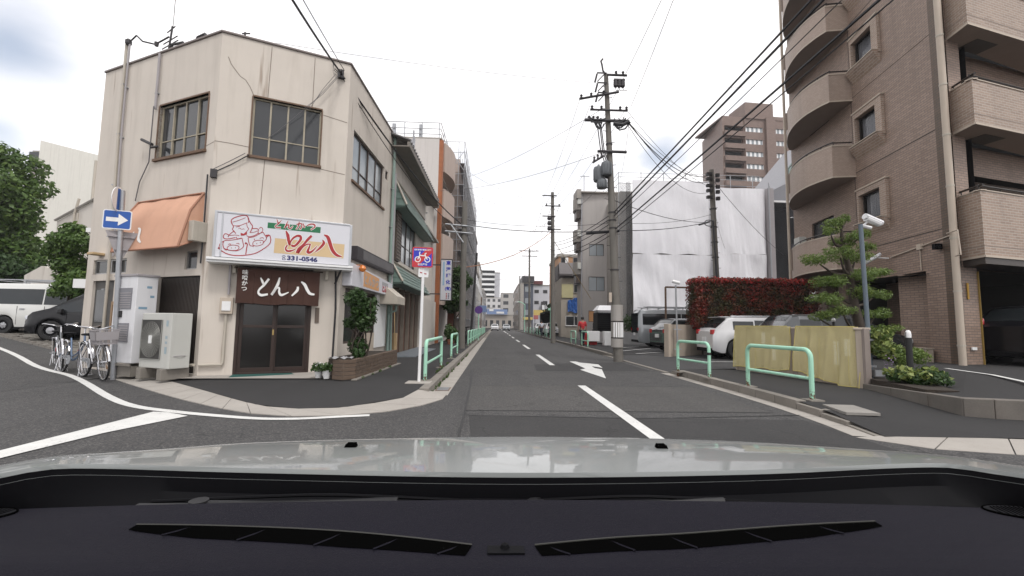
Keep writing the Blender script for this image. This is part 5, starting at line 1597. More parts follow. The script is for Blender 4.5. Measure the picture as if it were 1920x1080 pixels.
# main roof with soffit boards
m = MB()
m.mesh([HF(-.35, .6, 7.4), HF(7.1, .6, 7.4), HF(7.1, -2.6, 8.5), HF(-.35, -2.6, 8.5)], [(0, 1, 2, 3)])
mr = m.build('roof', M['rooftile'], h2)
for k in range(26):
    a = -.3 + k * .285
    m = MB(); m.tube([HF(a, .66, 7.42), HF(a, -2.55, 8.53)], .055, 6); m.build('roof_tile', M['rooftile'], mr)
m = MB()
for k in range(12): m.fbox(HF, -.35 + k * .62, .262 + k * .62, .0, .56, 7.2, 7.24)
m.fbox(HF, -.35, 7.1, .56, .64, 7.2, 7.37); m.build('soffit', mat('soffit_boards', (.20, .18, .16), .8, var=.2), h2)
m = MB(); m.tube([HF(-.1, .1, 7.2), HF(-.1, .1, 5.6)], .04, 6); m.tube([HF(.12, .1, 6.2), HF(.12, .1, 3.0), HF(.12, .15, .2)], .045, 8); m.build('drainpipe', M['pipegreen'], h2, sm=True)
an = thing('roof_aerials', 'cluster of grey aerial masts standing on the tiled roof behind the corner building', 'aerial', (-4, 16.5, 8))
m = MB()
for s, o, z in ((2.0, .3, 8.6), (2.35, .2, 9.0), (2.7, .15, 8.9), (1.6, .3, 8.3)): m.tube([HF(s, o, 7.4), HF(s + .05, o, z)], .035, 6)
m.tube([HF(2.35, .2, 8.5), HF(2.7, .15, 8.6)], .025, 6); m.tube([HF(1.95, .3, 8.2), HF(2.2, .3, 8.5)], .03, 6); m.build('mast', M['insul'], an)
st = thing('ramp_steps', 'grey steel ramp plates laid at the doors of the tiled house', 'ramp', (-3.2, 16, .13))
m = MB(); m.mesh([(-3.55, 15.2, .22), (-2.75, 15.5, .15), (-2.72, 20.5, .15), (-3.55, 20.5, .22), (-3.55, 15.2, .13), (-2.75, 15.5, .13), (-2.72, 20.5, .13), (-3.55, 20.5, .13)], [(0, 1, 2, 3), (0, 4, 5, 1), (1, 5, 6, 2)])
m.build('ramp_plate', mat('steel_plate', (.16, .18, .2), .5, .3, var=.3, vs=5), st)
br = thing('timber_offcuts', 'broom and timber boards leaning in the doorway of the tiled house', 'timber', (-3.5, 15.3, .13))
m = MB(); m.tube([(-3.4, 15.15, .15), (-3.5, 15.35, 1.75)], .016, 6); m.build('broom_handle', mat('broom_wood', (.4, .28, .15), .7), br)
m = MB(); m.box(-3.52, -3.4, 15.3, 15.5, .13, .95); m.build('board', mat('broom_wood', (.4, .28, .15), .7), br)

# white building with rust orange column and bowed balconies
wb = thing('balcony_building', 'tall pale building with rust orange corner column and pink bowed balconies', 'building', (-5, 28, 0))
m = MB(); BF = frame((-9.5, 27), (-3.75, 27)); BS = frame((-3.68, 27), (-3.55, 33.0))
m.poly([BF(0, 0, 0), BF(BF.len, 0, 0), BF(BF.len, 0, 12.95), BF(0, 0, 12.95)]); m.poly([(-9.5, 33, 0), (-9.5, 27, 0), (-9.5, 27, 12.95), (-9.5, 33, 12.95)])
wall_holes(m, BS, .5, BS.len, 0, 12.95, [(.9, 5.4, z, z + 1.75) for z in (3.3, 6.2, 9.1)] + [(.9, 5.4, .1, 2.6)], .9)
m.build('wall', mat('pale_side_wall', (.56, .53, .51), .85, var=.05, vs=1, streak=.2), wb)
m = MB(); m.poly([BS(.6, -.9, 0), BS(5.9, -.9, 0), BS(5.9, -.9, 12.5), BS(.6, -.9, 12.5)]); m.build('recess', M['dark'], wb)
m = MB(); m.box(-9.5, -3.6, 27, 33, 12.95, 13.05); m.build('roof', M['conc_l'], wb)
m = MB(); m.fbox(BS, .0, .34, -.1, .18, 0, 12.9); m.build('corner_column', M['orangepipe'], wb)
m = MB(); m.fbox(BS, .34, .5, -.1, .1, 0, 12.9); m.build('trim_strip', M['trimc'], wb)
for zb_, zt_ in ((2.5, 4.1), (5.2, 7.0), (8.1, 9.9), (11.0, 12.9)):
    ring_ = [BS(.5, 0, 0)] + [BS(.5 + 4.8 * t, .62 * math.sin(PI * min(1, .12 + .88 * t)) + .02, 0) for t in np.linspace(0, 1, 12)] + [BS(5.4, 0, 0)]
    m = MB(); m.prism([(p[0], p[1]) for p in ring_][::-1], zb_, zt_); m.build('balcony', M['pinkwall'], wb)
m = MB()
for x in np.arange(-9.3, -3.6, 1.1): m.tube([(x, 27.2, 13), (x, 27.2, 14.1)], .03, 5)
for z in (13.35, 13.7, 14.1): m.tube([(-9.4, 27.2, z), (-3.7, 27.2, z)], .025, 5); m.tube([(-3.7, 27.2, z), (-3.6, 32.5, z)], .025, 5)
for y in (28.5, 30, 31.5): m.tube([(-3.66, y, 13), (-3.66, y, 14.1)], .03, 5)
for x in (-6.8, -5.1): m.box(x, x + .22, 27.25, 27.4, 13.05, 14.0)
m.build('roof_railing', M['metal'], wb)
bg = thing('pale_house', 'small pale house with balcony railing standing behind the green tiled roofs', 'house', (-5, 23, 0))
m = MB(); m.box(-8.5, -3.9, 22.2, 26.6, 0, 8.4); m.build('wall', M['stucco2'], bg)
m = MB(); m.box(-8.6, -3.6, 22.0, 26.7, 8.4, 8.55); m.box(-4.5, -3.55, 22.1, 26.6, 6.2, 6.3); m.build('roof_slab', M['conc_l'], bg)
m = MB()
for x in np.arange(-4.5, -3.6, .1): m.box(x, x + .04, 22.1, 22.14, 6.3, 6.9)
m.box(-4.55, -3.55, 22.09, 22.15, 6.9, 6.96); m.box(-4.6, -4.0, 22.0, 22.19, 7.0, 8.2); m.build('balcony_rail', M['white'], bg)
m = MB(); m.box(-3.9, -3.62, 22.2, 26.6, .0, 2.6); m.build('front_wall', M['stucco2'], bg)
ps = thing('election_posters', 'two torn posters with red photographs pasted on the pale side wall', 'posters', (-4, 26.9, 1.5))
for z in (1.95, 1.35):
    m = MB(); m.fbox(BF, 4.85, 5.5, .0, .02, z, z + .5); p_ = m.build('poster', M['white'], ps)
    m = MB(); m.fbox(BF, 4.9, 5.12, .02, .024, z + .08, z + .4); m.fbox(BF, 5.2, 5.42, .02, .024, z + .1, z + .38); m.build('photo_area', mat('poster_maroon', (.12, .02, .05), .5), p_)
m = MB(); m.tube([BF(4.4, .1, .95), BF(5.75, .1, .95)], .03, 6); m.build('wall_rail', M['trimc'], wb)

vs_ = thing('vertical_sign', 'tall white vertical sign box with blue characters projecting over the left pavement', 'sign', (-2.75, 24, 2.6))
VF = frame((-3.03, 24), (-2.45, 24))
m = MB(); m.fbox(VF, 0, .58, -.14, 0, 2.6, 4.82); m.build('sign_box', M['signw'], vs_, bev=.01)
m = MB(); m.fbox(VF, -.02, .0, -.15, .015, 2.57, 4.85); m.fbox(VF, .58, .62, -.15, .015, 2.57, 4.85); m.fbox(VF, 0, .58, -.15, .015, 4.82, 4.86); m.fbox(VF, 0, .58, -.15, .015, 2.56, 2.6); m.fbox(VF, -.6, 0, -.1, -.06, 4.5, 4.56); m.fbox(VF, -.6, 0, -.1, -.06, 2.9, 2.96); m.build('sign_frame', M['fixture'], vs_)
for i, ch in enumerate(['東', '洋', '理', '化', '(有)']):
    text_mesh(ch, .25 if i < 4 else .2, M['ink_navy'] if False else M['bluec'], 'lettering', vs_, VF, .40, 4.62 - i * .35, .003, offset=.01, extrude=.0005)
m = MB(); m.fbox(VF, .1, .2, 0, .004, 3.4, 4.7); m.build('blue_strip', mat('pale_blue_ink', (.3, .45, .6), .5), vs_)
m = MB()
for i in range(4): m.fbox(VF, .3, .37, 0, .004, 2.68 + i * .08, 2.73 + i * .08)
m.build('red_print', M['ink_red'], vs_)
m = MB()
for i in range(4): m.fbox(VF, .42, .49, 0, .004, 2.68 + i * .08, 2.73 + i * .08)
m.build('navy_print', M['ink_navy'], vs_)

# scaffolded building in dark netting
sf = thing('scaffolded_building', 'tall building wrapped in dark scaffold netting with steel tubes on the left side', 'building', (-4, 40, 0))
m = MB(); m.box(-8.5, -3.2, 35.6, 57, 0, 15.0); m.build('wall', M['pinkwall'], sf)
m = MB(); m.poly([(-3.95, 35, 0), (-2.75, 35, 0), (-2.75, 35, 13.7), (-3.95, 35, 13.7)]); m.poly([(-8.5, 35, 0), (-3.95, 35, 0), (-3.95, 35, 13.7), (-8.5, 35, 13.7)]); m.build('dark_net', M['scaffnet'], sf)
m = MB(); rows = []
for i in range(15):
    y = 35 + 22 * i / 14; rows.append([(-2.72 + .05 * math.sin(i * 2.1 + j), y, 15.6 * j / 8) for j in range(9)])
m.grid(rows); m.build('grey_net', M['scaffnetg'], sf)
m = MB()
for y in np.arange(35, 57.5, 1.8):
    for x in (-2.78, -3.25): m.tube([(x, y, 0), (x, y, 16.2)], .025, 5)
for x in (-3.9, -5, -6.1, -7.2, -8.3): m.tube([(x, 34.95, 0), (x, 34.95, 16)], .025, 5)
for z in np.arange(1.8, 16.3, .9):
    m.tube([(-8.5, 34.93, z), (-2.7, 34.93, z)], .022, 5); m.tube([(-2.76, 35, z), (-2.76, 57, z)], .022, 5)
m.tube([(-3.9, 34.9, 13.8), (-2.8, 34.9, 15.4)], .022, 5); m.tube([(-2.8, 34.9, 13.8), (-3.9, 34.9, 15.4)], .022, 5)
m.build('scaffold_tube', M['metal'], sf)
m = MB()
for z in np.arange(1.8, 15.4, 1.8): m.box(-3.2, -2.8, 35, 57, z, z + .04)
m.build('walk_board', M['conduit'], sf)

# tree by the vertical sign
tr = thing('street_tree', 'dark green tree growing beside the vertical white sign', 'tree', (-2.9, 28, 0))
limbs('trunk', tr, [([(-2.7, 29, 0), (-2.65, 29, 1.6), (-2.7, 29, 3.6)], [.13, .1, .05])] + [([(-2.68, 29, 1.6 + k * .35), (-2.68 + .5 * math.cos(k * 2), 29 + .5 * math.sin(k * 2), 2.3 + k * .45)], [.05, .02]) for k in range(6)])
c, r = clumps((-2.55, 29, 3.4), (.65, 1.2, 1.9), 22, .4, seed=8)
leaves('crown', tr, c, r, 6500, .1, LM['deep'])
hd_ = thing('potted_plants', 'clump of low green plants in front of the dark scaffolding', 'plants', (-2.6, 27, .13))
leaves('leaves', hd_, [(-2.6, 26.4, .7), (-2.45, 27.4, .6), (-2.7, 25.6, .9)], [(.3, .5, .45), (.3, .4, .4), (.25, .3, .4)], 1500, .08, LM['mid'])
m = MB()
for y in (25.6, 26.5, 27.3): m.lathe([(.14, .13), (.18, .42), (.16, .42)], (-2.6, y, 0), n=12)
m.build('pots', mat('terracotta', (.25, .1, .06), .8), hd_)
rd_ = thing('rust_gate', 'rust red door panel under the vertical sign', 'door', (-3.2, 25, 0))
m = MB(); m.box(-3.3, -2.75, 30.2, 30.3, .13, 3.0); m.build('panel', mat('rust_red_panel', (.16, .045, .025), .7, var=.25), rd_)
# ------------------------------------------------------------------ the tiled apartment block on the right
KX, KY = 12.748, 11.621
UA = Vector((math.sin(R(10.5)), math.cos(R(10.5)))); NA = Vector((-UA.y, UA.x))
def F1(s, o, z): return (KX + UA.x * s + NA.x * o, KY + UA.y * s + NA.y * o, z)
F1.u = UA; F1.n = NA; F1.len = 20
QX, QY = 12.93, 11.62; E2 = Vector((.97, .242)).normalized(); N2 = Vector((E2.y, -E2.x))
def F2(s, o, z): return (QX + E2.x * s + N2.x * o, QY + E2.y * s + N2.y * o, z)
F2.u = E2; F2.n = N2; F2.len = 14
ap = thing('tiled_apartment_block', 'large brown tiled apartment block with bowed balconies filling the right edge', 'building', (16, 14, .4))
JZ = [4.25, 7.2, 10.15, 13.1, 16.05]
wins = [(2.70, 3.84, 2.95 * k + 5.15, 2.95 * k + 6.25) for k in range(5)]
m = MB()
bw = [(5.6, 7.3, 2.95 * k + 4.1, 2.95 * k + 6.0) for k in range(5)]
wall_holes(m, F1, .34, 8.9, 3.11, 22, wins + bw, .13)
m.poly([F1(0, 0, .3), F1(.34, 0, .3), F1(.34, 0, 22), F1(0, 0, 22)]); m.poly([F1(.34, 0, .3), F1(1.04, 0, .3), F1(1.04, 0, 3.11), F1(.34, 0, 3.11)])
m.poly([F1(1.04, 0, .3), F1(1.04, -.9, .3), F1(1.04, -.9, 3.11), F1(1.04, 0, 3.11)])
m.poly([F1(1.04, -.9, .3), F1(8.9, -.9, .3), F1(8.9, -.9, 3.11), F1(1.04, -.9, 3.11)])
m.poly([F1(8.9, 0, 3.11), F1(8.9, -14, 3.11), F1(8.9, -14, 22), F1(8.9, 0, 22)]); m.poly([F1(8.9, -.9, 0), F1(8.9, -14, 0), F1(8.9, -14, 3.2), F1(8.9, -.9, 3.2)])
for s in (5.2, 6.6): m.fbox(F1, s, s + .5, -.6, -.1, .3, 3.11)
for k in range(6):
    m.poly([F2(.3, -.5, 3.11 + 2.95 * k), F2(14, -.5, 3.11 + 2.95 * k), F2(14, -.5, 3.11 + 2.95 * k + .9), F2(.3, -.5, 3.11 + 2.95 * k + .9)])
m.poly([F2(0, 0, 3.1), F2(.55, 0, 3.1), F2(.55, 0, 22), F2(0, 0, 22)]); m.poly([F2(.55, 0, 3.1), F2(.55, -1.4, 3.1), F2(.55, -1.4, 22), F2(.55, 0, 22)])
m.poly([F2(0, -.02, .3), F2(.66, -.02, .3), F2(.66, -.02, 3.12), F2(0, -.02, 3.12)]); m.poly([F2(.66, -.02, .3), F2(.66, -2, .3), F2(.66, -2, 3.12), F2(.66, -.02, 3.12)])
m.build('wall', M['tile'], ap)
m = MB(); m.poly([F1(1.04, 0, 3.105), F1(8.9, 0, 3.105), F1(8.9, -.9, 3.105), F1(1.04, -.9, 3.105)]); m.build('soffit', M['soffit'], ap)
m = MB()
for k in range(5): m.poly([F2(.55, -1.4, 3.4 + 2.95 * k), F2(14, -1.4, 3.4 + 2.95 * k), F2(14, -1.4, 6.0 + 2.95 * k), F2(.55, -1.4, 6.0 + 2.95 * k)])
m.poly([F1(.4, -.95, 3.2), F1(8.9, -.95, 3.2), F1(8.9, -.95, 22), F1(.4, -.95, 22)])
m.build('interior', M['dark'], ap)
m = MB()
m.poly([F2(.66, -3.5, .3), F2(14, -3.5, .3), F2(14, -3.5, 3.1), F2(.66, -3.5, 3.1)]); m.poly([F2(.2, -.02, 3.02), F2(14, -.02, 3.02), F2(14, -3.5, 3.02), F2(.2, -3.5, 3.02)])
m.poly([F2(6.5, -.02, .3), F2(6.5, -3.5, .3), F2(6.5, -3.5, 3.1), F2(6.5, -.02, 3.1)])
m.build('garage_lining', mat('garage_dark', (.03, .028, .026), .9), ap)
# joints across the tiles and the vertical joint
m = MB()
for z in JZ:
    m.fbox(F1, .34, 4.13, -.01, .004, z - .012, z + .012)
m.fbox(F1, 4.12, 4.15, -.01, .004, 3.11, 22); m.build('joint', mat('joint_dark', (.05, .04, .035), .9), ap)
# dark recessed strip and the big drainpipe at the corner
m = MB(); m.fbox(F1, .0, .33, .0, .012, .3, 22); m.build('corner_strip', mat_tile('strip_tile', (.15, .10, .07), (.12, .085, .06), (.07, .06, .05), .235, .075, .008), ap)
m = MB(); m.tube([F1(-.16, .1, .38), F1(-.14, .1, 22)], .085, 12); dp = m.build('drainpipe', M['trimc'], ap, sm=True)
m = MB()
for z in np.arange(.9, 20, 1.475): m.lathe([(.094, 0), (.094, .05)], F1(-.155, .1, z), n=12); 
m.build('pipe_band', M['pipe'], dp)
# windows with projecting tiled surrounds
for i, h in enumerate(wins):
    s0, s1, z0, z1 = h
    fo = window(ap, F1, s0, s1, z0, z1, M['bronze'], M['glasst'], 1, -.1, .035, curtain=M['curtain'])
    m = MB()
    m.fbox(F1, 2.37, s0, .002, .10, z0 - .1, z1 + .2); m.fbox(F1, s1, s1 + .1, .002, .10, z0 - .1, z1 + .2); m.fbox(F1, s0, s1, .002, .10, z1, z1 + .2)
    # sloping sill block
    v = [F1(a, o, z) for a in (2.40, s1 + .1) for o, z in ((0.002, z0), (.26, z0 - .02), (.24, z0 - .08), (.002, z0 - .45))]
    m.mesh(v, [(0, 1, 2, 3), (4, 7, 6, 5), (0, 4, 5, 1), (1, 5, 6, 2), (2, 6, 7, 3)])
    m.build('window_surround', M['tile2'], ap)
    m = MB(); m.fbox(F1, 2.33, s1 + .14, .0, .13, z1 + .2, z1 + .25); m.fbox(F1, s0 - .3, s1 + .08, -.05, .28, z0, z0 + .03); m.build('sill_trim', M['trimc'], ap)
for k in range(5): window(ap, F1, *bw[k], M['bronze'], M['glassd'], 2, -.1, .05)
# bowed balconies
BO = [(4.05, 0), (4.05, .80), (4.5, 1.0), (5.2, 1.17), (6.0, 1.17), (6.8, 1.02), (7.6, .75), (8.3, .42), (8.8, .1), (8.8, 0)]
BC = [tuple(p) for p in catmull([(a, b) for a, b in BO[1:9]], 4)]
for k, (zb_, zt_) in enumerate([(3.55, 4.85), (7.05, 8.3), (10.03, 11.15), (12.9, 13.95), (15.75, 16.85), (18.7, 19.8)]):
    out_ = [(4.05, 0)] + BC + [(8.8, 0)]
    m = MB(); acc = [0]
    for a, b in zip(out_, out_[1:]): acc.append(acc[-1] + math.hypot(b[0] - a[0], b[1] - a[1]))
    for i in range(len(out_) - 1):
        a, b = out_[i], out_[i + 1]
        m.poly([F1(*a, zb_), F1(*b, zb_), F1(*b, zt_), F1(*a, zt_)], [(acc[i], zb_), (acc[i + 1], zb_), (acc[i + 1], zt_), (acc[i], zt_)])
    inn = [(s, max(0, o - .14)) for s, o in out_]; inn[0] = (4.19, 0); inn[1] = (4.19, .7)
    for i in range(len(out_) - 1):
        m.poly([F1(*out_[i], zt_), F1(*out_[i + 1], zt_), F1(*inn[i + 1], zt_), F1(*inn[i], zt_)])
        m.poly([F1(*inn[i], zb_), F1(*inn[i + 1], zb_), F1(*inn[i + 1], zt_), F1(*inn[i], zt_)])
    ba = m.build('balcony', M['tilebal'], ap)
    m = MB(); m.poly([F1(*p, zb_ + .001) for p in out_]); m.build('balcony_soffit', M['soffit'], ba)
    m = MB(); band = [(s + (.0 if 0 < i < len(out_) - 1 else 0), o + .012) for i, (s, o) in enumerate(out_)]
    for i in range(1, len(out_) - 2):
        a, b = band[i], band[i + 1]
        m.poly([F1(*a, zb_), F1(*b, zb_), F1(*b, zb_ + .05), F1(*a, zb_ + .05)])
        m.poly([F1(*a, zt_ - .03), F1(*b, zt_ - .03), F1(*b, zt_ + .015), F1(*a, zt_ + .015)])
    m.fbox(F1, 4.03, 4.055, 0, .81, zb_, zb_ + .05); m.fbox(F1, 4.03, 4.055, 0, .81, zt_ - .03, zt_ + .015); m.build('balcony_trim', M['trimc'], ba, kind='stuff')
    m = MB(); m.fbox(F1, 7.15, 7.19, .86, .96, zb_ + .35, zt_); m.build('weep_slot', M['soffit'], ba)
    m = MB(); m.tube([F1(s, o - .06, zt_ + .13) for s, o in out_[1:-1]], .025, 6); m.tube([F1(4.11, .76, zt_ + .13), F1(4.11, .05, zt_ + .13)], .025, 6)
    for i in range(1, len(out_) - 1, 4): m.tube([F1(out_[i][0], out_[i][1] - .06, zt_), F1(out_[i][0], out_[i][1] - .06, zt_ + .13)], .015, 5)
    m.build('handrail', M['bronze'], ba, sm=True)
m = MB(); m.tube([F1(8.9, .25, .2), F1(8.9, .25, 20)], .06, 8); m.build('drainpipe', M['trimc'], ap, sm=True)
m = MB(); m.fbox(F1, 7.6, 8.1, .1, .4, 4.9, 5.5); m.build('balcony_unit', M['ac'], ap, bev=.01)
# angular balconies on the garage side
BP = [(13.0, 11.72), (12.87, 10.96), (12.87 + E2.x * 9, 10.96 + E2.y * 9), (13.0 + E2.x * 9 + .1, 12.3 + E2.y * 9)]
for k, (zb_, zt_) in enumerate([(3.27, 5.07), (6.9, 8.18), (9.75, 11.05), (12.7, 14.0), (15.65, 16.95)]):
    m = MB(); m.prism(BP, zb_, zt_); ba = m.build('box_balcony', M['tile2'], ap)
    Fa, Fb = frame(BP[0], BP[1]), frame(BP[1], BP[2])
    m = MB()
    for z0, z1, o in ((zb_, zb_ + .06, -.02), (zt_, zt_ + .03, -.15)):
        m = MB()
        for F in (Fa, Fb): m.fbox(F, -.01, F.len, o, .02, z0, z1)
        m.build('balcony_trim', M['trimc'], ba)
    m = MB()
    for F in (Fa, Fb): m.fbox(F, 0, F.len, -.0, .004, zb_ + .3, zb_ + .32)
    m.build('joint', M['soffit'], ba)
    if k:
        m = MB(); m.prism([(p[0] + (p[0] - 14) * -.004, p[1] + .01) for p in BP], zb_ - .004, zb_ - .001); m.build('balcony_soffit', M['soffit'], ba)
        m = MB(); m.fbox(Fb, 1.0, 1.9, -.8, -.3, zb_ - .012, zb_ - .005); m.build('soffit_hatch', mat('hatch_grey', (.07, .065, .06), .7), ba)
    m = MB()
    for F in (Fa, Fb):
        for h in (.16,): m.tube([F(.05, -.08, zt_ + h), F(F.len, -.08, zt_ + h)], .03, 6)
        for s in np.arange(.1, F.len, .9): m.tube([F(s, -.08, zt_), F(s, -.08, zt_ + .16)], .015, 5)
    m.build('handrail', M['bronze'], ba)
m = MB(); m.prism([(p[0] + .02, p[1] + .02) for p in BP], 3.1, 3.27); m.build('garage_lintel', mat('lintel_dark', (.05, .04, .035), .5), ap)
m = MB(); m.fbox(F2, 1.6, 1.85, .745, .76, 3.6, 3.85); bp_ = m.build('blue_plate', M['blue'], ap)
m = MB()
for k in range(3): m.fbox(F2, 1.63, 1.82, .76, .764, 3.64 + k * .07, 3.67 + k * .07)
m.build('plate_marks', M['ink_white'], bp_)
m = MB(); m.fbox(F2, .15, .22, 0, .015, 2.2, 2.65); m.build('amber_strip', mat('amber_paint', (.45, .25, .02), .6), ap)
m = MB(); m.fbox(F2, .15, .35, 0, .03, .8, .88); m.build('outlet_plate', M['white'], ap)
m = MB(); m.fbox(F2, .655, .67, -.03, .02, .4, 3.0); m.build('yellow_edge', mat('worn_yellow', (.3, .2, .05), .7), ap)
m = MB(); m.fbox(F1, .8, 2.6, .1, .28, .35, .78); m.fbox(F1, .78, 2.62, .08, .3, .78, .81); m.build('low_wall', M['wallbeige'], ap, bev=.01)
# conduits and cameras on the face
m = MB(); m.tube([F1(2.45, .03, 3.74), F1(-.05, .03, 4.0)], .018, 6); m.tube([F1(1.17, .03, 3.87), F1(1.17, .03, 3.14)], .014, 6)
m.tube([F1(-.1, .22, 4.02), F1(-.55, .3, 4.02), F1(-.6, .3, 3.35), F1(-.3, .2, 3.35)], .018, 6); m.build('conduit', M['trimc'], ap, sm=True)
m = MB(); m.fbox(F1, 1.08, 1.26, 0, .07, 3.78, 3.95); m.build('conduit_box', M['trimc'], ap)
m = MB(); m.fbox(F1, .35, .48, .02, .2, 3.66, 3.82); m.tube([F1(.4, .1, 3.74), F1(.1, .3, 3.7)], .05, 8); m.build('dark_camera', M['plastic'], ap)


def cctv(label, base, p0, p1, r=.075, loc=None):
    t = thing('security_camera', label, 'security camera', p0, group='security cameras near the apartment block')
    m = MB(); m.tube([p0, p1], r, 10); m.build('housing', M['white'], t, sm=True)
    a, b = Vector(p0), Vector(p1); d = (b - a).normalized()
    m = MB(); m.tube([b, b + d * .01], r * .8, 10); m.build('lens_plate', M['plastic'], t)
    up = Vector((0, 0, r * 1.05)); m = MB(); m.tube([a - d * .03 + up * .5, b + d * .06 + up * .5], r * 1.0, 8); m.build('sunshield', M['whitec'], t, sm=True)
    m = MB(); m.tube([a.lerp(b, .3), Vector(base)], .02, 6); m.build('bracket', M['white'], t)
cctv('white bullet camera on the tiled wall aimed down beside the conduit', F1(2.5, .05, 3.72), F1(2.6, .25, 3.85), F1(2.95, .5, 3.62), .05)

# ------------------------------------------------------------------ pine, bed, bollard, camera pole, net fence
pt = thing('cloud_pine', 'pruned garden pine with layered green pads in front of the tiled wall', 'tree', (8.68, 10.2, .4))
tk = [(8.68, 10.2, .35), (8.74, 10.2, 1.2), (8.6, 10.2, 1.9), (8.55, 10.2, 2.6), (8.35, 10.15, 3.3), (8.3, 10.1, 3.8)]
pads = [(8.15, 10.1, 3.85, .28, .17), (8.6, 10.0, 3.55, .3, .15), (8.3, 10.2, 3.4, .3, .14), (7.72, 10.1, 2.95, .38, .17), (8.15, 10.0, 3.1, .35, .16), (8.75, 10.3, 3.05, .38, .16), (9.25, 10.2, 2.72, .42, .14), (8.05, 10.2, 2.45, .48, .17), (8.65, 10.0, 2.55, .35, .15), (7.8, 10.1, 2.0, .38, .16),
        (8.6, 10.1, 2.2, .32, .15), (9.15, 10.3, 2.15, .38, .14), (7.75, 10.2, 1.62, .42, .15), (8.15, 10.0, 1.75, .3, .14), (9.0, 10.1, 1.7, .35, .14), (9.1, 10.0, 1.3, .38, .13), (8.0, 10.1, 1.2, .4, .15), (8.95, 10.2, 3.3, .22, .12), (8.5, 10.2, 4.02, .14, .1), (7.95, 10.0, 3.6, .2, .12)]
paths = [(tk, [.13, .12, .10, .08, .05, .025])]
for x, y, z, r, h in pads:
    j = min(range(1, 6), key=lambda i: abs(tk[i][2] - z + .25)); b = tk[j]
    paths.append(([b, ((b[0] + x) / 2, (b[1] + y) / 2 + .05, (b[2] + z) / 2 - .12), (x, y, z - h * .6)], [.045, .03, .015]))
limbs('trunk', pt, paths)
cc, rr = [], []
for x, y, z, r, h in pads:
    r *= .92; h *= .95
    for q in range(6):
        a = random.uniform(0, 2 * PI); d = random.uniform(.2, .8) * r
        cc.append((x + d * math.cos(a), y + d * math.sin(a), z + random.uniform(-.04, .06))); rr.append((r * .5, r * .5, h * random.uniform(.6, 1.0)))
leaves('crown', pt, cc, rr, 17000, .017, LM['pine'], elong=4.5)

bed = thing('flower_bed', 'bed of trimmed azalea, variegated leaves and small flowers beside the net fence', 'plants', (7.7, 8.3, .4))
leaves('azalea_mound', bed, *clumps((8.2, 8.6, .80), (.38, .3, .14), 12, .17, .8, 4), 3600, .03, LM['pine'], elong=1.3)
leaves('variegated_shrub', bed, *clumps((7.72, 8.55, 1.05), (.22, .2, .25), 9, .12, 1., 6), 620, .055, LM['pale'])
leaves('variegated_cover', bed, *clumps((7.75, 7.9, .5), (.4, .35, .1), 12, .13, .7, 7), 900, .055, LM['pale'])
leaves('green_cover', bed, *clumps((7.85, 7.75, .46), (.5, .5, .08), 14, .13, .6, 9), 2000, .04, LM['deep'])
leaves('small_flowers', bed, [(7.55, 8.2, .72), (7.62, 8.3, .6)], [(.12, .1, .14), (.1, .1, .1)], 34, .026, mat('flower_lilac', (.3, .2, .36), .6), elong=1)
m = MB(); m.prism([(7.45, 8.5), (7.12, 7.1), (7.55, 6.95), (8.3, 8.3), (7.8, 9.1)], .15, .33); m.build('soil', M['soil'], bed)
bo = thing('bollard_light', 'black garden bollard light with white domed head at the garage drive', 'bollard light', (7.81, 8.05, .4))
m = MB(); m.tube([(7.81, 8.05, .38), (7.81, 8.05, 1.15)], .052, 12); m.build('post', M['black'], bo, sm=True)
m = MB(); m.lathe([(.045, 0), (.047, .08), (.04, .13), (.02, .155), (0, .16)], (7.81, 8.05, 1.15), n=14); m.build('lamp_head', M['white'], bo, sm=True)
m = MB(); m.lathe([(.053, 0), (.053, .02)], (7.81, 8.05, 1.145), n=12)
for a in (0, PI): m.tube([(7.81 + .05 * math.cos(a), 8.05 + .05 * math.sin(a), 1.15), (7.81 + .045 * math.cos(a), 8.05 + .045 * math.sin(a), 1.26), (7.81, 8.05, 1.315)], .007, 5)
m.build('cage', M['black'], bo)
g2_ = thing('globe_lamp', 'small white globe lamp showing just above the net fence by the pine trunk', 'lamp', (8.75, 10.9, .4))
m = MB(); m.tube([(8.62, 10.9, .38), (8.62, 10.9, 1.5)], .03, 8); m.build('post', M['black'], g2_); m = MB(); m.lathe([(0, 0), (.04, .01), (.05, .05), (.03, .09), (0, .1)], (8.62, 10.9, 1.5), n=10); m.build('globe', M['white'], g2_, sm=True)
cp = thing('camera_pole', 'slim grey blue pole carrying a camera beside the right end of the net fence', 'pole', (7.65, 8.75, .2))
m = MB(); m.tube([(7.66, 8.75, .2), (7.60, 8.75, 3.5)], .042, 10); m.build('post', mat('pole_blue_grey', (.12, .15, .18), .5, .4), cp, sm=True)
m = MB(); m.box(7.55, 7.72, 8.68, 8.76, 1.08, 1.12); m.box(7.55, 7.72, 8.68, 8.76, .55, .59); m.box(7.62, 7.8, 8.6, 8.8, .38, .5); m.build('clamp', M['metal'], cp)
cctv('white bullet camera on top of the slim pole in front of the pine', (7.62, 8.75, 3.45), (7.68, 8.7, 3.62), (8.0, 8.75, 3.52), .065)
m = MB(); m.tube([(7.62, 8.75, 3.48), (7.8, 8.72, 3.42)], .035, 6); m.build('camera_arm', M['white'], cp)

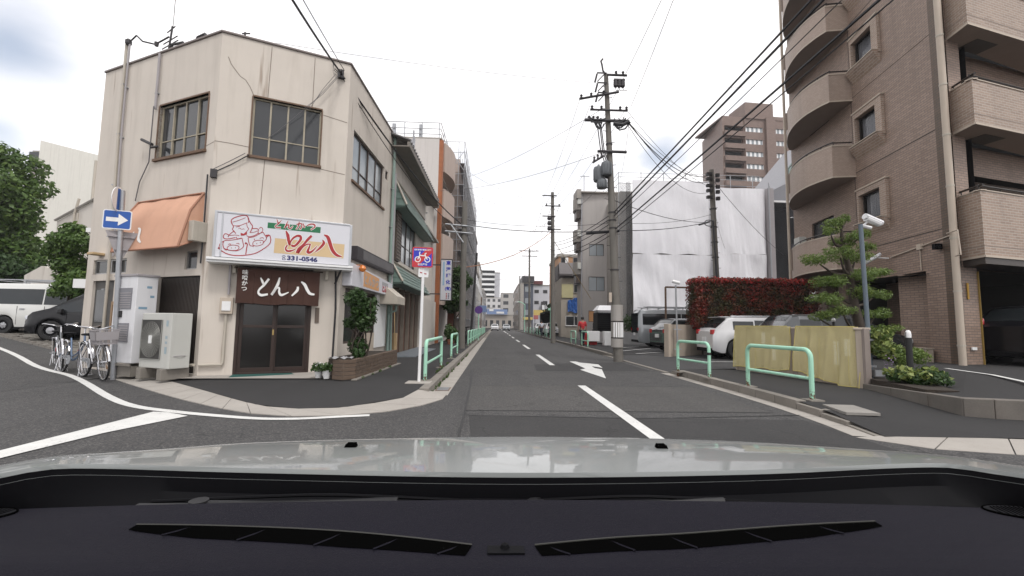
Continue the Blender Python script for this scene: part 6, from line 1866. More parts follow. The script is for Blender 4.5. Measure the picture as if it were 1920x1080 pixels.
nf = thing('low_wall', 'low beige concrete wall with coping, hung with yellow green nets along the right pavement', 'wall', (7.1, 10.5, .14))
WP = [(6.92, 12.40), (7.2, 10.35), (7.44, 8.62)]
WR = [(7.44, 8.62), (8.35, 9.75)]
for a, b, nme in ((WP[0], WP[1], 0), (WP[1], WP[2], 1), (WR[0], WR[1], 2)):
    F = frame(a, b); m = MB(); m.fbox(F, .0, F.len - .02, -.14, 0, .1, 1.30); m.build('wall_panel', M['wallbeige'], nf, bev=.008)
    m = MB(); m.fbox(F, -.02, F.len, -.17, .03, 1.30, 1.345); m.build('coping', M['trimc'], nf, bev=.01)
m = MB(); F = frame(WP[1], WP[2]); m.fbox(F, -.07, .07, -.02, .02, .12, 1.32); m.fbox(F, F.len - .12, F.len + .03, -.1, .03, .12, 1.33); m.build('pillar', mat('mauve_render', (.25, .21, .19), .85, streak=.2), nf)
F = frame(WP[0], WP[1]); m = MB(); m.fbox(F, -.04, .04, -.15, .02, .12, 1.33); m.build('pillar', M['wallbeige'], nf)
for i, (F, s0, s1, zb0, zb1, lab) in enumerate([(frame(WP[0], WP[1]), .02, 2.0, .22, .30, 'yellow green net with a straight hem over the far half of the low wall'), (frame(WP[1], WP[2]), .10, 1.66, .30, .10, 'yellow green net hanging in long folds over the near half of the low wall')]):
    t = thing('garbage_net', lab, 'net', F(s0, .1, .2), group='nets over the low wall')
    m = MB(); rows = []; nn_ = 46
    for a in range(nn_ + 1):
        q = a / nn_; s = s0 + (s1 - s0) * q; row = []
        for j in range(15):
            v = j / 14; z = 1.36 - v * (1.36 - (zb0 + (zb1 - zb0) * q)) + (.02 * math.sin(q * 14 + i) if j == 14 else 0)
            fold = (.035 if i == 0 else .065) * v ** .7 * (math.sin(q * (17 if i == 0 else 23) + v * 2.2) + .5 * math.sin(q * 41 + 2 + v)) + .02 * noise.noise(Vector((q * 6, v * 4, i)))
            row.append(F(s + (.05 * v * math.sin(q * 9) if i else 0), .05 + .06 * v + fold, z))
        rows.append(row)
    m.grid(rows)
    m.build('net_cloth', M['netgreen'], t, sm=60)
    m = MB(); e = mat('net_hem', (.5, .42, .13), .7)
    m.tube([r_[-1] for r_ in rows[::2]], .010, 5); m.tube(rows[0], .008, 5); m.tube(rows[-1], .008, 5); m.tube([r_[0] for r_ in rows[::4]], .012, 5); m.build('hem', e, t)
    for q in ((9, 20) if i == 0 else (8, 19, 31, 40)): m = MB(); m.tube([(p[0], p[1] - .004, p[2]) for p in rows[q]][(5 if i == 0 else 3):], .0045, 4); m.build('fold_edge', e, t)
for i, (F, s, z, w_, h_) in enumerate([(frame(WP[0], WP[1]), .98, .9, .14, .3), (frame(WP[0], WP[1]), 1.35, .5, .11, .6), (frame(WP[1], WP[2]), 1.05, .55, .12, .5), (frame(WP[1], WP[2]), 1.3, .75, .13, .35)]):
    m = MB(); m.fbox(F, s, s + w_, .0, .006, z, z + h_); m.build('notice', M['white'], nf)

# beige curved wall by the parking lot, post with little camera
bw_ = thing('curved_wall', 'beige rendered wall curving away between the parking bays', 'wall', (7.3, 18, .14))
cv = catmull([(7.0, 17.4), (8.0, 18.0), (9.2, 18.9), (10.2, 20.2), (10.6, 21.8)], 4)
m = MB()
for a, b in zip(cv, cv[1:]): F = frame(a, b); m.fbox(F, 0, F.len + .02, -.15, 0, .1, 1.42)
m.build('wall_panel', M['wallbeige'], bw_)
F = frame(cv[0], cv[1]); m = MB(); m.fbox(F, -.12, .02, -.2, .03, .1, 1.44); m.build('end_post', M['trimc'], bw_, bev=.01)
m = MB(); m.fbox(frame(cv[4], cv[5]), .2, .215, 0, .004, .12, 1.42); m.build('joint', M['soffit'], bw_)
p_ = thing('lot_camera_pole', 'slim grey pole with a tiny white camera fixed to the curved beige wall', 'pole', (7.2, 17.3, .14))
m = MB(); m.tube([(7.28, 17.35, .14), (7.24, 17.35, 3.0)], .035, 8); m.build('post', M['metal'], p_, sm=True)
m = MB(); m.box(7.12, 7.42, 17.3, 17.34, 1.2, 1.24); m.box(7.12, 7.42, 17.3, 17.34, .42, .46); m.build('clamp', M['metal'], p_)
m = MB(); m.tube([(7.1, 17.35, 3.16), (7.38, 17.3, 3.08)], .07, 8); m.build('camera', M['white'], p_)
gp = thing('sign_gantry', 'thin brown steel gantry post and bar at the parking lot', 'gantry', (9, 22, 0))
m = MB(); m.tube([(8.65, 22, .14), (8.65, 22, 3.35)], .05, 6); m.tube([(8.65, 22, 3.35), (13.5, 22.6, 3.4)], .05, 6); m.build('frame', M['rust'], gp)

# red-leaved hedge
hg = thing('red_hedge', 'tall clipped hedge of red photinia leaves behind the parked cars', 'hedge', (10, 17.6, .2))
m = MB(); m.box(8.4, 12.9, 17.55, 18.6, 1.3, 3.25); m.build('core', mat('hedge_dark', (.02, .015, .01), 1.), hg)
cc, rr = [], []
for x in np.arange(8.35, 13.2, .3):
    for z in np.arange(1.5, 3.3, .3): cc.append((x, 17.55 + random.uniform(-.06, .06), z)); rr.append((.24, .16, .24))
    for y in np.arange(17.6, 18.6, .35): cc.append((x, y, 3.25)); rr.append((.24, .24, .14))
for y in np.arange(17.6, 18.6, .3):
    for z in np.arange(1.5, 3.3, .3): cc.append((8.3, y, z)); rr.append((.14, .24, .24))
leaves('leaves', hg, cc, rr, 24000, .045, LM['red'], shell=.7)
leaves('young_leaves', hg, [c for c in cc if c[2] > 3.0], [r for c, r in zip(cc, rr) if c[2] > 3.0], 6500, .045, LM['redtop'], shell=.8)
m = MB()
for x in (8.6, 9.6, 10.6, 11.6, 12.6): m.tube([(x, 18, .2), (x, 18, 1.6)], .04, 6)
m.build('stem', M['brownbark'], hg)
# ------------------------------------------------------------------ vehicles
def ip(prof, x): return float(np.interp(x, [p[0] for p in prof], [p[1] for p in prof]))


def car(label, loc, rz, paint, L, W, top, belt, wx, wr=.32, cat='car', name='parked_car', side=(), front=None, rear=None, tumble=.22, plate=True, lamp_h=.8, group=None, rails=False, tail_z=None, dark=None, spokes=6, copyable=False):
    """car along local x (front = +x): lofted body, wheels, panes, lamps. top/belt: height profiles over x in -L/2..L/2"""
    t = thing(name, label, cat, (0, 0, 0), 0, group)
    hl = L / 2; xs = sorted(set(list(np.linspace(-hl, hl, 34)) + [p[0] for p in top] + [w_ + d for w_ in wx for d in np.linspace(-wr * 1.22, wr * 1.22, 13)]))
    xs = [x for x in xs if -hl <= x <= hl]
    def hw(x):
        e = min(hl - x, x + hl); r = .32
        return W / 2 * (1 - .14 * max(0, 1 - e / r) ** 2)
    def ring(x):
        zt = ip(top, x); zb = .20 + .10 * max(0, 1 - min(hl - x, x + hl) / .25); b = min(ip(belt, x), zt - .015); w = hw(x)
        za = 0
        for c in wx:
            if abs(x - c) < wr * 1.2: za = max(za, wr + math.sqrt((wr * 1.2) ** 2 - (x - c) ** 2) * .98)
        rw = w * .955 - tumble * max(0, zt - b)
        pts = [(0, max(zb, 0)), (w * .8, max(zb, min(za, b - .1))), (w * .95, max(zb + .02, za)), (w * .99, max(zb + .14, za + .02)), (w, max(.52 * b + .12, za + .05)), (w * .985, max(b - .05, .0)), (w * .955, b), (rw + .02, zt - (zt - b) * .1), (rw - .05, zt - .005), (rw * .5, zt + .02), (0, zt + .028)]
        return pts
    RR = [ring(x) for x in xs]
    m = MB()
    for s in (-1, 1): m.grid([[(x, s * p[0], p[1]) for p in r] for x, r in zip(xs, RR)][::s])
    for x, r in ((xs[0], RR[0]), (xs[-1], RR[-1])):
        m.poly([(x, p[0], p[1]) for p in r] + [(x, -p[0], p[1]) for p in r[::-1]])
    body = m.build('body', paint, t, local=True, sm=40)
    def S(x, v):      # point on right/left upper side: v 0 belt .. 1 roof edge
        r = ring(x); a, b = r[6], r[7]; return a[0] + (b[0] - a[0]) * v, a[1] + (b[1] - a[1]) * v
    gl = M['carglass']
    for (x0, x1, v0, v1) in side:
        for s in (-1, 1):
            m = MB(); rows = []
            for x in np.linspace(x0, x1, 12):
                row = []
                for v in (v0, (v0 + v1) / 2, v1): y, z = S(x, v); row.append((x, s * (y + .006), z))
                rows.append(row)
            m.grid(rows); m.build('side_window', gl, t, local=True, sm=True)
    def cap(nm, x0, x1, f=.86, mt=gl):
        m = MB(); rows = []
        for x in np.linspace(x0, x1, 6):
            r = ring(x); w = r[8][0] * f / .9 if False else (r[8][0] + .04) * f; rows.append([(x, w * q, r[10][1] - .022 * abs(q) ** 1.5 - .004 + .012) for q in np.linspace(-1, 1, 7)])
        m.grid(rows); return m.build(nm, mt, t, local=True, sm=True)
    if front: cap('windscreen', *front)
    if rear:
        if rear[0] == 'flat':
            _, z0, z1 = rear; m = MB(); w = W / 2 * .8; m.box(-hl - .012, -hl + .01, -w, w, z0, z1); m.build('rear_window', gl, t, local=True)
        else: cap('rear_window', *rear)
    # wheels
    for c in wx:
        for s in (-1, 1):
            y = s * (W / 2 - .10)
            m = MB(); m.lathe([(wr * .62, -.10), (wr * .93, -.10), (wr, -.07), (wr, .07), (wr * .93, .10), (wr * .62, .10), (wr * .6, .0), (wr * .62, -.10)], (c, y, wr), (0, 1, 0), 26)
            wh = m.build('wheel', M['rubber'], t, local=True, sm=30)
            m = MB(); m.lathe([(wr * .63, .07), (wr * .60, .075), (wr * .57, .03), (.0, .02)] if s > 0 else [(wr * .63, -.07), (wr * .60, -.075), (wr * .57, -.03), (.0, -.02)], (c, y, wr), (0, 1, 0), 24); m.build('rim_well', M['plastic'], wh, local=True, sm=30)
            m = MB(); yo = y + s * .065
            for k in range(spokes):
                a = 2 * PI * k / spokes + .3; ca, sa = math.cos(a), math.sin(a); w0, w1 = wr * .13, wr * .085
                P = lambda r, o, d: (c + ca * r - sa * o, yo + d, wr + sa * r + ca * o)
                m.mesh([P(.03, -w0, .01 * s), P(.03, w0, .01 * s), P(wr * .6, w1, 0), P(wr * .6, -w1, 0), P(.03, -w0, -.02 * s), P(.03, w0, -.02 * s), P(wr * .6, w1, -.03 * s), P(wr * .6, -w1, -.03 * s)], [(0, 1, 2, 3), (0, 3, 7, 4), (1, 5, 6, 2), (4, 7, 6, 5)])
            m.lathe([(.05, .012 * s), (.0, .018 * s)], (c, yo, wr), (0, 1, 0), 12); m.lathe([(wr * .55, .0), (wr * .62, .008 * s), (wr * .64, 0)], (c, yo, wr), (0, 1, 0), 26, cap=False)
            m.build('rim', M['rim'], wh, local=True)
            m = MB(); m.lathe([(wr * 1.17, -.13 * s), (wr * 1.17, .06 * s), (.0, -.12 * s)][::1] if False else [(wr * 1.14, .03 * s), (wr * 1.14, -.2 * s), (0, -.2 * s)], (c, y, wr), (0, 1, 0), 22); m.build('wheel_housing', M['plastic'], t, local=True)
    # lamps, bumpers, plates, handles, mirrors
    tz = tail_z or lamp_h + .12
    for s in (-1, 1):
        w = hw(-hl)
        m = MB(); a, b = sorted((s * (w - .22), s * (w + .012))); m.box(-hl - .015, -hl + .1, a, b, tz - .09, tz + .09); m.build('tail_lamp', M['lampred'], t, local=True, bev=.02)
        w = hw(hl); m = MB(); a, b = sorted((s * (w - .34), s * (w + .006))); m.box(hl - .2, hl + .012, a, b, lamp_h - .1, lamp_h + .04); m.build('head_lamp', M['lampclear'], t, local=True, bev=.03)
        m = MB(); a, b = sorted((s * (W / 2 - .02), s * (W / 2 + .16))); xm = (front[0] if front and front[0] > front[1] else (front[1] if front else hl - 1.2)) - .35
        xm = max(p for p in [xm]) ; bz = ip(belt, xm); m.box(xm - .06, xm + .08, a, b, bz - .02, bz + .14); m.build('mirror', dark or paint, t, local=True, bev=.03)
        for x in (wx[0] + .55, wx[0] + 1.5):
            m = MB(); a, b = sorted((s * (W / 2 - .0), s * (W / 2 + .022))); m.box(x, x + .18, a, b, ip(belt, x) - .16, ip(belt, x) - .13); m.build('door_handle', M['metal'], t, local=True)
        m = MB()
        for x in (wx[0] + .45, wx[0] + 1.42, wx[1] - .42):
            a, b = sorted((s * (W / 2 - .03), s * (W / 2 + .003))); m.box(x, x + .008, a, b, .36, ip(belt, x) - .04)
        a, b = sorted((s * (W / 2 - .03), s * (W / 2 + .002))); m.box(wx[0] + wr * 1.2, wx[1] - wr * 1.2, a, b, .2, .27); m.build('door_seam', M['plastic'], t, local=True)
    for nm, x0, x1 in (('rear_bumper_trim', -hl - .02, -hl + .05), ('front_bumper_trim', hl - .05, hl + .02)):
        m = MB(); m.box(x0, x1, -W / 2 * .8, W / 2 * .8, .24, .38); m.build(nm, M['plastic'], t, local=True, bev=.02)
    m = MB(); m.box(hl - .02, hl + .022, -W / 2 * .5, W / 2 * .5, lamp_h - .2, lamp_h - .08); m.build('grille', M['plastic'], t, local=True, bev=.01)
    if plate:
        for x0, x1, z in ((-hl - .03, -hl, .62), (hl, hl + .035, .42)):
            m = MB(); m.box(x0, x1, -.165, .165, z, z + .165); m.build('number_plate', M['white'], t, local=True)
    if rails:
        for s in (-1, 1):
            m = MB(); xr = [x for x in xs if rails[0] <= x <= rails[1]][::4]; m.tube([(x, s * (ring(x)[8][0] - .02), ring(x)[8][1] + .05) for x in xr], .018, 6); m.build('roof_rail', M['metal'], t, local=True)
    t.location = loc; t.rotation_euler = (0, 0, rz)
    return t


SUVt = [(-2.22, .98), (-2.12, 1.08), (-1.62, 1.50), (-1.45, 1.53), (0, 1.55), (.35, 1.50), (1.1, 1.06), (1.6, .98), (2.1, .84), (2.22, .62)]
SUVb = [(-2.22, .98), (-1.6, 1.03), (1.1, .93), (2.22, .6)]
s1_ = car('white sport utility car seen from the rear beside the low wall', (10.3, 16.6, .17), R(-4), M['carwhite'], 4.45, 1.8, SUVt, SUVb, (-1.38, 1.38), .35, side=((-1.5, -.75, .1, .8), (-.7, .1, .05, .88), (.15, .95, .05, .85)), front=(.42, 1.08), rear=(-2.08, -1.68), rails=(-1.4, .3), tail_z=.98, spokes=5)
m = MB(); m.box(-1.84, -1.5, -.58, .58, 1.53, 1.56); m.build('roof_spoiler', M['carwhite'], s1_, local=True, bev=.02)
m = MB(); m.box(-1.2, -1.06, -.05, .05, 1.56, 1.62); m.build('roof_fin', M['carwhite'], s1_, local=True, bev=.02)
HBt = [(-1.95, .95), (-1.85, 1.1), (-1.5, 1.46), (-1.3, 1.5), (.2, 1.52), (.5, 1.45), (1.25, 1.0), (1.6, .93), (1.88, .8), (1.95, .6)]
HBb = [(-1.95, .92), (1.25, .9), (1.95, .6)]
HB_kw = dict(side=((-1.4, -.75, .1, .82), (-.7, .2, .05, .88), (.25, 1.1, .05, .82)), front=(.55, 1.2), rear=(-1.8, -1.5))
car('dark grey hatchback parked between the white car and the yellow nets', (11.15, 14.3, .2), R(-4), M['cargrey'], 4.2, 1.72, [(x * 1.08, z * 1.05) for x, z in HBt], [(x * 1.08, z * 1.05) for x, z in HBb], (-1.3, 1.3), .32, **HB_kw)
car('dark blue grey car behind the curved beige wall', (9.75, 20.9, .2), R(8), M['cargrey'], 4.2, 1.72, [(x * 1.08, z) for x, z in HBt], [(x * 1.08, z) for x, z in HBb], (-1.3, 1.3), .32, **HB_kw)
car('dark sport utility car with red tail lamp inside the garage', (16.2, 11.9, .4), R(10), M['carblack'], 4.45, 1.8, [(a, b * 1.06) for a, b in SUVt], SUVb, (-1.38, 1.38), .36, side=((-1.5, -.75, .1, .8), (-.7, .1, .05, .88)), rear=(-2.08, -1.68), tail_z=1.2, plate=False)
bk = car('black compact minivan facing the street beside the cream building', (-15.5, 18.3, .47), R(200), M['carblack'], 4.2, 1.72, [(-2.1, 1.2), (-2.05, 1.6), (-1.8, 1.72), (.2, 1.78), (.5, 1.74), (1.45, 1.12), (1.9, .98), (2.06, .8), (2.1, .6)], [(-2.1, 1.0), (1.3, .95), (2.1, .7)], (-1.3, 1.35), .33, side=((-1.9, -1.0, .08, .85), (-.95, .2, .05, .88), (.25, 1.25, .05, .8)), front=(.55, 1.42), rear=('flat', 1.15, 1.55), spokes=10)
VNt = [(-2.35, 1.2), (-2.34, 1.7), (-2.2, 1.95), (1.2, 1.98), (1.4, 1.93), (2.15, 1.2), (2.3, 1.02), (2.35, .8)]
VNb = [(-2.35, 1.12), (1.9, 1.1), (2.35, .8)]
VN = dict(cat='van', name='parked_van', front=(1.45, 2.12), rear=('flat', 1.15, 1.72), tumble=.12, lamp_h=.85, tail_z=.98)
v1 = car('ivory white van with a roof ladder rack parked on the gravel lot', (-19.7, 20.7, .58), R(4), M['carivory'], 4.7, 1.7, VNt, VNb, (-1.35, 1.3), .33, side=((-2.15, -.05, .04, .82), (.0, .92, .04, .82), (.98, 1.75, .04, .82)), **VN)
v2 = car('silver van with dark tail and roof rack parked nose in on the right', (10.55, 25.2, .2), R(-3), M['carsilver'], 4.9, 1.75, [(a * 1.04, b * 1.07) for a, b in VNt], [(a * 1.04, b * 1.07) for a, b in VNb], (-1.3, 1.35), .34, side=((-2.2, -.05, .04, .82), (.0, .95, .04, .82), (1.0, 1.8, .04, .82)), group=None, **{**VN, 'rear': ('flat', .75, 1.9)})
for v, k in ((v1, 1), (v2, 1.07)):
    m = MB(); zz = 2.02 * k
    for s in (-1, 1): m.box(-2.1, 1.1, s * .62 - .02, s * .62 + .02, zz + .06, zz + .10)
    for x in (-1.9, -.9, .1, 1.0): m.box(x, x + .05, -.66, .66, zz + .02, zz + .06); m.box(x, x + .05, -.66, -.62, zz - .1, zz + .02); m.box(x, x + .05, .62, .66, zz - .1, zz + .02)
    m.box(-1.7, .7, .1, .14, zz + .1, zz + .15); m.box(-1.7, .7, .42, .46, zz + .1, zz + .15); m.build('roof_rack', M['metal'], v, local=True)
v1.scale = (1.1, 1.1, 1.12); bk.scale = (1.04, 1.05, 1.06)
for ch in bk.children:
    if ch.name.startswith('windscreen'): ch.data.materials[0] = M['glassl']  # pale pane colour stands for sky reflected in the windscreen
far = car('far white car in the left lane of the street end', (-.1, 101, 0), R(-90), M['carwhite'], 4.1, 1.7, HBt and [(x * 1.05, z) for x, z in HBt], [(x * 1.05, z) for x, z in HBb], (-1.3, 1.3), .31, name='car', **HB_kw)
def cp_car(lab, loc, rz, paint=None):
    c = copy_tree(far, loc, rz, label=lab)
    if paint:
        for ch in c.children:
            if ch.name.startswith('body'):
                ch.data = ch.data.copy(); ch.data.materials[0] = paint
    return c
cp_car('far silver car coming down the middle of the street end', (2.6, 104, 0), R(-90), M['carsilver'])
cp_car('black hatchback parked at the kerb far down the right side', (7.4, 66, .1), R(-90), M['carblack'])
cp_car('white car parked beyond the two walking figures', (6.9, 52, .13), R(-100))
cp_car('white compact car parked under the dark carport', (7.3, 58.5, .13), R(-85))
cp_car('dark red car half hidden under the carport by the brown post', (9.0, 58.8, .13), R(-85), mat('car_paint_maroon', (.09, .01, .02), .2, coat=1.))
cp_car('pale car at the far end of the carport row', (7.2, 70, .13), R(-95), M['carivory'])
# ------------------------------------------------------------------ buildings beyond the lot on the right
ga = thing('grey_apartment', 'four storey grey beige apartment house with bowed white balconies beyond the first pole', 'building', (9, 38, 0))
GF = frame((7.45, 38), (12.5, 37.7))
m = MB(); hs = [(2.05, 3.1, z, z + 1.35) for z in (3.2, 6.1, 9.0)] + [(1.35, 2.0, .9, 2.2)]
wall_holes(m, GF, 0, GF.len, 0, 13.1, [(.7, 2.0, 7.48, 8.54), (.65, 2.05, 4.38, 5.65), (.65, 1.25, 1.69, 2.66)], .12)
m.poly([(7.45, 38, 0), (7.45, 39.8, 0), (7.45, 39.8, 13.1), (7.45, 38, 13.1)]); m.poly([(7.45, 39.8, 0), (12.5, 39.8, 0), (12.5, 39.8, 13.1), (7.45, 39.8, 13.1)]); m.poly([(12.5, 37.7, 0), (12.5, 39.8, 0), (12.5, 39.8, 13.1), (12.5, 37.7, 13.1)])
m.build('wall', mat('grey_render', (.40, .375, .36), .85, var=.05, vs=1.2, streak=.12), ga)
window(ga, GF, .7, 2.0, 7.48, 8.54, M['brownframe'], M['glassl'], 2); window(ga, GF, .65, 2.05, 4.38, 5.65, M['brownframe'], M['glassl'], 2); window(ga, GF, .65, 1.25, 1.69, 2.66, M['brownframe'], M['ink_orange'], 1)
m = MB(); m.box(7.4, 12.6, 37.6, 40, 13.1, 13.2); m.box(7.0, 7.4, 37.7, 39.5, 12.6, 13.4); m.build('roof', M['conc_l'], ga)
for z in (6.0, 8.9, 11.8):
    m = MB(); m.prism([(7.42, 38), (7.42, 39.8), (7.1, 39.7), (6.95, 39.4), (6.88, 39), (6.92, 38.4), (7.1, 38.05)], z - .15, z + .95); b_ = m.build('balcony', M['conc_l'], ga)
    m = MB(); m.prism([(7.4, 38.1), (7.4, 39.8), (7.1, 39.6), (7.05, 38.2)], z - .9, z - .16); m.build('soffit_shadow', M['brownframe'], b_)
    m = MB(); m.box(7.1, 7.4, 37.78, 38, z + .3, z + .85); m.build('balcony_unit', M['ac'], b_)
m = MB(); m.tube([(7.47, 37.9, .2), (7.47, 37.9, 13)], .07, 6); m.build('drainpipe', M['insul'], ga)
m = MB(); m.tube([(8, 39.5, 13.2), (8, 39.5, 15.3)], .04, 5); m.tube([(7.6, 39.5, 15.2), (8.5, 39.5, 15.2)], .03, 5); m.build('aerial', M['insul'], ga)
m = MB(); m.tube([GF(2.4, .05, 5.6), GF(2.55, .1, 5.5)], .04, 5); m.build('wall_fitting', M['plastic'], ga)

so = thing('sheeted_building', 'building under construction fully wrapped in rippled white sheeting on scaffolding', 'building', (15, 33, 0))
def sheet_panel(x0, x1, y, z0, z1, nm, mt, amp, seed, par):
    rg = np.random.default_rng(seed); m = MB(); rows = []; nx, nz = 60, 34
    for i in range(nx + 1):
        x = x0 + (x1 - x0) * i / nx; row = []
        for j in range(nz + 1):
            v = j / nz; z = z1 + (z0 - z1) * v; nv = noise.noise(Vector((x * .9 + seed * 7, z * .28, 0))); n2 = noise.noise(Vector((x * 2.6 + nv * 1.5, z * .5 + seed, 3))); n3 = noise.noise(Vector((x * .35 + z * .5, z * .3, seed)))
            d = amp * (1.3 * nv + (.35 + .9 * v * v) * n2 + .9 * n3 + .5 * math.exp(-((v - .05) / .06) ** 2) * noise.noise(Vector((x * 5, seed, 0))))
            row.append((x, y + d, z + (.04 * math.sin(x * 3 + seed) if j == nz else 0)))
        rows.append(row)
    m.grid(rows); return m.build(nm, mt, par, sm=70)
sheet_panel(10.45, 16.9, 33, 6.95, 12.75, 'white_sheet', M['sheet'], .05, 1, so); sheet_panel(10.45, 16.95, 32.95, 2.2, 6.9, 'white_sheet', M['sheet'], .10, 2, so)
sheet_panel(16.7, 20.8, 32.7, 7.0, 12.2, 'white_sheet', M['sheet'], .06, 3, so); sheet_panel(16.7, 20.8, 32.65, 2.4, 7.0, 'white_sheet', M['sheet'], .11, 5, so)
sheet_panel(9.5, 10.5, 33.3, 1.0, 12.6, 'grey_net_panel', M['scaffnetg'], .05, 4, so)
sheet_panel(9.5, 9.55, 34, 1.0, 12.6, 'grey_net_panel', M['scaffnetg'], .05, 7, so)
m = MB(); rows = [[(10.3 + .03 * math.sin(j), 33.05, 12.7 - j), (10.02, 33.2, 12.6 - j)] for j in range(12)]; m.grid(rows); m.build('dark_net_strip', M['scaffnet'], so)
m = MB(); m.box(9.7, 20.6, 33.6, 42, 0, 12.0); m.build('wall', M['conc_l'], so)
m = MB()
for x in np.arange(9.5, 21.2, 1.8):
    m.tube([(x, 33.4, 0), (x, 33.4, 13.5)], .03, 5)
for z in (12.6, 13.1, 13.45): m.tube([(9.5, 33.4, z), (20.9, 33.4, z)], .02, 5); m.tube([(9.5, 33.4, z), (9.5, 40, z)], .02, 5)
m.tube([(20.95, 32.4, 1), (20.95, 32.4, 12.6)], .05, 6); m.tube([(21.15, 32.6, 1), (21.15, 32.6, 12.4)], .05, 6)
m.build('scaffold_tube', M['metal'], so)
m = MB(); m.box(20.9, 21.4, 32.5, 34, 0, 12.2); m.build('end_panel', M['conduit'], so)
dn = thing('netted_stair', 'narrow stair tower behind dark grey netting right of the white sheeting', 'building', (22, 33, 0))
m = MB(); m.box(21.5, 23.6, 34, 36, 0, 10.9); m.build('core', M['dark'], dn)
sheet_panel(21.45, 23.5, 33, 2, 11.2, 'dark_net', M['scaffnet'], .05, 8, dn)
m = MB(); m.box(21.3, 24.0, 32.8, 36, 11.2, 11.35); m.build('white_cap', M['white'], dn)
cl = thing('corrugated_house', 'grey house with sloping clad stair top and open floors between netting and apartment block', 'building', (25, 33, 0))
m = MB(); m.mesh([(23.6, 33, 10.3), (27.5, 33, 10.3), (27.5, 33, 18.2), (23.0, 33, 12.9), (23.6, 40, 10.3), (27.5, 40, 10.3), (27.5, 40, 18.2), (23.0, 40, 12.9)], [(0, 1, 2, 3), (3, 2, 6, 7), (0, 3, 7, 4)])
m.build('gable', mat('grey_cladding', (.25, .25, .27), .6), cl); m = MB(); m.box(23.6, 27.5, 33, 34, 3.6, 4.4); m.build('floor_band', M['white'], cl); m = MB(); m.box(23.6, 27.5, 33, 34, 6.8, 8.1); m.build('cladding', mat('grey_cladding', (.25, .25, .27), .6, var=.06, streak=.2), cl)
m = MB(); m.box(23.6, 27.5, 34, 36, 0, 10.3); m.build('interior', M['dark'], cl)
F = frame((23.6, 33.6), (27.5, 33.6)); add_window(cl, F, .1, 2.5, 8.3, 10.1, M['brownframe'], M['glassl'], 3); add_window(cl, frame((23.6, 32.98), (27.5, 32.98)), .3, .9, 12.3, 13.3, M['alu'], M['glassl'], 1)
m = MB()
for k in range(14): q = k / 13; m.tube([(23 + 4.5 * q, 33, 12.9 + 5.3 * q), (23 + 4.5 * q, 33, 14.0 + 5.3 * q)], .02, 4)
m.tube([(23, 33, 14.0), (27.5, 33, 19.3)], .03, 5); m.build('roof_rail', M['fixture'], cl)
m = MB(); rows = [[(23.0 + 2.0 * i / 6, 33.05 + .05 * math.sin(i * 2), 13.0 + 2.4 * i / 6), (23.0 + 2.0 * i / 6, 33.1, 14.1 + 2.6 * i / 6)] for i in range(7)]; m.grid(rows); m.build('green_net', mat_net('green_netting', (.03, .22, .13), .3, 60), cl)

tw = thing('brown_tower_block', 'distant brown tiled tower block with white banded windows rising behind the sheeting', 'building', (60, 96, 0))
TF = frame((51.6, 96), (73, 97.6))
m = MB(); hs = []
zs = [17.2 + 2.95 * k for k in range(11)]
for z in zs[:]:
    hs += [(.5 if z > 20 else .5, 5.2, z, z + 1.55), (5.7, 10.1, z + .35, z + 1.5), (13.3, 17.4, z + .35, z + 1.5), (17.9, 21.2, z, z + 1.55)]
z_top = 50.2
wall_holes(m, TF, 0, TF.len, 0, z_top, hs, 1.0)
m.poly([(51.6, 96, 0), (53.6, 110, 0), (53.6, 110, z_top), (51.6, 96, z_top)])
m.fbox(TF, 5.4, 5.6, 0, .25, 10, z_top); m.fbox(TF, 10.6, 12.9, 0, .6, 10, 50.5)
m.build('wall', M['towertile'], tw)
m = MB(); m.fbox(TF, 5.6, 12.6, -6, .3, z_top, 54.0); m.fbox(TF, 0, TF.len, -12, .0, z_top, z_top + .3); m.fbox(TF, 12.6, 19, -4, .1, z_top, z_top + .9); m.build('penthouse', M['towertile'], tw)
for z in zs:
    for a, b in ((5.7, 10.1), (13.3, 17.4)):
        m = MB(); m.fbox(TF, a, b, -.3, -.25, z + .35, z + 1.5); w_ = m.build('window', M['glassl'], tw)
        m = MB()
        for k in range(4): c = a + (b - a) * k / 4; m.fbox(TF, c, c + .5, -.25, -.2, z + .4, z + 1.45)
        for k in range(5): c = a + (b - a - .1) * k / 4; m.fbox(TF, c, c + .1, -.24, -.15, z + .35, z + 1.5)
        m.build('blind', M['white'], w_)
    for a, b in ((.3, 5.3), (17.8, 21.3)):
        m = MB(); m.fbox(TF, a, b, .02, .7, z - 1.1, z + .05); m.build('balcony', M['towertile'], tw)
m = MB(); m.fbox(TF, .5, 21, -1.2, -1.05, 10, z_top); m.build('interior', M['dark'], tw)

